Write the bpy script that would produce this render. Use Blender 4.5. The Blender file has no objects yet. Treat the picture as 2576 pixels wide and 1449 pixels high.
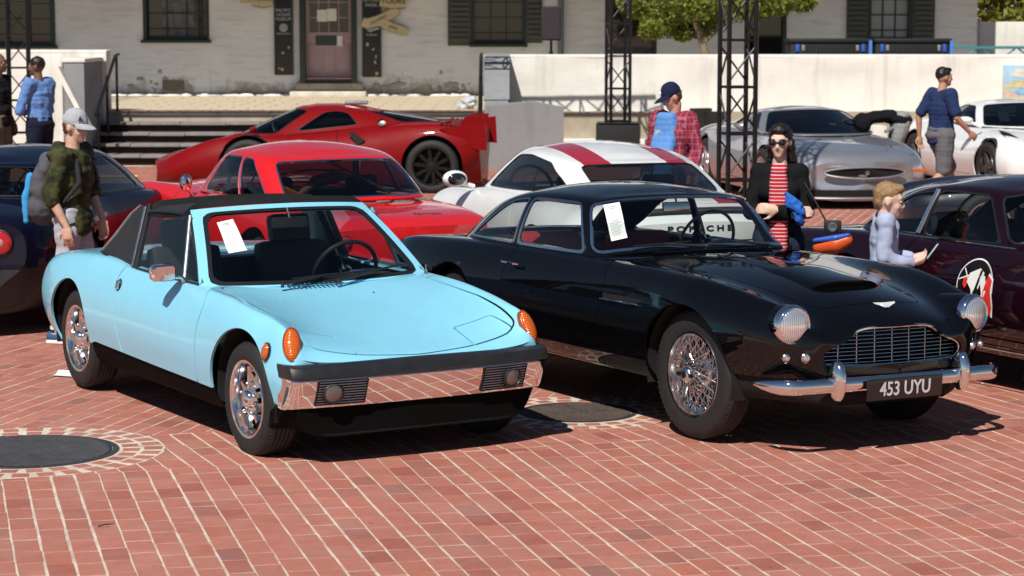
import bpy, bmesh, math, random
import numpy as np
from mathutils import Vector, Matrix
random.seed(7); RNG = np.random.default_rng(7)
SC = bpy.context.scene
R = math.radians
# ------------------------------------------------------------------ camera, sky, sun, exposure
cam = bpy.data.cameras.new('Camera'); camo = bpy.data.objects.new('Camera', cam)
SC.collection.objects.link(camo); SC.camera = camo
CAM_H, CAM_P, CAM_F = 2.19, .1155, 5723.0
cam.sensor_width = 36.0; cam.lens = 36.0 * CAM_F / 2576.0; cam.clip_start = .1; cam.clip_end = 2000
camo.location = (0, 0, CAM_H); camo.rotation_euler = (math.pi / 2 - CAM_P, 0, 0)
cam.dof.use_dof = True; cam.dof.focus_distance = 12.6; cam.dof.aperture_fstop = 5.6
SUN_V = Vector((.30, .80, -1.0)).normalized()            # travel direction of the sunlight
sun = bpy.data.lights.new('sun', 'SUN'); sun.energy = 5.0; sun.angle = R(.53); sun.color = (1, .955, .88)
suno = bpy.data.objects.new('sun', sun); SC.collection.objects.link(suno)
suno.rotation_euler = SUN_V.to_track_quat('-Z', 'Y').to_euler(); suno.location = (-8, -8, 20)
world = bpy.data.worlds.new('World'); SC.world = world; world.use_nodes = True
_nt = world.node_tree; _nt.nodes.clear()
_sky = _nt.nodes.new('ShaderNodeTexSky'); _sky.sky_type = 'NISHITA'; _sky.sun_disc = False
_sky.sun_elevation = math.asin(-SUN_V.z); _sky.sun_rotation = math.atan2(-SUN_V.x, -SUN_V.y)
_sky.air_density = 1.0; _sky.dust_density = .15; _sky.ozone_density = 2.2
_bg = _nt.nodes.new('ShaderNodeBackground'); _bg.inputs[1].default_value = .052
_wo = _nt.nodes.new('ShaderNodeOutputWorld')
_nt.links.new(_sky.outputs[0], _bg.inputs[0]); _nt.links.new(_bg.outputs[0], _wo.inputs[0])
SC.view_settings.view_transform = 'Standard'; SC.view_settings.look = 'None'
SC.view_settings.exposure = 0.0; SC.view_settings.gamma = 1.0; SC.view_settings.use_curve_mapping = False
SC.render.engine = 'CYCLES'; SC.cycles.max_bounces = 10; SC.cycles.transparent_max_bounces = 24
SC.cycles.glossy_bounces = 5; SC.cycles.diffuse_bounces = 2; SC.cycles.sample_clamp_indirect = 6.0
SC.cycles.use_denoising = True; SC.cycles.caustics_reflective = False; SC.cycles.caustics_refractive = False

# ------------------------------------------------------------------ materials
def srgb(r, g, b):
    f = lambda c: c / 12.92 if c <= .04045 else ((c + .055) / 1.055) ** 2.4
    return tuple(f(c / 255.0) for c in (r, g, b))
MATS = {}
def mat(name, col, rough=.6, metal=0., coat=0., var=0., scale=20., bump=0., bscale=60., spec=.5, emit=None, trans=0., coat_r=.03, flake=0.):
    if name in MATS: return MATS[name]
    m = bpy.data.materials.new(name); m.use_nodes = True; nt = m.node_tree; b = nt.nodes['Principled BSDF']
    b.inputs['Base Color'].default_value = (*col, 1); b.inputs['Roughness'].default_value = rough
    b.inputs['Metallic'].default_value = metal; b.inputs['Coat Weight'].default_value = coat
    b.inputs['Coat Roughness'].default_value = coat_r; b.inputs['Specular IOR Level'].default_value = spec
    b.inputs['Transmission Weight'].default_value = trans
    if emit: b.inputs['Emission Color'].default_value = (*emit[:3], 1); b.inputs['Emission Strength'].default_value = emit[3]
    if var or bump or flake:
        tc = nt.nodes.new('ShaderNodeTexCoord')
    if var:
        n = nt.nodes.new('ShaderNodeTexNoise'); n.inputs['Scale'].default_value = scale; n.inputs['Detail'].default_value = 6; n.inputs['Roughness'].default_value = .65
        nt.links.new(tc.outputs['Object'], n.inputs['Vector'])
        mp = nt.nodes.new('ShaderNodeMapRange'); mp.inputs[1].default_value = .25; mp.inputs[2].default_value = .75
        mp.inputs[3].default_value = 1 - var; mp.inputs[4].default_value = 1 + var
        nt.links.new(n.outputs['Fac'], mp.inputs[0])
        mx = nt.nodes.new('ShaderNodeMix'); mx.data_type = 'RGBA'; mx.blend_type = 'MULTIPLY'; mx.inputs[0].default_value = 1
        mx.inputs[6].default_value = (*col, 1); nt.links.new(mp.outputs[0], mx.inputs[7]); nt.links.new(mx.outputs[2], b.inputs['Base Color'])
        mr = nt.nodes.new('ShaderNodeMapRange'); mr.inputs[3].default_value = max(0, rough - .12); mr.inputs[4].default_value = min(1, rough + .12)
        nt.links.new(n.outputs['Fac'], mr.inputs[0]); nt.links.new(mr.outputs[0], b.inputs['Roughness'])
    if bump:
        n2 = nt.nodes.new('ShaderNodeTexNoise'); n2.inputs['Scale'].default_value = bscale; n2.inputs['Detail'].default_value = 4
        nt.links.new(tc.outputs['Object'], n2.inputs['Vector'])
        bp = nt.nodes.new('ShaderNodeBump'); bp.inputs['Strength'].default_value = bump; bp.inputs['Distance'].default_value = .01
        nt.links.new(n2.outputs['Fac'], bp.inputs['Height']); nt.links.new(bp.outputs[0], b.inputs['Normal'])
    MATS[name] = m; return m
def paint(name, col, metal=0., rough=.42, var=.03):
    m = mat(name, col, rough=rough, metal=metal, coat=1., coat_r=.025, var=var, scale=9.)
    if m.get('pd'): return m
    m['pd'] = 1
    nt = m.node_tree; b = nt.nodes['Principled BSDF']; tc = nt.nodes.new('ShaderNodeTexCoord')   # orange peel and a film of dust
    n = nt.nodes.new('ShaderNodeTexNoise'); n.inputs['Scale'].default_value = 55.; n.inputs['Detail'].default_value = 2
    nt.links.new(tc.outputs['Object'], n.inputs['Vector'])
    bp = nt.nodes.new('ShaderNodeBump'); bp.inputs['Strength'].default_value = .012; bp.inputs['Distance'].default_value = .01
    nt.links.new(n.outputs['Fac'], bp.inputs['Height']); nt.links.new(bp.outputs[0], b.inputs['Coat Normal'])
    n2 = nt.nodes.new('ShaderNodeTexNoise'); n2.inputs['Scale'].default_value = 7.; n2.inputs['Detail'].default_value = 8
    nt.links.new(tc.outputs['Object'], n2.inputs['Vector'])
    mr = nt.nodes.new('ShaderNodeMapRange'); mr.inputs[1].default_value = .35; mr.inputs[2].default_value = .8; mr.inputs[3].default_value = .015; mr.inputs[4].default_value = .075
    nt.links.new(n2.outputs['Fac'], mr.inputs[0]); nt.links.new(mr.outputs[0], b.inputs['Coat Roughness'])
    return m
def glass(name, tint=(.62, .68, .66), refl=1.0, rough=0.):
    if name in MATS: return MATS[name]
    m = bpy.data.materials.new(name); m.use_nodes = True; nt = m.node_tree; nt.nodes.clear()
    o = nt.nodes.new('ShaderNodeOutputMaterial'); mx = nt.nodes.new('ShaderNodeMixShader'); fr = nt.nodes.new('ShaderNodeFresnel'); fr.inputs[0].default_value = 1.52
    ge = nt.nodes.new('ShaderNodeNewGeometry'); mi = nt.nodes.new('ShaderNodeMapRange'); mi.inputs[3].default_value = 1.52; mi.inputs[4].default_value = 1 / 1.52; nt.links.new(ge.outputs['Backfacing'], mi.inputs[0]); nt.links.new(mi.outputs[0], fr.inputs[0])   # thin pane: same mirror share from both sides
    t = nt.nodes.new('ShaderNodeBsdfTransparent'); t.inputs[0].default_value = (*tint, 1)
    g = nt.nodes.new('ShaderNodeBsdfGlossy'); g.inputs['Roughness'].default_value = rough; g.inputs['Color'].default_value = (refl, refl, refl, 1)
    nt.links.new(fr.outputs[0], mx.inputs[0]); nt.links.new(t.outputs[0], mx.inputs[1]); nt.links.new(g.outputs[0], mx.inputs[2]); nt.links.new(mx.outputs[0], o.inputs[0])
    MATS[name] = m; return m
CHROME = mat('chrome', (.86, .87, .88), rough=.045, metal=1.)
CHROME2 = mat('worn chrome', (.72, .73, .74), rough=.16, metal=1., var=.12, scale=30)
ALU = mat('brushed aluminium', (.62, .62, .63), rough=.3, metal=1., var=.1, scale=25)
BLACK = mat('black plastic', (.012, .012, .013), rough=.5, var=.2, scale=30)
DARK = mat('dark underbody', (.008, .008, .008), rough=.9)
RUBBER = mat('tyre rubber', (.016, .016, .017), rough=.68, var=.3, scale=25, bump=.12, bscale=120)
TRIMB = mat('black trim', (.014, .014, .016), rough=.38)
GLASS = glass('car glass', (.84, .88, .87))
GLASSD = glass('dark car glass', (.30, .34, .34))
AMBER = mat('amber lens', (.66, .12, .006), rough=.12, coat=1, spec=.6)
REDL = mat('red lens', (.42, .012, .012), rough=.12, coat=1)
def ribbed(m, scale, ax='X', strength=.5, dist=.004):
    nt = m.node_tree; b = nt.nodes['Principled BSDF']; tc = nt.nodes.new('ShaderNodeTexCoord'); w = nt.nodes.new('ShaderNodeTexWave'); w.bands_direction = ax; w.inputs['Scale'].default_value = scale; nt.links.new(tc.outputs['Object'], w.inputs['Vector'])
    bp = nt.nodes.new('ShaderNodeBump'); bp.inputs['Strength'].default_value = strength; bp.inputs['Distance'].default_value = dist; nt.links.new(w.outputs['Fac'], bp.inputs['Height']); nt.links.new(bp.outputs[0], b.inputs['Normal'])
    mr = nt.nodes.new('ShaderNodeMapRange'); mr.inputs[3].default_value = .72; mr.inputs[4].default_value = 1.15; nt.links.new(w.outputs['Fac'], mr.inputs[0]); mx = nt.nodes.new('ShaderNodeMix'); mx.data_type = 'RGBA'; mx.blend_type = 'MULTIPLY'; mx.inputs[0].default_value = 1; mx.inputs[6].default_value = b.inputs['Base Color'].default_value; nt.links.new(mr.outputs[0], mx.inputs[7]); nt.links.new(mx.outputs[2], b.inputs['Base Color']); return m
ribbed(AMBER, 28., 'X')
FLUTE = ribbed(mat('fluted headlamp glass', (.78, .81, .84), rough=.14, metal=.72, coat=1.), 26., 'Y', .22)
CLEARL = mat('clear lens', (.80, .82, .84), rough=.18, metal=.85)
LEATHER_B = mat('black leather', (.012, .012, .013), rough=.55, bump=.1, bscale=90)
PAPER = mat('white paper', (.86, .86, .84), rough=.75, var=.03, scale=15)
INK = mat('grey ink', (.25, .25, .26), rough=.8)

# ------------------------------------------------------------------ object helpers
def link(o, parent=None):
    SC.collection.objects.link(o)
    if parent is not None: o.parent = parent
    return o
def tag(o, label=None, cat=None, group=None, kind=None):
    if label: o['label'] = label
    if cat: o['category'] = cat
    if group: o['group'] = group
    if kind: o['kind'] = kind
    return o
def thing(name, label, cat, loc=(0, 0, 0), rz=0., group=None, parent=None):
    o = bpy.data.objects.new(name, None); o.empty_display_size = .2; link(o, parent)
    o.location = loc; o.rotation_euler = (0, 0, rz)
    return tag(o, label, cat, group, 'thing')
def node(name, parent, loc=(0, 0, 0), rot=(0, 0, 0)):
    o = bpy.data.objects.new(name, None); link(o, parent); o.location = loc; o.rotation_euler = rot; return o
def mesh(name, V, F, m, parent=None, smooth=True, sharp=38., col=None):
    me = bpy.data.meshes.new(name); me.from_pydata([tuple(map(float, v)) for v in V], [], [tuple(int(i) for i in f) for f in F])
    for mm in (m if isinstance(m, (list, tuple)) else [m]): me.materials.append(mm)
    if smooth:
        me.polygons.foreach_set('use_smooth', np.ones(len(me.polygons), bool))
        me.set_sharp_from_angle(angle=R(sharp))
    me.update()
    return link(bpy.data.objects.new(name, me), parent)
class G:
    """collects simple solids; obj() links them as one mesh"""
    def __init__(s): s.V = []; s.F = []; s.M = Matrix.Identity(4)
    def add(s, V, F):
        n = len(s.V); s.V += [tuple(s.M @ Vector(v)) for v in V]; s.F += [tuple(i + n for i in f) for f in F]; return s
    def box(s, c, d, rot=None, bev=0.):
        x, y, z = d[0] / 2, d[1] / 2, d[2] / 2; c = Vector(c)
        if bev <= 0:
            V = [Vector((i, j, k)) for i in (-x, x) for j in (-y, y) for k in (-z, z)]
            F = [(0, 1, 3, 2), (4, 6, 7, 5), (0, 4, 5, 1), (2, 3, 7, 6), (0, 2, 6, 4), (1, 5, 7, 3)]
        else:
            bm = bmesh.new(); bmesh.ops.create_cube(bm, size=1); bmesh.ops.scale(bm, vec=d, verts=bm.verts)
            bmesh.ops.bevel(bm, geom=bm.edges[:] + bm.verts[:], offset=min(bev, .48 * min(d)), segments=2, affect='EDGES', profile=.6)
            V = [v.co.copy() for v in bm.verts]; bm.verts.index_update(); F = [[v.index for v in f.verts] for f in bm.faces]; bm.free()
        if rot is not None: V = [rot @ v for v in V]
        return s.add([v + c for v in V], F)
    def tube(s, pts, r, n=8, cap=True):
        P = [Vector(p) for p in pts]; rr = r if isinstance(r, (list, tuple)) else [r] * len(P); V = []; F = []; up = None
        for i, p in enumerate(P):
            t = (P[min(i + 1, len(P) - 1)] - P[max(i - 1, 0)]).normalized()
            if up is None: up = t.orthogonal().normalized()
            up = (up - t * up.dot(t)).normalized(); b = t.cross(up)
            for k in range(n):
                a = 2 * math.pi * k / n; V.append(p + (up * math.cos(a) + b * math.sin(a)) * rr[i])
        for i in range(len(P) - 1):
            for k in range(n): F.append((i * n + k, i * n + (k + 1) % n, (i + 1) * n + (k + 1) % n, (i + 1) * n + k))
        if cap: F.append(tuple(range(n))[::-1]); F.append(tuple((len(P) - 1) * n + k for k in range(n)))
        return s.add(V, F)
    def lathe(s, prof, n=32, axis='z', c=(0, 0, 0), close=False):
        """prof: (radius, height) list"""
        V = []; F = []; m = len(prof); c = Vector(c)
        for k in range(n):
            a = 2 * math.pi * k / n
            for r, h in prof:
                q = (r * math.cos(a), r * math.sin(a), h)
                V.append(c + Vector(q if axis == 'z' else (q[0], q[2], q[1]) if axis == 'y' else (q[2], q[0], q[1])))
        for k in range(n):
            k2 = (k + 1) % n
            for j in range(m - 1 + (1 if close else 0)):
                j2 = (j + 1) % m; F.append((k * m + j, k2 * m + j, k2 * m + j2, k * m + j2) if axis != 'y' else (k * m + j, k * m + j2, k2 * m + j2, k2 * m + j))
        return s.add(V, F)
    def prism(s, poly, h0, h1, axis='z'):
        """2d polygon extruded between h0 and h1 along an axis: z (x,y), y (x,z), x (y,z)"""
        n = len(poly)
        def p3(q, h): return (q[0], q[1], h) if axis == 'z' else (q[0], h, q[1]) if axis == 'y' else (h, q[0], q[1])
        V = [p3(q, h0) for q in poly] + [p3(q, h1) for q in poly]
        F = [tuple(range(n))[::-1], tuple(range(n, 2 * n))] + [(i, (i + 1) % n, n + (i + 1) % n, n + i) for i in range(n)]
        return s.add(V, F)
    def ball(s, c, r, nu=14, nv=9, rot=None):
        if not isinstance(r, (tuple, list)): r = (r, r, r)
        V = []; F = []; c = Vector(c)
        for i in range(nv + 1):
            t = math.pi * i / nv
            for k in range(nu):
                a = 2 * math.pi * k / nu; q = Vector((r[0] * math.sin(t) * math.cos(a), r[1] * math.sin(t) * math.sin(a), r[2] * math.cos(t)))
                V.append(c + (rot @ q if rot is not None else q))
        for i in range(nv):
            for k in range(nu): F.append((i * nu + k, (i + 1) * nu + k, (i + 1) * nu + (k + 1) % nu, i * nu + (k + 1) % nu))
        return s.add(V, F)
    def obj(s, name, m, parent=None, smooth=True, sharp=38.):
        o = mesh(name, s.V, s.F, m, parent, smooth, sharp)
        bm = bmesh.new(); bm.from_mesh(o.data); bmesh.ops.remove_doubles(bm, verts=bm.verts, dist=1e-6); bmesh.ops.recalc_face_normals(bm, faces=bm.faces); bm.to_mesh(o.data); bm.free()
        if smooth: o.data.set_sharp_from_angle(angle=R(sharp))
        return o
def rotm(x=0, y=0, z=0): return Matrix.Rotation(R(z), 3, 'Z') @ Matrix.Rotation(R(y), 3, 'Y') @ Matrix.Rotation(R(x), 3, 'X')
def copy_tree(o, parent=None):
    c = o.copy(); SC.collection.objects.link(c); c.parent = parent
    for ch in list(o.children): copy_tree(ch, c)
    return c
LAB = bpy.data.scenes.new('workbench')          # scratch scene for evaluating modifiers and letters; removed at the end
def baked(o):
    LAB.collection.objects.link(o); vl = LAB.view_layers[0]; vl.update(); me = bpy.data.meshes.new_from_object(o.evaluated_get(vl.depsgraph)); bpy.data.objects.remove(o); return me
def text(name, body, size, m, parent, loc, rot, depth=.001, align='CENTER', sx=1., bold=0.):
    cu = bpy.data.curves.new(name, 'FONT'); cu.body = body; cu.size = size; cu.extrude = depth; cu.align_x = align; cu.align_y = 'CENTER'; cu.offset = bold
    me = baked(bpy.data.objects.new(name, cu)); me.materials.clear(); me.materials.append(m)
    o = link(bpy.data.objects.new(name, me), parent); o.location = loc; o.rotation_euler = rot; o.scale = (sx, 1, 1); return o
# pixel (photograph at 2576 wide) to world, used to lay things out
def ray(x, y):
    X = (x - 1288) / CAM_F; Y = -(y - 724.5) / CAM_F; c, s = math.cos(CAM_P), math.sin(CAM_P)
    return Vector((X, c + Y * s, -s + Y * c))
def gp(x, y, z=0.):
    r = ray(x, y); return Vector((0, 0, CAM_H)) + r * ((z - CAM_H) / r.z)
def atY(x, y, Yd):
    r = ray(x, y); return Vector((0, 0, CAM_H)) + r * (Yd / r.y)
# ------------------------------------------------------------------ ground: mortar bed, individual bricks
def mat_mortar():
    m = mat('pale mortar', (.66, .58, .48), rough=.9, var=.16, scale=6, bump=.5, bscale=70)
    nt = m.node_tree; b = nt.nodes['Principled BSDF']; src = b.inputs['Base Color'].links[0].from_socket; geo = nt.nodes.new('ShaderNodeNewGeometry')   # joints rubbed over with brick dust in places
    n = nt.nodes.new('ShaderNodeTexNoise'); n.inputs['Scale'].default_value = 4.5; n.inputs['Detail'].default_value = 8; n.inputs['Roughness'].default_value = .7; nt.links.new(geo.outputs['Position'], n.inputs['Vector'])
    mr = nt.nodes.new('ShaderNodeMapRange'); mr.inputs[1].default_value = .46; mr.inputs[2].default_value = .66; mr.inputs[4].default_value = .60; nt.links.new(n.outputs['Fac'], mr.inputs[0])
    mx = nt.nodes.new('ShaderNodeMix'); mx.data_type = 'RGBA'; mx.inputs[7].default_value = (.36, .17, .12, 1); nt.links.new(mr.outputs[0], mx.inputs[0]); nt.links.new(src, mx.inputs[6]); nt.links.new(mx.outputs[2], b.inputs['Base Color']); return m
def mat_brick():
    m = bpy.data.materials.new('clay brick'); m.use_nodes = True; nt = m.node_tree; b = nt.nodes['Principled BSDF']
    at = nt.nodes.new('ShaderNodeAttribute'); at.attribute_name = 'tint'
    geo = nt.nodes.new('ShaderNodeNewGeometry')
    n = nt.nodes.new('ShaderNodeTexNoise'); n.inputs['Scale'].default_value = 11; n.inputs['Detail'].default_value = 8; n.inputs['Roughness'].default_value = .7
    n2 = nt.nodes.new('ShaderNodeTexNoise'); n2.inputs['Scale'].default_value = .9; n2.inputs['Detail'].default_value = 5
    n3 = nt.nodes.new('ShaderNodeTexNoise'); n3.inputs['Scale'].default_value = 160; n3.inputs['Detail'].default_value = 3
    for q in (n, n2, n3): nt.links.new(geo.outputs['Position'], q.inputs['Vector'])
    def mr(src, lo, hi, a=.25, c=.75):
        q = nt.nodes.new('ShaderNodeMapRange'); q.inputs[1].default_value = a; q.inputs[2].default_value = c; q.inputs[3].default_value = lo; q.inputs[4].default_value = hi
        nt.links.new(src, q.inputs[0]); return q.outputs[0]
    def mul(a, bb):
        q = nt.nodes.new('ShaderNodeMix'); q.data_type = 'RGBA'; q.blend_type = 'MULTIPLY'; q.inputs[0].default_value = 1
        nt.links.new(a, q.inputs[6]); nt.links.new(bb, q.inputs[7]); return q.outputs[2]
    c = mul(mul(mul(at.outputs['Color'], mr(n.outputs['Fac'], .84, 1.14)), mr(n2.outputs['Fac'], .91, 1.08)), mr(n3.outputs['Fac'], .86, 1.12))
    # dusty lime film, stronger in patches
    q = nt.nodes.new('ShaderNodeMix'); q.data_type = 'RGBA'; q.inputs[7].default_value = (.46, .36, .30, 1)
    n4 = nt.nodes.new('ShaderNodeTexNoise'); n4.inputs['Scale'].default_value = 3.1; n4.inputs['Detail'].default_value = 7; nt.links.new(geo.outputs['Position'], n4.inputs['Vector'])
    nt.links.new(mr(n4.outputs['Fac'], .02, .26, .45, .85), q.inputs[0]); nt.links.new(c, q.inputs[6])
    sp = nt.nodes.new('ShaderNodeTexVoronoi'); sp.inputs['Scale'].default_value = 5.5; nt.links.new(geo.outputs['Position'], sp.inputs['Vector'])
    sp2 = nt.nodes.new('ShaderNodeMix'); sp2.data_type = 'RGBA'; sp2.inputs[7].default_value = (.09, .045, .035, 1)
    nt.links.new(mr(sp.outputs['Distance'], .75, 0., .015, .09), sp2.inputs[0]); nt.links.new(q.outputs[2], sp2.inputs[6])
    n5 = nt.nodes.new('ShaderNodeTexNoise'); n5.inputs['Scale'].default_value = .55; n5.inputs['Detail'].default_value = 9; n5.inputs['Roughness'].default_value = .72; nt.links.new(geo.outputs['Position'], n5.inputs['Vector'])   # old drips and tyre grime
    gm = nt.nodes.new('ShaderNodeMix'); gm.data_type = 'RGBA'; gm.inputs[7].default_value = (.16, .085, .065, 1); nt.links.new(mr(n5.outputs['Fac'], 0., .45, .60, .74), gm.inputs[0]); nt.links.new(sp2.outputs[2], gm.inputs[6])
    nt.links.new(gm.outputs[2], b.inputs['Base Color']); b.inputs['Roughness'].default_value = .82
    bp = nt.nodes.new('ShaderNodeBump'); bp.inputs['Strength'].default_value = .35; bp.inputs['Distance'].default_value = .004
    nt.links.new(n3.outputs['Fac'], bp.inputs['Height']); nt.links.new(bp.outputs[0], b.inputs['Normal'])
    return m
BRICK = mat_brick()
ground = mesh('ground', [(-300, -300, -.012), (300, -300, -.012), (300, 500, -.012), (-300, 500, -.012)], [(0, 1, 2, 3)], mat('plaza paving beyond', (.33, .14, .10), rough=.9, var=.25, scale=.8))
tag(ground, kind='structure')
bed = mesh('mortar_bed', [(-9, 2, -.0016), (12, 2, -.0016), (12, 35.5, -.0016), (-9, 35.5, -.0016)], [(0, 1, 2, 3)], mat_mortar(), ground)
MH = [((-2.50, 11.57), .455, (.482, .575, .690)), ((.375, 12.76), .325, (.362, .442, .538))]
SEAM1 = (Vector((-1.9, 12.04)), R(20)); SEAM0 = (Vector((-2.4, 10.87)), R(18))
def sdist(p, s):
    o, a = s; return -(p[0] - o.x) * math.sin(a) + (p[1] - o.y) * math.cos(a)
bricks = []            # (corner list, centre)
def fld(ang, test, off, box, pw=.1165, pl=.219, jw0=.0098, jl=.0062):
    ca, sa = math.cos(ang), math.sin(ang)
    cs = [(x * ca + y * sa, -x * sa + y * ca) for x in (box[0], box[1]) for y in (box[2], box[3])]
    u0, u1 = min(c[0] for c in cs), max(c[0] for c in cs); v0, v1 = min(c[1] for c in cs), max(c[1] for c in cs)
    nv = int((v1 - v0) / pw) + 1
    for j in range(nv):
        r = random.Random(j * 131 + int(ang * 1000)); uu = u0 - r.random() * pl + off; v = v0 + j * pw
        wob = r.uniform(-.0025, .0025); jw = max(.005, jw0 + r.uniform(-.0045, .0045))
        while uu < u1:
            L = pl + r.uniform(-.008, .008) if r.random() > .06 else pl * .5
            q = [(uu + jl / 2, v + jw / 2 + wob), (uu + L - jl / 2, v + jw / 2 + wob + r.uniform(-.0025, .0025)), (uu + L - jl / 2 + r.uniform(-.003, .002), v + pw - jw / 2 + r.uniform(-.003, .003)), (uu + jl / 2 + r.uniform(-.002, .003), v + pw - jw / 2 + r.uniform(-.003, .003))]
            w = [(a * ca - b * sa, a * sa + b * ca) for a, b in q]; c = (sum(p[0] for p in w) / 4, sum(p[1] for p in w) / 4)
            uu += L
            if not (box[0] < c[0] < box[1] and box[2] < c[1] < box[3]) or abs(c[0] - .4) > 1.6 + .34 * max(c[1], 6): continue
            w2 = test(w)
            if w2 is None: continue
            bricks.append((w2, c))
def clip(w, f):
    out = []
    for i in range(len(w)):
        a, b = w[i], w[(i + 1) % len(w)]; fa, fb = f(a), f(b)
        if fa >= 0: out.append(a)
        if (fa >= 0) != (fb >= 0):
            t = fa / (fa - fb); out.append((a[0] + (b[0] - a[0]) * t, a[1] + (b[1] - a[1]) * t))
    return out
def area(w): return abs(sum(w[i][0] * w[(i + 1) % len(w)][1] - w[(i + 1) % len(w)][0] * w[i][1] for i in range(len(w)))) / 2
def region(fs):
    def t(w):
        for (c, rc, rr) in MH:
            d = [math.hypot(p[0] - c[0], p[1] - c[1]) for p in w]
            if max(d) < rr[2]: return None
            if min(d) < rr[2]:          # cut along the tangent of the outer ring
                m = Vector((sum(p[0] for p in w) / len(w) - c[0], sum(p[1] for p in w) / len(w) - c[1])).normalized()
                w = clip(w, lambda p: (p[0] - c[0]) * m.x + (p[1] - c[1]) * m.y - rr[2] - .008)
                if len(w) < 3: return None
        for f in fs:
            v = [f(p) for p in w]
            if max(v) < 0: return None
            if min(v) < 0: w = clip(w, f)
            if len(w) < 3: return None
        return w if area(w) > .0012 else None
    return t
fld(R(-75.6), region([lambda p: -sdist(p, SEAM0) - .004]), 0, (-4, 7, 3.2, 14))
fld(R(-68), region([lambda p: sdist(p, SEAM0) - .004, lambda p: -sdist(p, SEAM1) - .004]), .07, (-4.5, 9, 9, 17))
fld(R(75), region([lambda p: sdist(p, SEAM1) - .004]), .03, (-8, 12, 10, 35.3))
for (c, rc, rr) in MH:
    for k, (r0, r1) in enumerate(((rr[0], rr[1]), (rr[1] + .014, rr[2]))):
        nb = int(2 * math.pi * (r0 + r1) / 2 / .122); a0 = random.random()
        for i in range(nb):
            a = a0 + 2 * math.pi * i / nb; h = .041; m = (r0 + r1) / 2; ra = Vector((math.cos(a), math.sin(a))); ta = Vector((-ra.y, ra.x))
            w = [Vector(c) + ra * (r + random.uniform(-.003, .003)) + ta * s * (h + random.uniform(-.004, .004)) for r, s in ((r0 + .004, -1), (r1 - .004, -1), (r1 - .004, 1), (r0 + .004, 1))]
            bricks.append(([tuple(p) for p in w], tuple(Vector(c) + ra * m)))
def brick_tint(r):
    base = np.array([.425, .152, .108]); k = r.random(); v = r.uniform(.94, 1.06)
    if k < .08: base = np.array([.36, .132, .098])
    elif k < .22: base = np.array([.41, .135, .09])
    elif k < .30: base = np.array([.35, .105, .075])
    elif k < .315: base = np.array([.30, .118, .092])
    return base * v
def brick_geo(w, r):
    n = len(w); c = np.mean(np.array(w), 0); z = r.uniform(-.0004, .0009); tx, ty = r.uniform(-.005, .005), r.uniform(-.005, .005)
    W = np.array(w); top = c + (W - c) * (1 - .0045 / np.maximum(np.linalg.norm(W - c, axis=1), .02))[:, None]
    V = [(*p, -.02) for p in W] + [(*p, z - .0013 + tx * (p[0] - c[0]) + ty * (p[1] - c[1])) for p in W] + [(*p, z + tx * (p[0] - c[0]) + ty * (p[1] - c[1])) for p in top]
    F = [tuple(2 * n + i for i in range(n))] + [(k * n + i, k * n + (i + 1) % n, (k + 1) * n + (i + 1) % n, (k + 1) * n + i) for k in (0, 1) for i in range(n)]
    return V, F
def ccw(w):
    s = sum(w[i][0] * w[(i + 1) % len(w)][1] - w[(i + 1) % len(w)][0] * w[i][1] for i in range(len(w))); return w if s > 0 else w[::-1]
def inview(c):
    x = CAM_F * c[0] / c[1]; return abs(x) < 1290 and c[1] > 8.75
def under(c):          # hidden beneath the two front cars
    for X, Y, a in ((-1.36, 12.92, -1.03), (.94, 13.34, -1.0276)):
        dx, dy = c[0] - X, c[1] - Y; lx = math.cos(a) * dx + math.sin(a) * dy; ly = -math.sin(a) * dx + math.cos(a) * dy
        if abs(lx) < 2.0 and abs(ly) < .8: return True
    return False
order = sorted([i for i, b in enumerate(bricks) if inview(b[1]) and not under(b[1])], key=lambda i: bricks[i][1][1])[:300]
near = set(order)
def with_tint(o, cols):
    a = o.data.color_attributes.new('tint', 'FLOAT_COLOR', 'POINT'); a.data.foreach_set('color', np.asarray(cols, np.float32).ravel())
AV, AF, AC = [], [], []
for i, (w, c) in enumerate(bricks):
    r = random.Random(i * 7 + 3); V, F = brick_geo(ccw(w), r); col = (*brick_tint(r), 1)
    if i in near:
        z0 = Vector((c[0], c[1], 0)); o = mesh('brick', [Vector(v) - z0 for v in V], F, BRICK, ground, smooth=False); o.location = z0; with_tint(o, [col] * len(V))
    else:
        n = len(AV); AV += V; AF += [tuple(k + n for k in f) for f in F]; AC += [col] * len(V)
rest = mesh('brick_paving', AV, AF, BRICK, ground, smooth=False); with_tint(rest, AC); tag(rest, kind='stuff')
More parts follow.
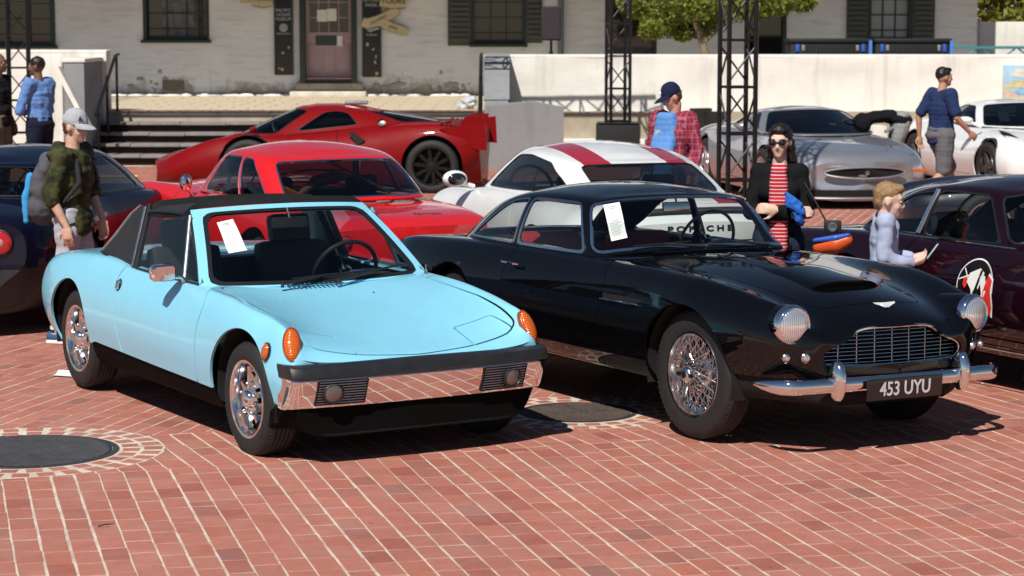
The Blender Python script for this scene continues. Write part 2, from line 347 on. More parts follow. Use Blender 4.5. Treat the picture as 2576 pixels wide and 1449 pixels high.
# manhole covers
def manhole(c, rc, label, lines, rz):
    t = thing('manhole_cover', label, 'manhole cover', (c[0], c[1], 0), rz, 'manhole covers in the brick paving')
    iron = mat('cast iron', (.055, .052, .058), rough=.55, metal=.35, var=.35, scale=9, bump=.3, bscale=60)
    g = G(); g.lathe([(rc + .012, -.02), (rc + .012, .0015), (rc - .018, .003), (rc - .022, -.003)], 64); g.obj('rim', iron, t)
    g = G(); g.lathe([(rc - .023, -.02), (rc - .024, .0015), (.0001, .0015)], 64); pl = g.obj('lid', mat('worn iron lid', (.022, .020, .021), rough=.7, metal=.1, var=.35, scale=7, bump=.35, bscale=40) if lines else mat('rusty iron lid', (.095, .070, .058), rough=.75, metal=.1, var=.4, scale=6, bump=.35, bscale=40), t)
    g = G()
    if lines:
        n = int(rc * 2 / .031)
        for i in range(n):
            y = -rc + .03 + i * .031; h = rc * rc - y * y
            if h > .005:
                x = math.sqrt(h) - .045
                if x > .05: g.box((0, y, .003), (2 * x, .015, .010), bev=.002)
    else:
        r = random.Random(4)
        for i in range(420):
            a, q = r.random() * 6.28, (rc - .04) * math.sqrt(r.random()); x, y = q * math.cos(a), q * math.sin(a)
            if abs(y) > .05 or abs(x) > .17: g.box((x, y, .0015), (.011, .011, .005))
    gr = g.obj('grip_pattern', mat('polished rib iron', (.13, .12, .125), rough=.45, metal=.4, var=.3, scale=8) if lines else mat('rusty iron lid', (.17, .125, .10)), t, smooth=False); tag(gr, kind='stuff')
    return t
manhole(MH[0][0], MH[0][1], 'large round iron manhole cover with ribbed lid, left of the blue car', True, R(35))
mh2 = manhole(MH[1][0], MH[1][1], 'smaller speckled round manhole cover between the blue and black cars', False, 0)
text('cover_lettering', 'MONTEREY\nSEWER', .06, mat('worn lettering', (.16, .15, .15), rough=.5, metal=.3), mh2, (0, -.005, .004), (0, 0, 0), .001)
# ------------------------------------------------------------------ terrace, steps, walls, building
def stucco(name, col, var=.10, sc=1.3, bump=.5):
    if name in MATS: return MATS[name]
    m = mat(name, col, rough=.92, var=var, scale=sc, bump=bump, bscale=9)
    nt = m.node_tree; b = nt.nodes['Principled BSDF']; src = b.inputs['Base Color'].links[0].from_socket; geo = nt.nodes.new('ShaderNodeNewGeometry'); mp = nt.nodes.new('ShaderNodeMapping'); mp.inputs['Scale'].default_value = (5, 5, .5); nt.links.new(geo.outputs['Position'], mp.inputs['Vector'])
    n = nt.nodes.new('ShaderNodeTexNoise'); n.inputs['Scale'].default_value = 1.4; n.inputs['Detail'].default_value = 7; nt.links.new(mp.outputs[0], n.inputs['Vector'])     # rain streaks
    mr = nt.nodes.new('ShaderNodeMapRange'); mr.inputs[1].default_value = .52; mr.inputs[2].default_value = .75; mr.inputs[4].default_value = .35; nt.links.new(n.outputs['Fac'], mr.inputs[0])
    mx = nt.nodes.new('ShaderNodeMix'); mx.data_type = 'RGBA'; mx.inputs[7].default_value = (col[0] * .5, col[1] * .48, col[2] * .45, 1); nt.links.new(mr.outputs[0], mx.inputs[0]); nt.links.new(src, mx.inputs[6]); nt.links.new(mx.outputs[2], b.inputs['Base Color'])
    return m
CREAM = stucco('cream stucco', (.80, .785, .72)); SHADE_ST = stucco('shade-tinted stucco', (.25, .255, .26))  # grey carries the tree shade on the stair walls, put into the colour
TZ = .78; SX0, SX1 = -6.62, -.62            # terrace level, stair extent
def quadgrid(x0, x1, z0, z1, y, nx, nz, amp, seed, thick=.3):
    """rough plaster slab facing -y with hand-worked surface"""
    r = np.random.default_rng(seed); xs = np.linspace(x0, x1, nx); zs = np.linspace(z0, z1, nz); n = r.normal(size=(nz, nx))
    for _ in range(4): n = smooth_grid(n, 1)
    n *= amp / max(n.std(), 1e-6); V = [(x, y + n[j, i] * (1 if 0 < i < nx - 1 and 0 < j < nz - 1 else .3), z) for j, z in enumerate(zs) for i, x in enumerate(xs)]
    F = [(j * nx + i, j * nx + i + 1, (j + 1) * nx + i + 1, (j + 1) * nx + i) for j in range(nz - 1) for i in range(nx - 1)]; b = len(V)
    V += [(x0, y + thick, z0), (x1, y + thick, z0), (x1, y + thick, z1), (x0, y + thick, z1)]; c = [0, nx - 1, nz * nx - 1, (nz - 1) * nx]
    F += [(b + 1, b, b + 3, b + 2), tuple(range(nx))[::-1] + (b, b + 1), tuple((nz - 1) * nx + i for i in range(nx)) + (b + 2, b + 3), tuple(j * nx for j in range(nz)) + (b + 3, b), tuple(j * nx + nx - 1 for j in range(nz))[::-1] + (b + 1, b + 2)]
    return V, F
def smooth_grid(A, it, ax=(0, 1)):
    for _ in range(it):
        for a in ax:
            B = np.moveaxis(A, a, 0); C = B.copy(); C[1:-1] = .25 * B[:-2] + .5 * B[1:-1] + .25 * B[2:]; A = np.moveaxis(C, 0, a)
    return A
# terrace slab with tan pavers
terr = G(); terr.box((.5, 41.5, TZ / 2 - .004), (34, 8.95, TZ - .008)); terrace = terr.obj('terrace', mat('terrace bed', (.42, .36, .27), .9, var=.2, scale=3), smooth=False); tag(terrace, kind='structure')
PAV = mat('tan paver', (.60, .50, .35), rough=.85, var=.14, scale=6, bump=.2)
pv = G(); r = random.Random(3)
for j in range(14):
    y = 37.42 + j * .54
    for i in range(14):
        x = -6.9 + i * .62 + (.31 if j % 2 else 0)
        if x < 2.: pv.box((x, y + .27, TZ - .015 + r.uniform(0, .004)), (.60, .52, .034))
o = pv.obj('paver', PAV, terrace, smooth=False); tag(o, kind='stuff')
bk = mat('salmon brick edge', (.42, .17, .12), .85, var=.2, scale=12)
for i in range(40):
    g = G(); g.box((SX0 + .1 + .155 * i, 37.20, TZ - .012), (.148, .36, .034)); g.obj('brick', bk, terrace, smooth=False)
# steps
steps = thing('stone_steps', 'broad shade-darkened brick steps with grey stone treads rising to the terrace', 'steps', (0, 0, 0))
RIS = mat('shade-darkened riser brick', (.035, .016, .012), .9, var=.3, scale=8); TRD = mat('grey tread stone', (.24, .225, .215), .8, var=.25, scale=7, bump=.2)  # riser colour darkened to stand for the shade on the steps
for k in range(5):
    y = 35.6 + .35 * k; z1 = .156 * (k + 1)
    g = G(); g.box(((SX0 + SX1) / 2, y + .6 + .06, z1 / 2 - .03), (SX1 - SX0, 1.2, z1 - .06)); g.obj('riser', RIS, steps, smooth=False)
    r = random.Random(k)
    x = SX0
    while x < SX1 - .05:
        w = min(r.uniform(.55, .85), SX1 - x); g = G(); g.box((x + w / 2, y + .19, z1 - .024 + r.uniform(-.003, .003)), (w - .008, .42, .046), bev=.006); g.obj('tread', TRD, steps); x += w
# stair cheek walls, left and right
def cheek(name, label, x0, x1, flip):
    t = thing(name, label, 'wall', (0, 0, 0)); g = G()
    prof = [(34.6, 0), (34.6, .95), (35.35, .98), (35.5, 1.02), (36.9, 1.66), (37.6, 1.68), (37.6, 0)]
    g.prism(prof, x0, x1, 'x'); g.obj('cheek', SHADE_ST, t, sharp=25)
    g = G(); g.prism([(35.44, 1.025), (36.88, 1.69), (37.7, 1.71), (37.7, 1.665), (36.9, 1.645), (35.5, 1.00)], x0 - .02, x1 + .02, 'x'); g.obj('coping', SHADE_ST, t, sharp=25)
    return t
lp = thing('stair_wall', 'shade-grey square pier left of the steps beside the iron handrail', 'wall'); g = G(); g.box((-6.78, 36.3, .80), (.32, 1.9, 1.60), bev=.015); g.obj('pier', SHADE_ST, lp)
g = G(); g.box((-6.78, 36.3, 1.63), (.36, 1.94, .06), bev=.015); g.obj('coping', CREAM, lp)
g = G(); g.prism([(-7.02, 1.50), (-6.96, 1.54), (-6.50, .62), (-6.56, .58)], 35.05, 35.30, 'y'); g.obj('sloping_rail', CREAM, lp)
cw = cheek('stair_wall', 'shade-grey stair wall right of the steps ending in a low pier', -.42, -.06, True)
g = G(); g.prism([(-.32, 0), (.78, 0), (.78, .93), (.30, 1.02), (-.32, .96)], 34.35, 35.1, 'y'); g.obj('pier', SHADE_ST, cw, sharp=25)
IRON = mat('black iron', (.012, .012, .013), .45, metal=.3)
for x, lab in ((-6.42, 'black iron handrail along the left side of the steps'), (-.50, 'black handrail sloping down the right side of the steps')):
    t = thing('handrail', lab, 'handrail', (0, 0, 0))
    g = G(); g.tube([(x, 37.3, TZ + .92), (x, 37.0, TZ + .90), (x, 35.3, .86), (x, 35.15, .80)], .028, 8); g.obj('rail', IRON, t)
    for y, z0, z1 in ((37.1, TZ, TZ + .9), (36.2, .45, 1.38), (35.35, 0, .86)): g = G(); g.tube([(x, y, z0), (x, y, z1)], .022, 8); g.obj('post', IRON, t)
# white garden walls
V, F = quadgrid(-.45, 13.5, 0, 1.64, 37.35, 90, 16, .012, 5, .42); w1 = thing('white_wall', 'long cream stucco wall behind the silver and white supercars', 'wall')
mesh('wall_face', V, F, CREAM, w1, True, 50); g = G(); g.box((6.525, 37.565, 1.665), (13.97, .425, .06), bev=.025); g.obj('coping', stucco('white coping', (.84, .82, .76)), w1)
g = G(); g.box((2.0, 37.1, .17), (3.4, .48, .34), bev=.03); g.obj('plinth_bench', CREAM, w1)
V, F = quadgrid(-10.5, -6.55, 0, 1.72, 36.9, 30, 16, .012, 6, .42); w2 = thing('white_wall', 'short cream stucco wall at far left behind the two standing men', 'wall')
mesh('wall_face', V, F, CREAM, w2, True, 50); g = G(); g.box((-8.525, 37.115, 1.745), (3.97, .425, .06), bev=.025); g.obj('coping', stucco('white coping', (.84, .82, .76)), w2)
# far right: lower white wall and hillside garden beyond the building
V, F = quadgrid(9.72, 20, 0, 2.24, 47.5, 30, 12, .012, 8, .4); w3 = thing('white_wall', 'distant cream wall at top right beyond the building corner', 'wall'); mesh('wall_face', V, F, CREAM, w3, True, 50)
# building
BY = 45.0
bld = thing('adobe_building', 'old whitewashed adobe building with green window frames and pink door', 'building', (0, 0, 0))
ADOBE = bpy.data.materials.new('whitewashed adobe'); ADOBE.use_nodes = True
def _adobe():
    nt = ADOBE.node_tree; b = nt.nodes['Principled BSDF']; geo = nt.nodes.new('ShaderNodeNewGeometry'); L = nt.links
    def noise(sc, det=6): n = nt.nodes.new('ShaderNodeTexNoise'); n.inputs['Scale'].default_value = sc; n.inputs['Detail'].default_value = det; n.inputs['Roughness'].default_value = .65; L.new(geo.outputs['Position'], n.inputs['Vector']); return n
    def mr(src, a, c, lo, hi): q = nt.nodes.new('ShaderNodeMapRange'); q.inputs[1].default_value = a; q.inputs[2].default_value = c; q.inputs[3].default_value = lo; q.inputs[4].default_value = hi; L.new(src, q.inputs[0]); return q.outputs[0]
    def mix(f, a, c):
        q = nt.nodes.new('ShaderNodeMix'); q.data_type = 'RGBA'; L.new(f, q.inputs[0])
        for k, v in ((6, a), (7, c)):
            if isinstance(v, tuple): q.inputs[k].default_value = (*v, 1)
            else: L.new(v, q.inputs[k])
        return q.outputs[2]
    sep = nt.nodes.new('ShaderNodeSeparateXYZ'); L.new(geo.outputs['Position'], sep.inputs[0])
    c = mix(mr(noise(1.1).outputs['Fac'], .35, .7, 0, 1), (.75, .77, .81), (.85, .87, .90))
    mp = nt.nodes.new('ShaderNodeMapping'); mp.inputs['Scale'].default_value = (1.2, 1, 7); L.new(geo.outputs['Position'], mp.inputs['Vector'])   # worn lines following the adobe courses
    n2 = nt.nodes.new('ShaderNodeTexNoise'); n2.inputs['Scale'].default_value = 1.6; n2.inputs['Detail'].default_value = 7; L.new(mp.outputs[0], n2.inputs['Vector'])
    c = mix(mr(n2.outputs['Fac'], .54, .68, 0, .34), c, (.42, .42, .42))
    ad = nt.nodes.new('ShaderNodeMath'); ad.operation = 'MULTIPLY_ADD'; ad.inputs[1].default_value = .9; L.new(noise(2.3).outputs['Fac'], ad.inputs[0]); L.new(mr(sep.outputs['Z'], .8, 1.9, .28, -.35), ad.inputs[2])   # plaster fallen off near the foot
    c = mix(mr(ad.outputs[0], .56, .72, 0, .85), c, mix(mr(noise(5.).outputs['Fac'], .4, .6, 0, 1), (.30, .25, .19), (.40, .38, .35)))
    L.new(c, b.inputs['Base Color']); b.inputs['Roughness'].default_value = .92
    bp = nt.nodes.new('ShaderNodeBump'); bp.inputs['Strength'].default_value = .45; bp.inputs['Distance'].default_value = .03; L.new(n2.outputs['Fac'], bp.inputs['Height']); L.new(bp.outputs[0], b.inputs['Normal'])
_adobe()
GREEN = mat('dark green paint', (.022, .040, .034), .5, var=.25, scale=6); SHUT = mat('grey shutter', (.055, .062, .060), .6, var=.2, scale=6)
WGL = mat('dark window glass', (.012, .014, .018), .06, coat=1.); PINK = mat('faded pink door paint', (.50, .34, .37), .6, var=.12, scale=6)
def X(px): return (px - 1288) / (CAM_F / (BY * .993 + .25))           # facade position from the photograph
def Z(py): return CAM_H - (py - 61) / (CAM_F / (BY * .993 + .25)) * 1.0
opens = [(X(-40), X(145), Z(122), 3.2, 'w0'), (X(365), X(530), Z(108), 3.2, 'w1'), (X(757), X(900), Z(212), 3.3, 'door'), (X(1186), X(1322), Z(118), 3.2, 'w2'), (X(1522), X(1650), Z(135) - .9, 3.3, 'w3'), (X(1875), X(1975), Z(150) - .5, 3.3, 'w4'), (X(2178), X(2290), Z(112), 3.2, 'w5')]
xl, xr, zt = -13.5, X(2452), 3.35
edges = [xl] + [v for o_ in opens for v in o_[:2]] + [xr]
r_ = 0
def slab(x0, x1, z0, z1, k): V, F = quadgrid(x0, x1, z0, z1, BY, max(4, int((x1 - x0) / .12)), max(4, int((z1 - z0) / .12)), .014, k, .5); mesh('wall', V, F, ADOBE, bld, True, 50)
for i in range(0, len(edges), 2): slab(edges[i], edges[i + 1], TZ, zt, 10 + i)
for i, (x0, x1, z0, z1, nm) in enumerate(opens):
    if z0 > TZ + .05: slab(x0, x1, TZ, z0, 40 + i)
    if nm == 'door': continue
    wn = node('window', bld); fw = .07 if nm != 'w0' else .10
    for c, d in (((x0 + fw / 2, BY + .06, (z0 + z1) / 2), (fw, .16, z1 - z0)), ((x1 - fw / 2, BY + .06, (z0 + z1) / 2), (fw, .16, z1 - z0))): g = G(); g.box(c, d); g.obj('frame', GREEN, wn, smooth=False)
    g = G(); g.box(((x0 + x1) / 2, BY + .02, z0 + .03), (x1 - x0 + .08, .30, .06), bev=.01); g.obj('sill', GREEN, wn)
    g = G(); g.box(((x0 + x1) / 2, BY + .17, (z0 + z1) / 2), (x1 - x0, .02, z1 - z0)); g.obj('pane', WGL if nm != 'w5' else mat('curtained glass', (.30, .33, .40), .25, coat=1.), wn, smooth=False)
    if nm in ('w1', 'w2', 'w5', 'w0'):
        for k in range(1, 3): x = x0 + fw + (x1 - x0 - 2 * fw) * k / 3; g = G(); g.box((x, BY + .145, (z0 + z1) / 2), (.025, .03, z1 - z0)); g.obj('glazing_bar', GREEN, wn, smooth=False)
        for k in range(3): z = z0 + .28 + .30 * k; g = G(); g.box(((x0 + x1) / 2, BY + .142, z), (x1 - x0 - 2 * fw, .03, .025)); g.obj('glazing_bar', GREEN, wn, smooth=False)
    g = G(); g.box(((x0 + x1) / 2, BY + .12, z0 + .10), (x1 - x0 - 2 * fw, .06, .09)); g.obj('bottom_rail', GREEN, wn, smooth=False)
# shutters
for x0, x1, z0 in ((X(1127), X(1186), Z(115)), (X(1322), X(1364), Z(108)), (X(2124), X(2178), Z(112)), (X(2290), X(2345), Z(112))):
    g = G(); g.box(((x0 + x1) / 2, BY - .04, (z0 + 3.2) / 2), (x1 - x0 - .01, .05, 3.2 - z0), bev=.008); sh = g.obj('shutter', SHUT, bld)
    for k in range(14): g = G(); g.box(((x0 + x1) / 2, BY - .07, z0 + .12 + k * .10), (x1 - x0 - .09, .018, .07), rotm(x=25)); g.obj('slat', SHUT, sh, smooth=False)
# a dim shape behind the second window: framed picture, blurred white figures
PIC = mat('faded picture', (.16, .16, .17), .7, var=.6, scale=8); g = G(); g.box(((X(400) + X(500)) / 2, BY + .155, 2.35), (.62, .008, .75)); g.obj('picture_in_window', PIC, bld, smooth=False)
# door
dx0, dx1, dz0 = X(757), X(900), Z(212); dr = node('door', bld); fw = .11
for x in (dx0 + fw / 2, dx1 - fw / 2): g = G(); g.box((x, BY + .02, (dz0 + 3.3) / 2), (fw, .28, 3.3 - dz0), bev=.01); g.obj('door_frame', GREEN, dr)
g = G(); g.box(((dx0 + dx1) / 2, BY + .04, dz0 + .055), (dx1 - dx0 - .2, .24, .11)); g.obj('threshold', mat('dark threshold', (.03, .035, .035), .7), dr, smooth=False)
a0, a1 = dx0 + fw, dx1 - fw; wv = a1 - a0
g = G(); g.box(((a0 + a1) / 2, BY + .14, dz0 + .12 + 1.2), (wv, .05, 2.4)); g.obj('leaf', PINK, dr, smooth=False)
for k in range(3): g = G(); g.box((a0 + wv * (k + .5) / 3, BY + .112, dz0 + .52), (wv / 3 - .07, .02, .55), bev=.012); g.obj('panel', PINK, dr)
zp = dz0 + 1.02
for j in range(4):
    for i in range(4):
        g = G(); g.box((a0 + .06 + (wv - .12) * (i + .5) / 4, BY + .113, zp + .14 + .30 * j), ((wv - .12) / 4 - .02, .008, .275)); g.obj('pane', WGL, dr, smooth=False)
for (cx, cz, w, h, m, lab, nm) in ((X(812), Z(40), .20, .23, PAPER, 'white notice taped in the left door panes', 'notice'), (X(836), Z(38), .19, .24, PAPER, 'white notice taped in the right door panes', 'notice'), (X(822), Z(102), .42, .19, mat('small green sign', (.03, .06, .045), .5), 'small dark green plaque on the pink door', 'plaque'), (X(855), Z(103), .12, .20, PAPER, 'small pale sticker beside the door plaque', 'sticker')):
    g = G(); g.box((cx, BY + .100, cz), (w, .006, h)); o = g.obj(nm, m, smooth=False); tag(o, lab, 'sign')
g = G(); g.box(((X(735) + X(925)) / 2, BY - .22, TZ + .05), (X(925) - X(735), .50, .10), bev=.02); st = g.obj('door_step', mat('pale stone', (.62, .58, .50), .9, var=.25, scale=5, bump=.5, bscale=14)); tag(st, 'pale worn stone slab below the pink door', 'step')
g = G(); g.box(((X(745) + X(915)) / 2, BY - .02, Z(217)), (X(915) - X(745), .22, .14), bev=.02); st = g.obj('door_step', mat('tan stone', (.40, .34, .25), .9, var=.3, scale=5, bump=.5, bscale=14)); tag(st, 'tan stone sill step directly under the door threshold', 'step')
# chalky rubble along the foot of the wall
rb = G(); r = random.Random(12)
for k in range(120):
    x = r.uniform(X(260), X(1190))
    if X(735) < x < X(925): continue
    rb.ball((x, BY - .03 - r.random() * .10, TZ + .015), (r.uniform(.04, .16), r.uniform(.03, .08), r.uniform(.015, .05)), 8, 5)
o = rb.obj('lime_rubble', mat('white lime', (.78, .76, .70), .95, var=.15, scale=9, bump=.6, bscale=30)); tag(o, 'crumbled white lime along the foot of the building', 'rubble', kind='stuff')
# stones showing where plaster has gone
r = random.Random(5); STN = mat('fieldstone', (.42, .39, .34), .9, var=.35, scale=5, bump=.5, bscale=20)
sg = node('exposed_stone', bld)
for k in range(70):
    x = r.uniform(X(930), X(1185)) if k < 48 else r.uniform(X(300), X(520)); z = TZ + abs(r.gauss(.06, .16)); g = G(); g.ball((x, BY + .045, z), (r.uniform(.06, .16), .06, r.uniform(.04, .09)), 9, 6); g.obj('stone', STN, sg)
g = G(); g.box((X(438), BY - .015, Z(214)), (.42, .04, .19), bev=.01); g.obj('foot_vent', mat('mossy vent', (.17, .155, .11), .9, var=.3, scale=14), bld)
# unseen upper balcony, sized to keep the wall in shade
g = G(); g.box((-1.45, BY - 1.05, 3.50), (24.6, 2.3, .16)); g.obj('balcony', mat('balcony timber', (.16, .13, .10), .8, var=.2, scale=4), bld, smooth=False)
for k in range(9): g = G(); g.box((-12 + 2.7 * k, BY - 1.0, 3.36), (.12, 2.1, .14)); g.obj('balcony_joist', GREEN, bld, smooth=False)
g = G(); g.box((xl + (xr - xl) / 2, BY + .35, 4.9), (xr - xl, .5, 2.4)); g.obj('upper_wall', ADOBE, bld, smooth=False)
# sign boards beside the door and ribbon signs
def board(cx, w, z0, lab, kind):
    t = thing('sign_board', lab, 'sign', (cx, BY - .05, z0)); h = 3.0 - z0
    g = G(); g.box((0, .01, h / 2), (w, .04, h), bev=.006); g.obj('board', mat('sign black', (.010, .011, .012), .4), t)
    for x in (-w / 2 + .02, w / 2 - .02): g = G(); g.box((x, -.014, h / 2), (.022, .02, h)); g.obj('edge', SHUT, t, smooth=False)
    g = G(); g.lathe([(.085, 0), (.08, -.012), (.0001, -.014)], 24, 'y'); o = g.obj('roundel', mat('sign grey', (.33, .34, .37), .5), t); o.location = (-.02 if kind else 0, -.012, Z(70) - z0)
    WT = mat('sign lettering', (.55, .56, .58), .6)
    if kind: text('arrow', '\u2192' if False else '>', .20, WT, t, (.10, -.02, Z(73) - z0), (R(90), 0, 0), .002); g = G(); g.box((.09, -.018, Z(73) - z0), (.10, .004, .022)); g.obj('arrow_shaft', WT, t, smooth=False); text('sign_text', 'MUSEUM', .055, WT, t, (0, -.015, Z(88) - z0), (R(90), 0, 0), .001); text('sign_text', 'HISTORIC\nPARK', .10, WT, t, (0, -.015, Z(8) - z0), (R(90), 0, 0), .001)
    else: text('sign_text', 'PACIFIC\nHOUSE\nMUSEUM', .085, WT, t, (0, -.015, Z(38) - z0), (R(90), 0, 0), .001); text('sign_text', 'OPEN DAILY', .05, WT, t, (0, -.015, Z(85) - z0), (R(90), 0, 0), .001)
    r = random.Random(int(cx * 10))
    for k in range(5): g = G(); g.box((r.uniform(-.1, .1), -.014, r.uniform(.06, .75)), (r.uniform(.02, .06), .004, r.uniform(.02, .08)), rotm(y=r.uniform(-40, 40))); g.obj('scuff', mat('scuff', (.45, .45, .44), .8), t, smooth=False)
board(X(717), X(741) - X(693), Z(188), 'tall black sign board left of the pink door', 0); board(X(937), X(961) - X(913), Z(193), 'tall black sign board with arrow right of the pink door', 1)
CRM = mat('ribbon cream', (.62, .54, .34), .6, var=.12, scale=8); OLV = mat('ribbon olive edge', (.22, .19, .06), .6)
def ribbon(lab, paths, words):
    t = thing('ribbon_sign', lab, 'sign', (0, 0, 0))
    for nm, pts, wd, th in paths:
        P = [Vector((X(x), BY - .10 - .01 * th, Z(y))) for x, y in pts]
        for m, k, dy in ((OLV, 1.16, 0.), (CRM, 1., -.012)):
            V = []; n = len(P)
            for i, p in enumerate(P):
                d = (P[min(i + 1, n - 1)] - P[max(i - 1, 0)]).normalized(); nn = Vector((-d.z, 0, d.x)); ww = wd[i] * k / 2; V += [p + nn * ww + Vector((0, dy, 0)), p - nn * ww + Vector((0, dy, 0))]
            b = len(V); V += [v + Vector((0, .012, 0)) for v in V]
            F = [(2 * i, 2 * i + 1, 2 * i + 3, 2 * i + 2) for i in range(n - 1)] + [(b + 2 * i + 2, b + 2 * i + 3, b + 2 * i + 1, b + 2 * i) for i in range(n - 1)] + [(2 * i + 2, b + 2 * i + 2, b + 2 * i, 2 * i) for i in range(n - 1)] + [(2 * i + 1, b + 2 * i + 1, b + 2 * i + 3, 2 * i + 3) for i in range(n - 1)]
            mesh(nm if m is CRM else nm + '_edge', V, F, m, t, True, 30)
    for w, x, y, s, a in words: text('ribbon_text', w, s, mat('ribbon lettering', (.10, .07, .05), .7), t, (X(x), BY - .155, Z(y)), (R(90), R(a), 0), .002)
    return t
ribbon('curling cream ribbon sign reading TOURS, right of the door', [('fold', [(914, 55), (925, 60), (950, 54), (980, 40), (1003, 25)], [.17, .19, .19, .18, .17], 0), ('band', [(960, -2), (990, 3), (1022, 2)], [.28, .29, .28], 2), ('tail', [(955, 53), (985, 68), (1010, 75), (1030, 82)], [.16, .17, .15, .10], 1)], [('TOURS', 992, 5, .15, 0), ('information', 955, 50, .075, -28), ('guides', 992, 70, .075, 22)])
ribbon('curling cream ribbon sign reading TOURS, left of the door', [('band', [(640, 2), (665, 5), (690, 3)], [.20, .22, .20], 1), ('tail', [(610, 4), (628, -2), (645, -10)], [.06, .12, .14], 0)], [('TOURS', 666, 0, .11, 0)])
# downpipe and lower recess shade wall on the right wing
g = G(); g.tube([(X(1410), BY - .12, 1.0), (X(1410), BY - .12, 3.4)], .06, 12); dp = g.obj('downpipe', mat('grey zinc', (.20, .22, .25), .5, metal=.4)); tag(dp, 'grey downpipe on the adobe wall beside the loudspeaker', 'pipe')
# ------------------------------------------------------------------ car toolkit: lofted shells cut into panels
def pchip(T, P, t):
    T = np.asarray(T, float); P = np.asarray(P, float); h = np.diff(T); d = np.diff(P, axis=0) / h[:, None]
    m = np.zeros_like(P)
    w1 = (2 * h[1:] + h[:-1])[:, None]; w2 = (h[1:] + 2 * h[:-1])[:, None]
    with np.errstate(divide='ignore', invalid='ignore'):
        hm = (w1 + w2) / (w1 / d[:-1] + w2 / d[1:])
    m[1:-1] = np.where(d[:-1] * d[1:] > 0, np.nan_to_num(hm), 0); m[0] = d[0]; m[-1] = d[-1]
    # blend with plain finite differences: rounder between stations
    fd = np.zeros_like(P); fd[1:-1] = (d[:-1] * h[1:, None] + d[1:] * h[:-1, None]) / (h[1:] + h[:-1])[:, None]; fd[0] = d[0]; fd[-1] = d[-1]
    m = .5 * m + .5 * fd
    i = np.clip(np.searchsorted(T, t, side='right') - 1, 0, len(T) - 2); u = ((t - T[i]) / h[i])[:, None]; H = h[i][:, None]
    return (2 * u**3 - 3 * u**2 + 1) * P[i] + (u**3 - 2 * u**2 + u) * H * m[i] + (-2 * u**3 + 3 * u**2) * P[i + 1] + (u**3 - u**2) * H * m[i + 1]
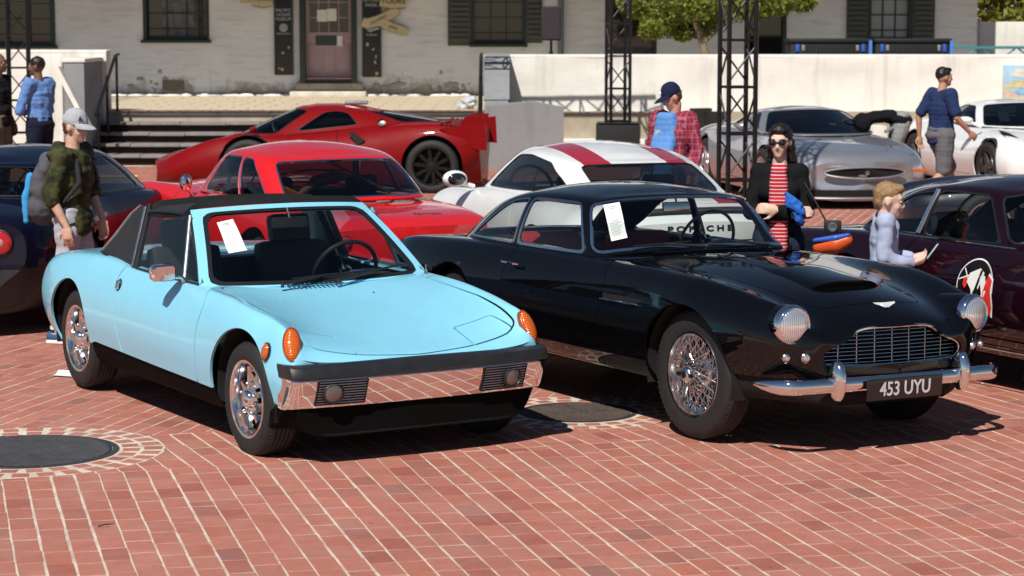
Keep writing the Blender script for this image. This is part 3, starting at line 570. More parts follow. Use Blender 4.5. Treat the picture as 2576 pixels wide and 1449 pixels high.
class Surf:
    """polygon soup kept as flat index arrays"""
    def __init__(s, V, UV, F):
        s.V = np.asarray(V, float); s.UV = np.asarray(UV, float)
        if isinstance(F, tuple) and len(F) == 2 and isinstance(F[0], np.ndarray): s.ix, s.cn = F
        elif isinstance(F, np.ndarray): s.ix = F.ravel().astype(int); s.cn = np.full(len(F), F.shape[1])
        else: s.cn = np.array([len(f) for f in F], int); s.ix = np.array([i for f in F for i in f], int)
    @property
    def F(s): return np.split(s.ix, np.cumsum(s.cn)[:-1]) if len(s.cn) else []
    def split(s, f):
        """faces where f>=0, faces where f<0"""
        if len(s.cn) == 0: return s, s
        f = np.where(np.abs(f) < 1e-9, 1e-9, f); nv = len(s.V); X = []; U = []; cache = {}; sg = f > 0
        st = np.concatenate([[0], np.cumsum(s.cn)[:-1]]); c = np.add.reduceat(sg[s.ix].astype(int), st); allp = c == s.cn; alln = c == 0
        own = np.repeat(np.arange(len(s.cn)), s.cn); pi = [s.ix[allp[own]]]; pc = [s.cn[allp]]; ni = [s.ix[alln[own]]]; nc = [s.cn[alln]]
        ep, en = [], []
        for k0 in np.nonzero(~(allp | alln))[0]:
            fc = s.ix[st[k0]:st[k0] + s.cn[k0]].tolist(); p, q = [], []; n = len(fc)
            for k in range(n):
                i, j = fc[k], fc[(k + 1) % n]
                (p if sg[i] else q).append(i)
                if sg[i] != sg[j]:
                    e = (i, j) if i < j else (j, i)
                    if e not in cache:
                        t = f[e[0]] / (f[e[0]] - f[e[1]]); t = min(max(t, .002), .998)
                        cache[e] = nv + len(X); X.append(s.V[e[0]] * (1 - t) + s.V[e[1]] * t); U.append(s.UV[e[0]] * (1 - t) + s.UV[e[1]] * t)
                    p.append(cache[e]); q.append(cache[e])
            if len(p) > 2: ep.append(p)
            if len(q) > 2: en.append(q)
        V = np.vstack([s.V, np.array(X)]) if X else s.V; UV = np.vstack([s.UV, np.array(U)]) if X else s.UV
        def fin(ii, cc, ex):
            if ex: ii = ii + [np.array([i for q in ex for i in q], int)]; cc = cc + [np.array([len(q) for q in ex], int)]
            return Surf(V, UV, (np.concatenate(ii).astype(int), np.concatenate(cc).astype(int))).pack()
        return fin(pi, pc, ep), fin(ni, nc, en)
    def pack(s):
        if len(s.cn) == 0: return Surf(np.zeros((0, 3)), np.zeros((0, 2)), (np.zeros(0, int), np.zeros(0, int)))
        u, inv = np.unique(s.ix, return_inverse=True); return Surf(s.V[u], s.UV[u], (inv.ravel().astype(int), s.cn))
    def normals(s):
        N = np.zeros_like(s.V); st = np.concatenate([[0], np.cumsum(s.cn)[:-1]]); own = np.repeat(np.arange(len(s.cn)), s.cn)
        nx = np.arange(len(s.ix)) + 1; nx[st + s.cn - 1] = st; P = s.V[s.ix] - s.V[s.ix[st]][own]; Q = s.V[s.ix[nx]] - s.V[s.ix[st]][own]
        fn = np.add.reduceat(np.cross(P, Q), st, axis=0)
        for k in range(3): N[:, k] = np.bincount(s.ix, fn[own, k], len(s.V))
        L = np.linalg.norm(N, axis=1); L[L < 1e-12] = 1; return N / L[:, None]
    def offset(s, d): return Surf(s.V + s.normals() * d, s.UV, (s.ix, s.cn))
    def obj(s, name, m, parent, flange=0., sharp=40., off=0.):
        if len(s.cn) == 0: return None
        N = s.normals(); V = s.V + N * off; ix, cn = s.ix, s.cn
        if flange:
            st = np.concatenate([[0], np.cumsum(cn)[:-1]]); nx = np.arange(len(ix)) + 1; nx[st + cn - 1] = st; A, B = ix, ix[nx]; n = len(V)
            k1 = A.astype(np.int64) * n + B; k2 = B.astype(np.int64) * n + A; bd = ~np.isin(k1, k2); A, B = A[bd], B[bd]; vs = np.unique(np.concatenate([A, B])); mp = np.zeros(n, int); mp[vs] = n + np.arange(len(vs))
            V = np.vstack([V, V[vs] - N[vs] * flange]); ix = np.concatenate([ix, np.stack([B, A, mp[A], mp[B]], 1).ravel()]); cn = np.concatenate([cn, np.full(len(A), 4)])
        return fmesh(name, V, ix, cn, m, parent, sharp)
def fmesh(name, V, ix, cn, m, parent, sharp):
    me = bpy.data.meshes.new(name); me.vertices.add(len(V)); me.vertices.foreach_set('co', np.asarray(V, np.float32).ravel())
    me.loops.add(len(ix)); me.loops.foreach_set('vertex_index', np.asarray(ix, np.int32)); me.polygons.add(len(cn)); me.polygons.foreach_set('loop_start', np.concatenate([[0], np.cumsum(cn)[:-1]]).astype(np.int32))
    me.polygons.foreach_set('use_smooth', np.ones(len(cn), bool)); me.update(calc_edges=True); me.validate(); me.materials.append(m); me.set_sharp_from_angle(angle=R(sharp))
    return link(bpy.data.objects.new(name, me), parent)
def gridF(n, m, flip=False):
    q = (np.arange(n - 1)[:, None] * m + np.arange(m - 1)[None]).ravel(); F = np.stack([q, q + m, q + m + 1, q + 1], 1)
    return F[:, ::-1] if flip else F
def smooth_grid(A, it, ax=(0, 1)):
    for _ in range(it):
        for a in ax:
            B = np.moveaxis(A, a, 0); C = B.copy(); C[1:-1] = .25 * B[:-2] + .5 * B[1:-1] + .25 * B[2:]; A = np.moveaxis(C, 0, a)
    return A
def body(rows, zb=.17, bow=None, dx=.033, sub=6, it=5, capb=.018):
    """rows: (x, [(y,z)...]) from sill to centre line, half a car; returns the whole lower shell"""
    xs = np.array([r[0] for r in rows]); o = np.argsort(xs); xs = xs[o]
    net = np.array([[(.0, zb), (.30, zb), (r[1][0][0] - .10, zb)] + list(r[1]) for r in (rows[k] for k in o)], float)   # N x M x 2
    n = int((xs[-1] - xs[0]) / dx); t = np.linspace(xs[0], xs[-1], n)
    # finer at both ends
    t = np.unique(np.concatenate([t, np.linspace(xs[0], xs[0] + .2, 14), np.linspace(xs[-1] - .25, xs[-1], 18)]))
    A = pchip(xs, net.reshape(len(xs), -1), t).reshape(len(t), net.shape[1], 2)
    M = net.shape[1]; c = np.arange(M); tt = np.linspace(0, M - 1, (M - 1) * sub + 1)
    B = np.moveaxis(pchip(c, np.moveaxis(A, 1, 0).reshape(M, -1), tt).reshape(len(tt), len(t), 2), 0, 1)
    full = np.concatenate([B * np.array([-1, 1]), (B[:, ::-1])[:, 1:]], 1)      # right side (y<0) to left
    X = np.repeat(t[:, None], full.shape[1], 1); P = np.stack([X, full[..., 0], full[..., 1]], -1)
    P = smooth_grid(P, it)
    if bow is not None: P[..., 0] += bow(P[..., 0], P[..., 1], P[..., 2])
    def cap(row, sgn):
        c = np.array([row[:, 0].max() if sgn > 0 else row[:, 0].min(), 0, (row[:, 2].max() + row[:, 2].min()) / 2]); out = []
        for k in (.93, .85, .76, .67, .58, .49, .4, .3, .2, .1, .02):
            q = c + (row - c) * k; q[:, 0] = row[:, 0] * k + c[0] * (1 - k) + sgn * capb * (1 - k * k); out.append(q)
        return np.array(out)
    P = np.concatenate([cap(P[0], -1)[::-1], P, cap(P[-1], 1)], 0)
    n, m = P.shape[:2]; V = P.reshape(-1, 3); UV = np.stack([P[..., 0], np.repeat(np.linspace(-1, 1, m)[None], n, 0)], -1).reshape(-1, 2)
    F = gridF(n, m)
    return Surf(V, UV, F)
def sdf(poly, P):
    """signed distance to a closed polygon, negative inside"""
    A = np.asarray(poly, float); B = np.roll(A, -1, 0); P = np.asarray(P, float); d = np.full(len(P), 1e9); ins = np.zeros(len(P), bool)
    for a, b in zip(A, B):
        e = b - a; w = P - a; t = np.clip((w @ e) / max(e @ e, 1e-12), 0, 1); d = np.minimum(d, np.hypot(*(w - t[:, None] * e).T))
        c = (a[1] > P[:, 1]) != (b[1] > P[:, 1])
        with np.errstate(divide='ignore', invalid='ignore'): ins ^= c & (P[:, 0] < (b[0] - a[0]) * (P[:, 1] - a[1]) / (b[1] - a[1]) + a[0])
    return np.where(ins, -d, d)
def rpoly(pts, r, n=5):
    out = []; m = len(pts)
    for i in range(m):
        a, b, c = (np.array(pts[(i + k) % m], float) for k in (-1, 0, 1)); rr = r[i] if isinstance(r, (list, tuple)) else r
        u = a - b; v = c - b; lu, lv = np.linalg.norm(u), np.linalg.norm(v); q = min(rr, lu * .45, lv * .45); p0 = b + u / lu * q; p1 = b + v / lv * q
        for k in range(n + 1): t = k / n; out.append((1 - t)**2 * p0 + 2 * t * (1 - t) * b + t * t * p1)
    return np.array(out)
def curve2(pts, n=8, closed=True):
    P = np.array(list(pts) + [pts[0]] if closed else pts, float); k = len(P)
    if closed: P = np.vstack([P[-3:-1], P, P[1:3]]); T = np.arange(len(P)); t = np.linspace(2, 2 + k - 1, (k - 1) * n + 1)[:-1]
    else: T = np.arange(k); t = np.linspace(0, k - 1, (k - 1) * n + 1)
    return pchip(T, P, t)
def cut_arches(S, arches):
    for xa, zc, Ra in arches:
        f = np.hypot(S.V[:, 0] - xa, S.V[:, 2] - zc) - Ra; f = np.where(np.abs(S.V[:, 1]) < .42, 1., f); S, _ = S.split(f)
    return S
def cutpanel(S, poly, view, side=0, gap=.006, zmin=-9, zmax=9):
    """returns (panel, rest) with a shut line between"""
    V = S.V; Q = V[:, [0, 2]] if view == 'side' else V[:, [0, 1]] if view == 'top' else V[:, [1, 2]]
    d = sdf(poly, Q)
    if view == 'side': d = np.maximum(d, (.3 - side * V[:, 1]))
    d = np.maximum(d, np.maximum(zmin - V[:, 2], V[:, 2] - zmax)) if view != 'front' else np.maximum(d, zmin - V[:, 0])
    _, inn = S.split(d + gap / 2)
    V = S.V; out, _ = S.split(d - gap / 2)
    return inn, out
def greenhouse(base, top, crown=.05, bulge=.02, nv=14, sub=7, roof_in=(.22, .5, .78, 1.), spine=None, it=3):
    """base/top: half loops (x,y,z) front centre to rear centre. uv: arc metres round the loop, metres up"""
    b = np.array(base, float); t = np.array(top, float); K = len(b); mir = np.array([1, -1, 1])
    mid = (b + t) / 2; out = mid * [0, 1, 0]; L = np.linalg.norm(out, axis=1); L[L < 1e-6] = 1
    dirn = mid - np.array([np.mean(mid[:, 0]), 0, 0]); dirn[:, 2] = 0; dirn /= np.maximum(np.linalg.norm(dirn, axis=1), 1e-6)[:, None]
    mid = mid + dirn * bulge
    xs0, xs1 = t[0, 0], t[-1, 0]; xm = (xs0 + xs1) / 2; sp = np.array([[xm + (p[0] - xm) * .55, 0, p[2]] for p in t])
    zt = np.max(t[:, 2]); rings = [b, mid, t]
    for q in roof_in:
        r = t * (1 - q) + sp * q; r[:, 2] = t[:, 2] * (1 - q) + q * np.interp(r[:, 0], sorted([xs0, xs1]), [t[-1, 2], t[0, 2]] if xs1 < xs0 else [t[0, 2], t[-1, 2]]) * 1.
        lx = np.clip((r[:, 0] - min(xs0, xs1)) / (max(xs0, xs1) - min(xs0, xs1)), 0, 1)
        if spine is not None: w_ = 1 - (1 - q)**2.3; r[:, 2] = t[:, 2] * (1 - w_) + w_ * np.interp(r[:, 0], [s[0] for s in spine], [s[1] for s in spine])
        else: r[:, 2] += crown * (1 - (1 - q)**2) * np.sin(np.pi * np.clip(lx, .08, .92))**.5
        rings.append(r)
    Rg = np.array(rings)                      # rings x K x 3
    full = np.concatenate([Rg[:, ::-1] * mir, Rg[:, 1:]], 1)     # rear centre(right) ... front ... rear centre(left)
    nk = full.shape[1]; tk = np.linspace(0, nk - 1, (nk - 1) * sub + 1)
    A = pchip(np.arange(nk), np.moveaxis(full, 1, 0).reshape(nk, -1), tk).reshape(len(tk), len(rings), 3); A = np.moveaxis(A, 1, 0)
    rr = np.concatenate([np.linspace(0, 2, nv + 1), np.linspace(2, len(rings) - 1, 4 * (len(rings) - 3) + 1)[1:]])
    A = pchip(np.arange(len(rings)), A.reshape(len(rings), -1), rr).reshape(len(rr), len(tk), 3)
    fixed = A[0].copy(); A = smooth_grid(A, it); A[0] = fixed; A[nv + 2:] = smooth_grid(A[nv + 2:], 8, (1,)); A[-1, :, 1] = 0
    # arc coordinates on the middle ring
    mr = A[nv // 2]; s = np.concatenate([[0], np.cumsum(np.linalg.norm(np.diff(mr, axis=0), axis=1))]); s -= s[len(tk) // 2]
    h = np.concatenate([[0], np.cumsum(np.mean(np.linalg.norm(np.diff(A, axis=0), axis=2), 1))])
    UV = np.stack(np.broadcast_arrays(s[None, :], h[:, None]), -1).reshape(-1, 2)
    S = Surf(A.reshape(-1, 3), UV, gridF(len(rr), len(tk), True)); c = len(tk) // 2
    def uk(k): return float(np.interp(k, np.arange(K), s[c::sub][:K])) + max(0, k - K + 1) * .3       # loop index -> metres
    S.uk = uk; S.H = float(h[nv]); return S
def win(S, G0, pts, r, side=1, trim=.014):
    """pts in (loop index, height fraction). returns glass, trim ring, rest"""
    P = rpoly([(side * G0.uk(k) if side else (np.sign(k) * G0.uk(abs(k))), v * G0.H) for k, v in pts], r); d = sdf(P, S.UV)
    rest, inn = S.split(d); d2 = sdf(P, inn.UV) + trim; ring, gl = inn.split(d2); return gl, ring, rest
def merge(*Ss):
    V = np.vstack([q.V for q in Ss]); UV = np.vstack([q.UV for q in Ss]); n = 0; ii = []
    for q in Ss: ii.append(q.ix + n); n += len(q.V)
    return Surf(V, UV, (np.concatenate(ii), np.concatenate([q.cn for q in Ss])))
def flat(pts): return Surf(np.array(pts), np.zeros((len(pts), 2)), [tuple(range(len(pts)))])
# ------------------------------------------------------------------ wheels
def wheel(parent, x, y, z, side, r, w, rim, style, rimmat=None, hubmat=None, detail=1, tyre_white=False):
    """side +1: outer face towards +y"""
    root = node('wheel', parent, (x, y, z), (0, 0, 0 if side > 0 else math.pi)); h = w / 2
    g = G(); b = .035
    pr = [(rim - .012, h - .03), (rim + .003, h - .006), (rim + .012, h - .002), (rim + (r - rim) * .45, h + .006), (r - b * .9, h - .002), (r - b * .35, h - .012), (r - .006, h - .028)]
    nT = 5 if detail else 2; tw = h - .03
    for k in range(nT):                   # circumferential tread grooves
        a = tw - 2 * tw * k / nT; c = tw - 2 * tw * (k + 1) / nT
        pr += [(r, a - .002), (r, c + .006), (r - .007, c + .005), (r - .007, c + .001)]
    pr += [(r - .006, -h + .028), (r - b * .35, -h + .012), (r - b * .9, -h + .002), (rim + .012, -h + .002), (rim - .012, -h + .03)]
    g.lathe(pr, 64 if detail else 40, 'y'); ty = g.obj('tyre', RUBBER, root, sharp=50)
    if detail:                            # lateral tread blocks on the shoulder
        g = G(); n = 72
        for k in range(n):
            a = 2 * math.pi * k / n
            for s in (1, -1):
                g.M = Matrix.Rotation(a, 4, 'Y'); g.box((0, s * (h - .021), r - .0145), (.012, .024, .014), rot=rotm(x=-s * 30))
        tag(g.obj('tread_block', RUBBER, ty, smooth=False), kind='stuff')
    rm = rimmat or CHROME; m = rim
    g = G()
    if style == 'wire':
        g.lathe([(m + .010, h - .008), (m + .006, h), (m - .006, h - .002), (m - .012, h - .018), (m - .018, h - .045), (m - .040, h - .055), (m - .044, -.02), (m - .030, -h + .04), (m - .012, -h + .02), (m, -h + .006)], 64, 'y'); g.obj('rim', rm, root)
        g = G(); hb = .062; n = 36
        for k in range(n):
            a = 2 * math.pi * k / n
            for (rad, yo, dr, tw_) in ((m - .030, h - .050, 1, 0), (m - .042, .0, -1, .5)):
                for s in ((1, -1)):
                    a1 = a + tw_ * 2 * math.pi / n; a2 = a1 + s * .62; yi = h + .018 if dr > 0 else -.01
                    if s > 0 and k % 2: continue
                    if s < 0 and not k % 2: continue
                    g.tube([(hb * math.cos(a2), yi - .02 * (s > 0), hb * math.sin(a2)), (rad * math.cos(a1), yo, rad * math.sin(a1))], .0024, 5, False)
        for k in range(n):
            a = 2 * math.pi * (k + .5) / n; a2 = a + (.8 if k % 2 else -.8)
            g.tube([(hb * math.cos(a2), -.005, hb * math.sin(a2)), ((m - .02) * math.cos(a), h - .04, (m - .02) * math.sin(a))], .0024, 5, False)
        sp = g.obj('spoke', rm, root); tag(sp, kind='stuff')
        g = G(); g.lathe([(.070, -.03), (.068, .0), (.052, .01), (.045, h + .02), (.043, h + .034), (.030, h + .048), (.012, h + .052), (.0001, h + .052)], 32, 'y')
        for k in range(2): g.box((.052 * (1 - 2 * k), h + .038, 0), (.05, .012, .026), bev=.005)
        g.obj('hub_spinner', rm, root)
        g = G(); g.lathe([(.16, -.01), (.15, -.03), (.02, -.035)], 32, 'y'); g.obj('brake_drum', mat('brake iron', (.012, .012, .012), .75), root)
    else:
        g.lathe([(m + .008, h - .010), (m + .004, h - .001), (m - .010, h - .004), (m - .016, h - .022), (m - .020, h - .045)], 64 if detail else 36, 'y'); g.obj('rim', rm, root)
        g = G(); g.lathe([(m - .020, h - .045), (m - .030, -.01), (m - .02, -h + .04), (m, -h + .006)], 40, 'y'); g.obj('barrel', mat('dull barrel', (.10, .10, .10), .5, metal=.7), root)
        g = G()
        if style == 'eight':
            g.lathe([(m - .030, h - .075), (m - .052, h - .060), (m - .060, h - .050)], 48, 'y')
            for k in range(8):
                g.M = Matrix.Rotation(2 * math.pi * (k + .5) / 8, 4, 'Y')
                g.add([(-.022, h - .060, .045), (.022, h - .060, .045), (-.017, h - .062, m - .03), (.017, h - .062, m - .03), (-.012, h - .022, .045), (.012, h - .022, .045), (-.008, h - .044, m - .028), (.008, h - .044, m - .028)],
                      [(4, 5, 7, 6), (0, 4, 6, 2), (1, 3, 7, 5), (0, 1, 5, 4), (2, 6, 7, 3)])
            g.M = Matrix.Identity(4); g.obj('spoke', rm, root, sharp=25)
            g = G(); g.lathe([(.078, h - .062), (.074, h - .030), (.052, h - .022), (.047, h - .002), (.038, h + .006), (.0001, h + .009)], 32, 'y'); g.obj('hub_cap', CHROME, root)
            g = G()
            for k in range(5):
                a = 2 * math.pi * k / 5 + .3; g.lathe([(.011, h - .06), (.011, h - .010), (.007, h - .004), (.0001, h - .004)], 10, 'y', (.082 * math.cos(a), 0, .082 * math.sin(a))); g.obj('wheel_nut', CHROME2, root); g = G()
            g = G(); g.lathe([(m - .036, h - .085), (.02, h - .085)], 40, 'y'); g.obj('brake_shield', mat('brake iron', (.012, .012, .012), .75), root)
        else:
            ns = {'five': 5, 'six': 6, 'ten': 10, 'star': 5}.get(style, 5)
            for k in range(ns):
                g.M = Matrix.Rotation(2 * math.pi * (k + .25) / ns, 4, 'Y'); w0 = .34 * m * 5 / ns; w1 = .20 * m * 5 / ns
                g.add([(-w1, h - .07, .03), (w1, h - .07, .03), (-w0 * .62, h - .06, m - .02), (w0 * .62, h - .06, m - .02), (-w1 * .8, h - .025, .03), (w1 * .8, h - .025, .03), (-w0 * .5, h - .02, m - .02), (w0 * .5, h - .02, m - .02)],
                      [(4, 5, 7, 6), (0, 4, 6, 2), (1, 3, 7, 5), (0, 1, 5, 4), (2, 6, 7, 3)])
            g.M = Matrix.Identity(4); g.obj('spoke', rm, root, sharp=25)
            g = G(); g.lathe([(.07, h - .06), (.065, h - .02), (.035, h - .014), (.0001, h - .012)], 24, 'y'); g.obj('hub_cap', hubmat or rm, root)
            g = G(); g.lathe([(m - .04, h - .10), (.02, h - .10)], 36, 'y'); g.obj('brake_disc', mat('brake iron', (.012, .012, .012), .75), root)
    return root
def wells(parent, arches, yo, depth=.36):
    for xa, zc, Ra in arches:
        for s in (-1, 1):
            g = G(); n = 22; V = []; F = []
            for k in range(n + 1):
                a = math.pi * (k / n) * 1.16 - .08 * math.pi
                for y in (yo - .03, yo - depth): V.append((xa + (Ra + .012) * math.cos(a), s * y, zc + (Ra + .012) * math.sin(a)))
            for k in range(n): F.append((2 * k, 2 * k + 1, 2 * k + 3, 2 * k + 2))
            F.append(tuple(2 * k + 1 for k in range(n + 1)))
            mesh('wheel_well', V, F, DARK, parent)
def arch_lip(parent, S0, xa, zc, Ra, m, w=.012):
    pass
def seat(parent, x, y, m, z=.22, hgt=.62, rest=True, w=.46, lean=14):
    g = G(); g.box((x + .05, y, z + .09), (.50, w, .16), bev=.05)
    o = g.obj('seat', m, parent)
    g = G(); g.box((x - .24 - .06, y, z + .13 + hgt * .42), (.13, w * .96, hgt * .86), rotm(y=-lean), bev=.05); g.obj('seat_back', m, o)
    if rest: g = G(); g.box((x - .24 - .13, y, z + .13 + hgt * .95), (.09, .26, .17), rotm(y=-lean), bev=.035); g.obj('head_restraint', m, o)
    return o
def steering(parent, x, y, z, r=.19, m=None, tilt=24, rim=.013):
    g = G(); g.M = Matrix.Translation((x, y, z)) @ Matrix.Rotation(R(-90 + tilt + 0), 4, 'Y')
    n = 36; P = [(r * math.cos(2 * math.pi * k / n), r * math.sin(2 * math.pi * k / n), 0) for k in range(n + 1)]
    g.tube(P, rim, 8, False); o = g.obj('steering_wheel', m or BLACK, parent)
    g = G(); g.M = Matrix.Translation((x, y, z)) @ Matrix.Rotation(R(-90 + tilt), 4, 'Y'); g.lathe([(.04, -.03), (.04, .01), (.0001, .02)], 16)
    for a in (0, 120, 240): g.tube([(0, 0, 0), (r * math.cos(R(a + 90)), r * math.sin(R(a + 90)), 0)], .008, 6)
    g.obj('spoke', CHROME2, o); g = G(); g.tube([(x, y, z), (x + .35, y, z - .16)], .022, 10); g.obj('column', BLACK, o)
    return o
def wiper(parent, a, b, c, m=None):
    g = G(); g.tube([a, Vector(a) + Vector((0, 0, .02)), b], [.011, .011, .005], 8); o = g.obj('wiper', m or BLACK, parent)
    g = G(); g.tube([Vector(b) - (Vector(c) - Vector(b)), b, c], [.004, .006, .004], 6); g.obj('blade', BLACK, o); return o
def strip(parent, name, pts, r, m, n=8): g = G(); g.tube(pts, r, n); return g.obj(name, m, parent)

from mathutils.bvhtree import BVHTree
def drape(car, objs, axis, sgn, off=.003, names=('body_shell', 'hood', 'door', 'rear_lid', 'racing_stripe')):
    """lay flat lettering onto the car's skin: move each vertex along one car axis until it meets the body"""
    V = []; F = []
    for ch in car.children:
        if ch.type == 'MESH' and ch.name.split('.')[0] in names: n = len(V); V += [v.co.copy() for v in ch.data.vertices]; F += [[i + n for i in p.vertices] for p in ch.data.polygons]
    T = BVHTree.FromPolygons(V, F); d = Vector((0, 0, 0)); d[axis] = -sgn
    for o in objs:
        M = Matrix.Identity(4); q = o
        while q is not None and q is not car: M = q.matrix_basis @ M; q = q.parent
        Mi = M.inverted(); me = o.data.copy() if o.data.users > 1 else o.data; o.data = me
        zs = [(M @ v.co)[axis] * sgn for v in me.vertices]; z0 = min(zs)
        for v, z in zip(me.vertices, zs):
            p = M @ v.co; st = p.copy(); st[axis] = sgn * 3.; h = T.ray_cast(st, d)
            if h[0] is not None: p[axis] = h[0][axis] + sgn * (off + (z - z0) * .15); v.co = Mi @ p
        me.update()
# ------------------------------------------------------------------ one builder for the cars further back
def rmod(rows, fy=1., fz=1., fx=1.): return [(x * fx, [(y * fy, z * fz) for y, z in p]) for x, p in rows]
def gencar(name, label, pose, pm, rows, arches, base, top, spine, ws, sides, rear, cabin, wheels, zb=.15, bow=None, door=None, hood=None, group=None, gl=None, roofm=None, trim=None, seatm=None, low=None, seats=((-.25, .36), (-.25, -.36)), pitch=0, rollx=0, bulge=.022, hoodz=.5, stripe=None, trimw=.016, wheel_out=None, zs=.22, lids=()):
    t = thing(name, label, 'car', (pose[0], pose[1], 0), R(pose[2]), group); gl = gl or GLASSD; roofm = roofm or pm; trim = trim or TRIMB
    S = body(rows, zb, bow, dx=.045, sub=5); S = cut_arches(S, arches)
    if cabin is not None: S, _ = S.split(np.maximum(sdf(rpoly(cabin, .08), S.V[:, :2]), .55 - S.V[:, 2]))
    S.offset(-.02).obj('inner_shell', DARK, t)
    if low is not None: S, lo = S.split(S.V[:, 2] - low); lo.offset(-.01).obj('lower_valance', BLACK, t, .01)
    def put(Sf, nm):
        if stripe:
            y0, w, sm, x0, x1 = stripe; f = np.maximum(np.abs(np.abs(Sf.V[:, 1]) - y0) - w, np.maximum(x0 - Sf.V[:, 0], Sf.V[:, 0] - x1)); Sf, st = Sf.split(np.where(Sf.V[:, 2] < .45, 1., f))
            for k in (-1, 1):
                a, b = st.split(k * st.V[:, 1])
                a.obj('racing_stripe', sm, t)
        return Sf.obj(nm, pm if nm != 'roof' else roofm, t, .012)
    if hood is not None: p, S = cutpanel(S, rpoly(hood, .05), 'top', zmin=hoodz, gap=.007); put(p, 'hood')
    for nm, cx, cy, ax, ay in lids:
        for s in (-1, 1): p, S = cutpanel(S, [(cx + ax * math.cos(q), s * (cy + ay * math.sin(q))) for q in np.linspace(0, 2 * math.pi, 32, endpoint=False)], 'top', zmin=.3, gap=.012); p.obj(nm, pm, t, .012)
    if door is not None:
        for s in (-1, 1): p, S = cutpanel(S, rpoly(door, .04), 'side', s, gap=.007); p.obj('door', pm, t, .012)
    t['_'] = 0; del t['_']
    H = greenhouse(base, top, .02, bulge, spine=spine, it=3, sub=5, nv=12); Q = H
    if ws: g_, r_, Q = win(Q, H, ws, .07, 0, trimw); g_.obj('windscreen', gl, t, off=-.003); r_.obj('windscreen_trim', trim, t, .008, off=.003)
    for nm, pts, rr in sides:
        for s in (-1, 1): g_, r_, Q = win(Q, H, pts, rr, s, trimw * .8); g_.obj(nm, gl, t, off=-.003); r_.obj(nm + '_trim', trim, t, .008, off=.003)
    if rear:
        a = []
        for s in (-1, 1): g_, r_, Q = win(Q, H, rear, .07, s, trimw); a.append((g_, r_))
        merge(a[0][0], a[1][0]).obj('rear_window', gl, t, off=-.003); merge(a[0][1], a[1][1]).obj('rear_window_trim', trim, t, .008, off=.003)
    put(Q, 'roof')
    wy = max(y for x, p in rows for y, z in p); wells(t, arches, wy - .04, .25)
    sm = seatm or LEATHER_B; xr = [p[0] for p in cabin] if cabin is not None else [-1, .5]
    g = G(); g.box(((min(xr) + max(xr)) / 2, 0, zb + .06), (max(xr) - min(xr), 1.25, .04)); g.obj('floor', DARK, t, smooth=False)
    zc = float(np.interp(max(xr), [r[0] for r in sorted(rows, key=lambda r: r[0])], [r[1][-1][1] for r in sorted(rows, key=lambda r: r[0])]))
    g = G(); g.box((max(xr) - .16, 0, zc - .09), (.30, 1.18, .13), bev=.04); g.obj('dashboard', BLACK, t)
    for x, y in seats: seat(t, x, y, sm, z=zs)
    if seats: steering(t, max(xr) - .40, .36, zc + .02, .18)
    st, rr, ww, rim, rmm = wheels; k = 0
    for xa, zc_, Ra in arches:
        for s in (-1, 1): wheel(t, xa, s * ((wheel_out or wy - .035) - ww / 2), rr, s, rr, ww, rim, st, rmm, detail=0)
    put(S, 'body_shell')
    return t
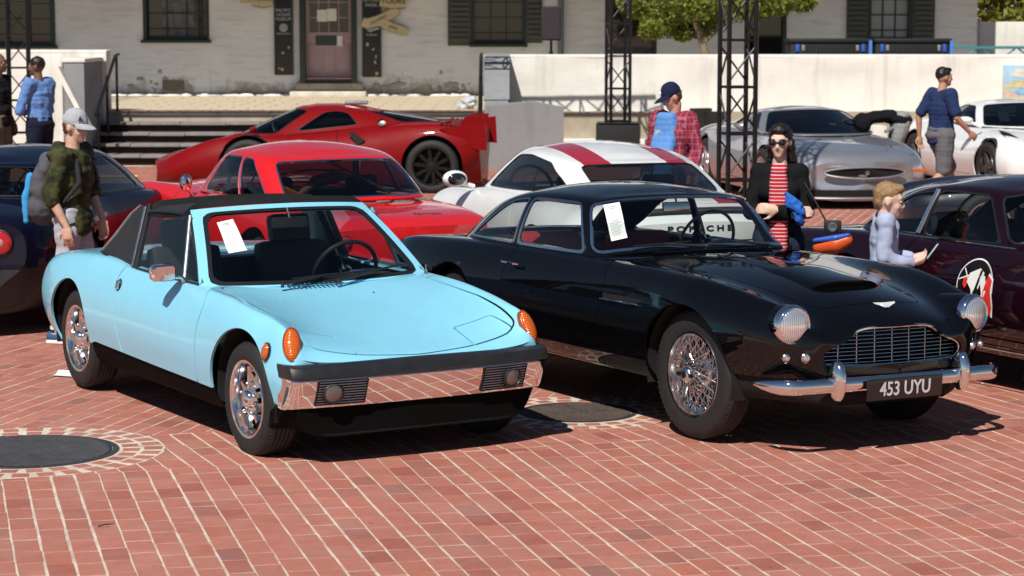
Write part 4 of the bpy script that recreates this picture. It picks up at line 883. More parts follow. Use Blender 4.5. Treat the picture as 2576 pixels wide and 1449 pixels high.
# ------------------------------------------------------------------ light blue targa sports car (front left)
def blue_targa():
    t = thing('targa_car', 'light blue mid-engined targa sports car with black roof and chrome front bumper', 'car', (-1.3592, 12.9161, .0), -1.0303)
    t.rotation_euler = (0, R(.55), -1.0303); BL = paint('light blue paint', srgb(140, 213, 240), rough=.45)
    rows = [(-1.99, [(.52, .36), (.57, .42), (.60, .50), (.59, .58), (.55, .64), (.46, .665), (.25, .675), (0, .68)]),
        (-1.95, [(.58, .32), (.63, .40), (.66, .50), (.65, .60), (.59, .675), (.49, .70), (.25, .71), (0, .715)]),
        (-1.85, [(.66, .29), (.71, .39), (.735, .51), (.72, .62), (.66, .715), (.56, .745), (.3, .76), (0, .765)]),
        (-1.6, [(.72, .27), (.765, .38), (.785, .50), (.775, .63), (.715, .755), (.61, .79), (.3, .80), (0, .805)]),
        (-1.225, [(.755, .25), (.79, .36), (.805, .48), (.79, .63), (.725, .785), (.64, .82), (.3, .83), (0, .835)]),
        (-.8, [(.76, .24), (.79, .36), (.805, .48), (.785, .64), (.72, .80), (.65, .835), (.3, .84), (0, .84)]),
        (-.4, [(.76, .24), (.79, .36), (.805, .48), (.785, .64), (.715, .785), (.67, .805), (.3, .81), (0, .81)]),
        (.1, [(.76, .24), (.79, .36), (.805, .48), (.785, .64), (.71, .78), (.67, .80), (.3, .805), (0, .805)]),
        (.55, [(.76, .24), (.785, .36), (.80, .48), (.78, .64), (.71, .79), (.66, .803), (.3, .795), (0, .79)]),
        (.8, [(.76, .25), (.785, .36), (.795, .48), (.78, .64), (.71, .795), (.635, .783), (.3, .745), (0, .735)]),
        (1.225, [(.765, .27), (.785, .37), (.795, .48), (.782, .625), (.705, .768), (.615, .725), (.3, .665), (0, .652)]),
        (1.5, [(.74, .28), (.765, .37), (.775, .46), (.762, .59), (.685, .738), (.60, .675), (.3, .607), (0, .592)]),
        (1.64, [(.72, .29), (.745, .38), (.757, .46), (.745, .57), (.688, .705), (.60, .630), (.3, .575), (0, .562)]),
        (1.72, [(.705, .30), (.732, .38), (.740, .45), (.73, .53), (.682, .648), (.60, .588), (.3, .553), (0, .543)]),
        (1.760, [(.69, .31), (.715, .36), (.722, .42), (.715, .49), (.675, .565), (.59, .545), (.3, .532), (0, .525)])]
    bow = lambda x, y, z: -.048 * np.clip((x - .9) / .9, 0, 1) * (y / .72)**2
    S = body(rows, .16, bow, capb=-.01)
    arches = [(1.225, .32, .345), (-1.225, .32, .345)]
    S = cut_arches(S, arches)
    _, S = S.split(-sdf(rpoly([(.50, -.625), (.50, .625), (-.60, .625), (-.60, -.625)], .06), S.V[:, :2]) + np.where(S.V[:, 2] < .6, -9, 0)) if False else (None, S)
    d = np.maximum(sdf(rpoly([(.52, -.63), (.52, .63), (-.60, .63), (-.60, -.63)], .06), S.V[:, :2]), .6 - S.V[:, 2]); S, _ = S.split(d)
    S.offset(-.018).obj('inner_shell', DARK, t)
    # black sill below the doors
    f = S.V[:, 2] - np.interp(S.V[:, 0], [-2, -1.6, -.8, .95, 1.5, 1.8], [.10, .10, .335, .305, .322, .322]); S, low = S.split(f - .003)
    low.offset(-.012).obj('rocker_panel', mat('black sill', (.004, .004, .004), .7, spec=.05), t, .01)
    hood = rpoly([(.60, -.60), (.60, .60), (1.2, .648), (1.62, .628), (1.66, .565), (1.70, .32), (1.725, 0), (1.70, -.32), (1.66, -.565), (1.62, -.628), (1.2, -.648)], .03)
    hd, S = cutpanel(S, hood, 'top', zmin=.5, gap=.010)
    for s in (-1, 1):
        lid = rpoly([(1.46, s * .345), (1.455, s * .57), (1.635, s * .60), (1.685, s * .56), (1.70, s * .335)], .012)
        ld, hd = cutpanel(hd, lid, 'top', zmin=.5, gap=.0075); ld.obj('headlight_lid', BL, t, .012)
    hd.obj('hood', BL, t, .012)
    rl = rpoly([(-1.20, -.56), (-1.20, .56), (-1.86, .52), (-1.86, -.52)], .03); p, S = cutpanel(S, rl, 'top', zmin=.55); p.obj('rear_lid', BL, t, .012)
    door = rpoly([(-.50, .80), (-.52, .74), (-.485, .62), (-.35, .30), (.70, .30), (.705, .60), (.725, .735), (.69, .79), (.60, .90), (-.45, .90)], .03)
    for s in (-1, 1):
        p, S = cutpanel(S, door, 'side', s, gap=.010); p.obj('door', BL, t, .012)
    S.obj('body_shell', BL, t, .014)
    wells(t, arches, .77, .23)
    # windscreen: gasket, frame, glass
    def patch(b, tp, nu=41, nv=17, sag=.012):
        u = np.linspace(-1, 1, nu); v = np.linspace(0, 1, nv); B = np.array([b(q) for q in u]); T = np.array([tp(q) for q in u]); P = B[None] * (1 - v)[:, None, None] + T[None] * v[:, None, None]
        P[..., 0] += (sag * 4 * v * (1 - v))[:, None]; P[..., 2] += (sag * 4 * v * (1 - v))[:, None]; ulen = np.mean(np.linalg.norm(P[:, 0] - P[:, -1], axis=1)); vl = np.linalg.norm(T[nu // 2] - B[nu // 2])
        w = (np.linalg.norm(P[:, 0] - P[:, -1], axis=1)[:, None] / 2) * u[None]
        UV = np.stack([w, np.repeat((v * vl)[:, None], nu, 1)], -1).reshape(-1, 2); S = Surf(P.reshape(-1, 3), UV, gridF(nv, nu, True)); S.vl = vl; return S
    W = patch(lambda u: np.array([.645 - .10 * u * u, .695 * u, .785 + .010 * u * u]), lambda u: np.array([.125 - .07 * u * u, .535 * u, 1.188 - .022 * u * u]))
    vl = W.vl; tr = lambda e, c: rpoly([(-.690 + e * 1.15, e + c), (.690 - e * 1.15, e + c), (.530 - e * .95, vl - e), (-.530 + e * .95, vl - e)], .07)
    fr, inn = W.split(sdf(tr(.042, -.030), W.UV)); fr.obj('windscreen_frame', BL, t, .03)
    gk, gl = inn.split(sdf(tr(.066, -.028), inn.UV)); gk.obj('windscreen_gasket', TRIMB, t, .012, off=.003); gl.obj('windscreen', GLASS, t, off=-.002)
    # roof panel and sails
    n, m_ = 15, 31; P = np.zeros((n, m_, 3))
    for i in range(n):
        a = i / (n - 1)
        for j in range(m_):
            u = -1 + 2 * j / (m_ - 1); hw = .545 + .03 * math.sin(math.pi * a); e = abs(u)
            P[i, j] = (.078 - .60 * a - .06 * u * u * (1 - a), hw * u, 1.186 + .006 * math.sin(math.pi * a) - .030 * a - .022 * u * u - .055 * max(0, (e - .86) / .14)**2)
    VINYL = mat('black vinyl roof', (.016, .017, .020), .72, bump=.35, bscale=220, var=.2, scale=14)
    Surf(P.reshape(-1, 3), np.zeros((n * m_, 2)), gridF(n, m_, False)).obj('roof_panel', VINYL, t, .035)
    for s in (-1, 1):
        def sail(x, z): q = (z - .80) / .36; return (x, s * (.675 - .125 * q), z)
        out = [sail(*p) for p in ((-.475, .79), (-.56, 1.135), (-.61, 1.14), (-.72, 1.08), (-.86, .945), (-.985, .845), (-.80, .815))]; inn_ = [(a, b - s * .05, c) for a, b, c in out]; k = len(out)
        mesh('sail_panel', out + inn_, [tuple(range(k)), tuple(range(k, 2 * k))[::-1]] + [(i, (i + 1) % k, k + (i + 1) % k, k + i) for i in range(k)], VINYL, t, True, 30)
        strip(t, 'sail_trim', [(a - .004, b + s * .003, c + .004) for a, b, c in out[2:6]], .006, CHROME)
        strip(t, 'sail_base_trim', [(a, b + s * .006, c - .002) for a, b, c in (out[5], out[6], out[0])], .007, TRIMB)
        g = G()
        for (z0, z1, x0, x1) in ((.79, 1.135, -.455, -.535),):
            a, b = sail(x0, z0), sail(x1, z1); g.tube([a, b], .016, 8)
        g.obj('door_post', ALU, t)
        strip(t, 'door_post_seal', [sail(-.425, .79), sail(-.50, 1.155)], .018, TRIMB)
        strip(t, 'vent_window_post', [(.275, s * .672, .79), (.12, s * .565, 1.14)], .012, ALU)
        strip(t, 'window_sill_seal', [(-.45, s * .682, .800), (.1, s * .685, .803), (.53, s * .680, .806)], .010, TRIMB)
        strip(t, 'roof_edge_seal', [(-.50, s * .553, 1.115), (-.2, s * .572, 1.135), (.03, s * .556, 1.142)], .014, TRIMB)
        mesh('vent_window', [(.285, s * .670, .80), (.50, s * .664, .81), (.13, s * .566, 1.13)], [(0, 1, 2)], GLASS, t, False)
        V_ = [(-.43, s * .676, .80), (.265, s * .672, .80), (.125, s * .568, 1.135), (-.505, s * .556, 1.13)]; mesh('door_window', V_, [(0, 1, 2, 3)], GLASS, t, False)
        strip(t, 'pillar_seal', [(.52, s * .668, .81), (.09, s * .555, 1.14)], .012, TRIMB)
    mesh('rear_window', [(-.64, -.50, .84), (-.64, .50, .84), (-.56, .46, 1.14), (-.56, -.46, 1.14)], [(0, 1, 2, 3)], GLASS, t, False)
    # bumper, rubber strip, apron
    def bumper_path(e=0.):
        P = []
        for k in range(61):
            u = -1 + 2 * k / 60; a = abs(u); y = (.758 + e) * np.sign(u) * min(1, a * 1.06) if a > .94 else (.758 + e) * u * 1.055 * .955
            x = 1.812 + e - .030 * u * u - .022 * a**5 - (.035 * max(0, (a - .93) / .07)**1.5)
            P.append((x, (.742 + e) * (u if a < .9 else np.sign(u) * (.9 + .1 * math.sin((a - .9) / .1 * math.pi / 2))), u))
        return P
    def sweep(name, prof, m, e=0., par=t):
        V = []; F = []; Pth = bumper_path(e); k = len(prof)
        for i, (x, y, u) in enumerate(Pth):
            for (dx, z) in prof: V.append((x + dx, y, z + .012 * (1 - u * u) * 0))
        for i in range(len(Pth) - 1):
            for j in range(k): F.append((i * k + j, (i + 1) * k + j, (i + 1) * k + (j + 1) % k, i * k + (j + 1) % k))
        F += [tuple(range(k)), tuple((len(Pth) - 1) * k + j for j in range(k))[::-1]]
        o = mesh(name, V, F, m, par, True, 30); bm = bmesh.new(); bm.from_mesh(o.data); bmesh.ops.recalc_face_normals(bm, faces=bm.faces); bm.to_mesh(o.data); bm.free(); return o
    bmp = sweep('front_bumper', [(-.11, .318), (-.074, .310), (-.060, .316), (-.044, .340), (-.024, .388), (-.008, .432), (-.001, .458), (-.006, .470), (-.11, .470)], CHROME)
    sweep('bumper_rubber', [(-.11, .472), (.004, .474), (.016, .480), (.013, .498), (-.004, .526), (-.03, .537), (-.11, .538)], mat('soft black rubber', (.017, .018, .020), .42, var=.2, scale=12), .006)
    sweep('front_apron', [(-.14, .318), (-.085, .314), (-.13, .27), (-.22, .20), (-.34, .155), (-.40, .18)], mat('black apron', (.003, .003, .003), .9, spec=.1), -.01)
    for s in (-1, 1):
        fg = G(); y0, y1 = .335, .60; xx = lambda y: 1.812 - .030 * (y / .742)**2 - .022 * (y / .742)**5
        tz = lambda z: -.385 * (.458 - z); q = [(xx(y) + .0035 + tz(z), s * y, z) for y in np.linspace(y0, y1, 8) for z in (.330, .456)]; F = [(2 * i, 2 * i + 2, 2 * i + 3, 2 * i + 1) for i in range(7)]
        pn = mesh('fog_light_grille', q, F, mat('grille black', (.006, .006, .006), .5), t, True); 
        for k in range(9):
            z = .340 + k * .0138; strip(pn, 'slat', [(xx(y) + .007 + tz(z), s * y, z) for y in np.linspace(y0 + .006, y1 - .006, 6)], .0024, ALU, 6)
        strip(pn, 'grille_frame', [(xx(y) + .006 + tz(z), s * y, z) for y, z in ((y0, .332), (.47, .332), (y1, .332), (y1, .455), (.47, .455), (y0, .455), (y0, .332))], .004, TRIMB, 6)
        lm = node('fog_light', t, (xx(.515) - .020, s * .515, .393), (0, R(4), s * R(8)))
        g = G(); g.lathe([(.056, -.01), (.056, .012), (.049, .018), (.046, .012)], 32, 'x'); g.obj('bezel', TRIMB, lm)
        g = G(); g.lathe([(.047, .010), (.035, .016), (.018, .019), (.0001, .020)], 32, 'x'); g.obj('lens', mat('fog lens', (.16, .14, .13), .12, metal=.4, coat=1), lm)
        # amber turn lamps on the fender tips
        lm = node('turn_lamp', t, (1.662, s * .684, .632), (0, R(60), R(s * 20)))
        g = G(); g.lathe([(.088, -.022), (.088, .0), (.082, .010), (.058, .021), (.03, .026), (.0001, .027)], 40, 'z')
        o = g.obj('lens', AMBER, lm); o.scale = (1., .50, 1.)
        g = G(); g.lathe([(.093, -.02), (.093, .004), (.088, .007)], 40, 'z'); o = g.obj('bezel', mat('amber base', (.35, .06, .01), .3, coat=1), lm); o.scale = (1., .51, 1.)
        sm = node('side_marker', t, (1.525, s * .760, .585), (R(-s * 78), 0, R(s * -6)))
        g = G(); g.lathe([(.036, -.004), (.036, .008), (.026, .018), (.0001, .021)], 24, 'z'); o = g.obj('lens', AMBER, sm); o.scale = (.8, 1.15, 1)
        g = G(); g.lathe([(.040, -.004), (.040, .006), (.036, .008)], 24, 'z'); o = g.obj('bezel', TRIMB, sm); o.scale = (.82, 1.17, 1)
        # door pull in a dished recess
        dh = node('door_handle', t, (-.455, s * .762, .705), (R(s * 14), 0, 0))
        g = G(); g.lathe([(.034, .0), (.03, -.004), (.0001, -.006)], 24, 'y'); o = g.obj('recess', TRIMB, dh); o.scale = (.85, s * -1, 1.15)
        g = G(); g.box((0, s * .012, .0), (.036, .012, .05), bev=.005); g.obj('pull', CHROME2, dh)
        g = G(); g.lathe([(.014, 0), (.012, .02), (.0001, .021)], 12, 'y'); o = g.obj('jack_plug', BLACK, t); o.location = (-.05, s * .755, .27)
    # chrome mirror on the near door
    mr = node('door_mirror', t, (.33, -.822, .860), (0, 0, R(-8))); mr.scale = (.88, .88, .86)
    g = G(); bm = [(-.075, .02), (.075, .04)]
    pts = []
    for x, k in ((.055, .86), (.045, .97), (.02, 1.), (-.035, 1.0)):
        pts.append([(x, a * k, b * k) for a, b in rpoly([(-.070, -.055), (.080, -.048), (.080, .055), (-.070, .048)], .03, 4)])
    nn = len(pts[0]); V = [p for r_ in pts for p in r_]; F = [(i * nn + j, i * nn + (j + 1) % nn, (i + 1) * nn + (j + 1) % nn, (i + 1) * nn + j) for i in range(3) for j in range(nn)] + [tuple(range(nn))[::-1]]
    g.add(V, F); g.obj('mirror_shell', CHROME, mr); mesh('mirror_glass', [(-.033, a * .96, b * .96) for a, b in rpoly([(-.070, -.055), (.080, -.048), (.080, .055), (-.070, .048)], .03, 4)], [tuple(range(nn))[::-1]], CHROME, mr, False)
    g = G(); g.tube([(-.0, .07, -.03), (-.01, .125, -.035), (-.015, .145, -.06)], [.016, .014, .02], 10); g.obj('mirror_stem', CHROME2, mr)
    # wipers, washer nozzles, badge dots
    wiper(t, (.685, .06, .788), (.60, .38, .845), (.56, .58, .862)); wiper(t, (.70, -.28, .788), (.63, .02, .832), (.61, .24, .838))
    for y in (-.42, .22): g = G(); g.lathe([(.008, 0), (.007, .012), (.0001, .014)], 10, 'z', (.80, y, .733)); g.obj('washer_nozzle', BLACK, t)
    g = G(); g.lathe([(.012, 0), (.010, .014), (.004, .03), (.003, .05), (.0001, .05)], 12, 'z', (.60, .655, .80)); g.obj('antenna_base', CHROME, t)
    g = G()
    for k in range(12): g.box((.66, -.22 + .028 * k, .793), (.05, .012, .004))
    g.obj('cowl_vent', BLACK, t, smooth=False)
    # cabin
    g = G(); g.box((0.0, 0, .20), (1.3, 1.3, .06)); g.obj('floor', DARK, t, smooth=False)
    g = G(); g.box((.44, 0, .70), (.22, 1.24, .15), bev=.04); g.box((.38, .36, .76), (.16, .42, .07), bev=.03); g.obj('dashboard', BLACK, t)
    g = G(); g.box((-.66, 0, .55), (.06, 1.2, .55)); g.obj('bulkhead', LEATHER_B, t, smooth=False)
    seat(t, -.16, -.34, LEATHER_B, hgt=.66); seat(t, -.16, .34, LEATHER_B, hgt=.66)
    for s in (-1, 1): g = G(); g.box((.05, s * .655, .55), (1.15, .02, .45)); g.obj('door_card', LEATHER_B, t, smooth=False)
    steering(t, .215, .34, .79, .195)
    g = G(); g.box((.20, 0, 1.085), (.03, .22, .065), rotm(y=-12), bev=.012); g.tube([(.205, 0, 1.11), (.17, 0, 1.165)], .008, 8); g.obj('rear_view_mirror', BLACK, t)
    CH8 = mat('polished alloy', (.80, .80, .81), rough=.10, metal=1., var=.06, scale=20)
    for x in (1.225, -1.225):
        for s in (-1, 1): wheel(t, x, s * (.735 - .085), .297, s, .297, .178, .198, 'eight', CH8)
    # tail lamps and rear bumper
    for s in (-1, 1): g = G(); g.box((-1.965, s * .50, .56), (.05, .22, .11), bev=.02); g.obj('tail_lamp', REDL, t)
    g = G(); g.box((-1.99, 0, .44), (.07, 1.24, .10), bev=.03); g.obj('rear_bumper', CHROME, t)
    return t
BLUE = blue_targa()
# ------------------------------------------------------------------ black grand tourer (front right)
AST_ROWS = [(-2.28, [(.48, .42), (.56, .47), (.60, .55), (.60, .64), (.56, .72), (.48, .735), (.26, .725), (0, .72)]),
    (-2.22, [(.56, .38), (.64, .45), (.68, .55), (.675, .67), (.62, .765), (.54, .78), (.28, .77), (0, .765)]),
    (-2.05, [(.65, .33), (.72, .43), (.755, .55), (.74, .69), (.68, .80), (.59, .815), (.3, .81), (0, .81)]),
    (-1.75, [(.72, .29), (.78, .41), (.805, .55), (.785, .70), (.71, .82), (.62, .838), (.3, .845), (0, .85)]),
    (-1.245, [(.72, .27), (.80, .40), (.835, .55), (.812, .70), (.74, .83), (.66, .86), (.3, .875), (0, .88)]),
    (-.7, [(.71, .27), (.79, .39), (.825, .54), (.805, .70), (.735, .845), (.67, .866), (.3, .885), (0, .89)]),
    (0, [(.71, .265), (.79, .385), (.822, .54), (.803, .70), (.732, .845), (.66, .866), (.3, .885), (0, .89)]),
    (.4, [(.71, .265), (.79, .385), (.822, .54), (.803, .70), (.735, .855), (.62, .878), (.3, .892), (0, .90)]),
    (.8, [(.72, .265), (.795, .385), (.825, .54), (.81, .70), (.74, .868), (.585, .862), (.3, .882), (0, .898)]),
    (1.245, [(.77, .25), (.81, .39), (.838, .56), (.825, .72), (.735, .868), (.545, .812), (.28, .845), (0, .868)]),
    (1.55, [(.745, .27), (.785, .40), (.812, .55), (.803, .70), (.70, .838), (.51, .765), (.27, .803), (0, .825)]),
    (1.75, [(.70, .30), (.745, .41), (.775, .53), (.772, .67), (.66, .802), (.485, .718), (.26, .760), (0, .782)]),
    (1.88, [(.64, .33), (.695, .43), (.73, .53), (.728, .64), (.628, .772), (.47, .675), (.255, .712), (0, .732)]),
    (1.96, [(.58, .36), (.63, .44), (.675, .52), (.675, .60), (.60, .705), (.455, .638), (.25, .672), (0, .690)]),
    (2.00, [(.52, .38), (.57, .44), (.61, .51), (.61, .575), (.55, .645), (.44, .612), (.24, .642), (0, .655)]),
    (2.02, [(.46, .40), (.50, .44), (.53, .49), (.53, .54), (.49, .585), (.41, .575), (.23, .60), (0, .61)])]
def black_gt():
    t = thing('grand_tourer_car', 'glossy black 1960s grand tourer with chrome grille and number plate 453 UYU', 'car', (.9402, 13.3392, 0), -1.0276)
    t.rotation_euler = (R(-.9), 0, -1.0276)
    BK = paint('gloss black paint', (.0025, .0025, .0032), rough=.5, var=0); BK.node_tree.nodes['Principled BSDF'].inputs['Specular IOR Level'].default_value = 0.
    bow = lambda x, y, z: -.065 * np.clip((x - 1.2) / .8, 0, 1) * (y / .65)**2
    S = body(AST_ROWS, .24, bow, it=6)
    arches = [(1.2445, .345, .372), (-1.2445, .345, .372)]; S = cut_arches(S, arches)
    # grille mouth
    half = [(0, .642), (.14, .642), (.235, .632), (.29, .605), (.35, .572), (.425, .545), (.462, .515), (.452, .475), (.41, .455), (.25, .449), (0, .447)]
    gp_ = np.array([(y, z) for y, z in half] + [(-y, z) for y, z in half[::-1][1:-1]]); gp_ = curve2(gp_, 3)
    d = np.maximum(sdf(gp_, S.V[:, 1:]), 1.80 - S.V[:, 0]); S, _ = S.split(d)
    d = np.maximum(sdf(rpoly([(.22, -.58), (.22, .58), (-1.55, .52), (-1.55, -.52)], .06), S.V[:, :2]), .6 - S.V[:, 2]); S, _ = S.split(d)
    S.offset(-.018).obj('inner_shell', DARK, t)
    hood = rpoly([(.42, -.50), (.42, .50), (.9, .50), (1.3, .44), (1.66, .39), (1.80, .33), (1.845, 0), (1.80, -.33), (1.66, -.39), (1.3, -.44), (.9, -.50)], .05)
    hd, S = cutpanel(S, hood, 'top', zmin=.6, gap=.005)
    # scoop: raised tunnel on the hood
    V = hd.V; b = np.clip(1 - (np.abs(V[:, 1]) / .215)**4, 0, 1) * np.clip((V[:, 0] - .62) / .75, 0, 1)**1.2 * np.where(V[:, 0] < 1.50, 1, 0)
    f = np.maximum(np.abs(V[:, 1]) - .205, np.maximum(1.03 - 9, V[:, 0] - 1.50)) * 0
    hd.obj('hood', BK, t, .012)
    n, m_ = 26, 25; P = np.zeros((n, m_, 3)); zc = lambda x: np.interp(x, [.4, .8, 1.245, 1.55, 1.75], [.908, .898, .868, .825, .782])
    for i in range(n):
        a = i / (n - 1); x = .55 + 1.06 * a
        for j in range(m_):
            u = -1 + 2 * j / (m_ - 1); w = .185 + .065 * a; hgt = .036 * a**1.2 * (1 - abs(u)**6); P[i, j] = (x - .035 * u * u * a, w * u, zc(x) - (.028 * (w * u / .27)**2) * (.8 + .3 * a) - .004 + hgt)
    Surf(P.reshape(-1, 3), np.zeros((n * m_, 2)), gridF(n, m_, False)).obj('hood_scoop', BK, t, .008)
    q = [tuple(P[-1, j] - np.array([.012, 0, .004])) for j in range(m_)] + [(1.598 - .035 * (1 - 2 * j / (m_ - 1))**2, P[-1, m_ - 1 - j][1], zc(1.60) - .028 * (P[-1, m_ - 1 - j][1] / .27)**2 - .004) for j in range(m_)]
    mesh('scoop_mouth', q, [tuple(range(len(q)))], mat('mouth black', (.002, .002, .002), .9), t, False)
    door = rpoly([(-.60, .86), (-.63, .74), (-.60, .55), (-.50, .28), (.41, .28), (.435, .55), (.45, .78), (.42, .86), (.34, 1.0), (-.55, 1.0)], .04)
    for s in (-1, 1): p, S = cutpanel(S, door, 'side', s, gap=.0045); p.obj('door', BK, t, .012)
    tr = rpoly([(-1.66, -.50), (-1.66, .50), (-2.20, .46), (-2.20, -.46)], .05); p, S = cutpanel(S, tr, 'top', zmin=.6); p.obj('boot_lid', BK, t, .012)
    f_ = np.maximum(S.V[:, 2] - .395, 1.60 - S.V[:, 0]); S, lo = S.split(f_); lo.offset(-.03).obj('front_valance', mat('matte black', (.004, .004, .004), .8), t, .01)
    S.obj('body_shell', BK, t, .014); wells(t, arches, .80, .24)
    # greenhouse
    base = [(.335, 0, .898), (.328, .24, .896), (.305, .42, .892), (.265, .565, .882), (.225, .645, .870), (.0, .668, .862), (-.35, .675, .860), (-.66, .675, .860), (-.95, .662, .860), (-1.25, .63, .858), (-1.50, .545, .855), (-1.64, .38, .855), (-1.70, .20, .855), (-1.71, 0, .855)]
    top = [(.04, 0, 1.196), (.035, .22, 1.192), (.02, .37, 1.185), (-.005, .47, 1.173), (-.035, .523, 1.162), (-.18, .545, 1.168), (-.42, .556, 1.170), (-.66, .555, 1.165), (-.86, .545, 1.148), (-1.03, .52, 1.118), (-1.17, .45, 1.095), (-1.25, .33, 1.092), (-1.29, .18, 1.093), (-1.30, 0, 1.093)]
    spine = [(-1.35, 1.09), (-1.15, 1.155), (-.9, 1.212), (-.6, 1.243), (-.3, 1.242), (-.08, 1.224), (.05, 1.198)]
    H = greenhouse(base, top, .02, .022, spine=spine, it=4); S = H
    gl, ring, S = win(S, H, [(-4.42, .05), (4.42, .05), (4.30, .985), (-4.30, .985)], .085, 0, .018); gl.obj('windscreen', GLASS, t, off=-.003); ring.obj('windscreen_trim', CHROME, t, .010, off=.004)
    for s in (-1, 1):
        gl, ring, S = win(S, H, [(4.66, .03), (7.05, .03), (6.93, .94), (4.72, .94)], [.03, .03, .05, .05], s, .020); gl.obj('door_window', GLASS, t, off=-.004); ring.obj('door_window_frame', CHROME2, t, .012, off=.005)
        gl, ring, S = win(S, H, [(7.14, .03), (9.45, .05), (8.55, .72), (7.9, .90), (7.06, .94)], [.02, .03, .06, .06, .03], s, .014); gl.obj('quarter_window', GLASS, t, off=-.004); ring.obj('quarter_window_frame', CHROME2, t, .010, off=.004)
    a = []
    for s in (-1, 1): gl, ring, S = win(S, H, [(10.6, .06), (14, .06), (14, .93), (10.6, .93)], .08, s, .016); a.append((gl, ring))
    merge(a[0][0], a[1][0]).obj('rear_window', GLASS, t, off=-.003); merge(a[0][1], a[1][1]).obj('rear_window_trim', CHROME, t, .008, off=.003)
    S.obj('roof', BK, t, .012)
    g = G(); 
    # grille: surround, dark box, bars
    nose = lambda y, z: 1.985 - .065 * (abs(y) / .65)**2 * 1.0 - .10 * max(0, (z - .60) / .05)**2 * .12
    gg = node('grille', t)
    strip(gg, 'grille_surround', [(nose(y, z) + .012, y, z) for y, z in list(gp_) + [gp_[0]]], .0085, CHROME)
    mesh('grille_box', [(1.83, y * 1.02, z) for y, z in gp_], [tuple(range(len(gp_)))], mat('mouth black', (.002, .002, .002), .9), gg, False)
    def span(z):
        ys = []
        for k in range(len(gp_)):
            a_, b_ = gp_[k], gp_[(k + 1) % len(gp_)]
            if (a_[1] - z) * (b_[1] - z) < 0: ys.append(a_[0] + (b_[0] - a_[0]) * (z - a_[1]) / (b_[1] - a_[1]))
        return max(ys) if ys else 0
    for k in range(9):
        z = .464 + k * .0195; w = span(z) - .004; strip(gg, 'grille_bar', [(nose(y, z) - .006, y, z) for y in np.linspace(-w, w, 13)], .0024, CHROME2, 6)
    for k in range(7):
        y = -.345 + k * .115; zs = [z for z in np.linspace(.45, .64, 40) if span(z) > abs(y) + .004]
        strip(gg, 'grille_upright', [(nose(y, z) - .012, y, z) for z in (min(zs), max(zs))], .0022, CHROME2, 6)
    # bumper: three sections with overriders
    def bpath(u): a = abs(u); return (2.045 - .05 * a * a - .20 * max(0, (a - .80) / .20)**2.0, .800 * u * (1 if a < .8 else 1 - .06 * ((a - .8) / .2)**2), .365)
    V = []; F = []; us = np.linspace(-1, 1, 61); pr = [(math.cos(q), math.sin(q)) for q in np.linspace(-1.9, 1.9, 11)]
    for u in us:
        x, y, z = bpath(u); e = bpath(min(u + .01, 1)); f0 = bpath(max(u - .01, -1)); tx, ty = e[0] - f0[0], e[1] - f0[1]; L = math.hypot(tx, ty); nx, ny = ty / L, -tx / L; k = .25 + .75 * min(1, (1 - abs(u)) / .10)**.5
        for c_, s_ in pr: V.append((x + nx * .030 * c_ * k, y + ny * .030 * c_ * k, z + .040 * s_ * k))
    m_ = len(pr)
    for i in range(len(us) - 1):
        for j in range(m_ - 1): F.append((i * m_ + j, (i + 1) * m_ + j, (i + 1) * m_ + j + 1, i * m_ + j + 1))
    mesh('front_bumper', V, F, CHROME, t)
    for s in (-1, 1):
        g = G(); y = s * .415; x0 = bpath(.415 / .80)[0]
        secs = [(.290, .030, .012), (.31, .045, .028), (.36, .062, .036), (.42, .060, .036), (.46, .046, .032), (.485, .026, .022), (.492, .006, .006)]
        V = []; F = []; nn = 16
        for z, dx, dy in secs:
            for k in range(nn): q = 2 * math.pi * k / nn; V.append((x0 + .010 + dx * math.cos(q), y + dy * math.sin(q), z))
        for i in range(len(secs) - 1):
            for k in range(nn): F.append((i * nn + k, i * nn + (k + 1) % nn, (i + 1) * nn + (k + 1) % nn, (i + 1) * nn + k))
        F += [tuple(range(nn))[::-1], tuple((len(secs) - 1) * nn + k for k in range(nn))]
        mesh('overrider', V, F, CHROME, t)
        # headlamp
        hl = node('headlamp', t, (1.90, s * .605, .668), (0, R(-2), R(s * 5)))
        g = G(); g.lathe([(.094, -.30), (.102, -.12), (.104, -.02), (.102, .0)], 40, 'x'); g.obj('nacelle', BK, hl)
        g = G(); g.lathe([(.103, -.015), (.104, .012), (.098, .030), (.089, .036), (.083, .030)], 40, 'x'); g.obj('bezel', CHROME, hl)
        g = G(); g.lathe([(.089, .026), (.07, -.03), (.04, -.06), (.0001, -.07)], 40, 'x'); g.obj('reflector', mat('lamp reflector', (.75, .77, .80), .30, metal=.55), hl)
        g = G(); g.lathe([(.084, .029), (.074, .038), (.05, .045), (.025, .048), (.0001, .049)], 40, 'x'); g.obj('lens', FLUTE, hl)
        for nm, y, r_ in (('side_lamp', .648, .018), ('turn_lamp', .555, .022)):
            o = node(nm, t, (1.955 - .01 * (y > .6) * 4, s * y, .505), (0, 0, R(s * 12))); g = G(); g.lathe([(r_ + .005, -.03), (r_ + .005, .01), (r_, .014)], 20, 'x'); g.obj('bezel', CHROME2, o)
            g = G(); g.lathe([(r_, .010), (r_ * .7, .022), (.0001, .026)], 20, 'x'); g.obj('lens', CLEARL, o)
        dh = strip(t, 'door_handle', [(-.60, s * .800, .775), (-.59, s * .828, .778), (-.50, s * .832, .778), (-.46, s * .828, .776), (-.45, s * .800, .773)], [.008, .009, .010, .009, .008], CHROME)
        # side vent with chrome strake
        o = mesh('side_vent', [(.47, s * .812, .640), (.84, s * .816, .640), (.86, s * .812, .70), (.47, s * .806, .70)], [(0, 1, 2, 3)], mat('mouth black', (.002, .002, .002), .9), t, False)
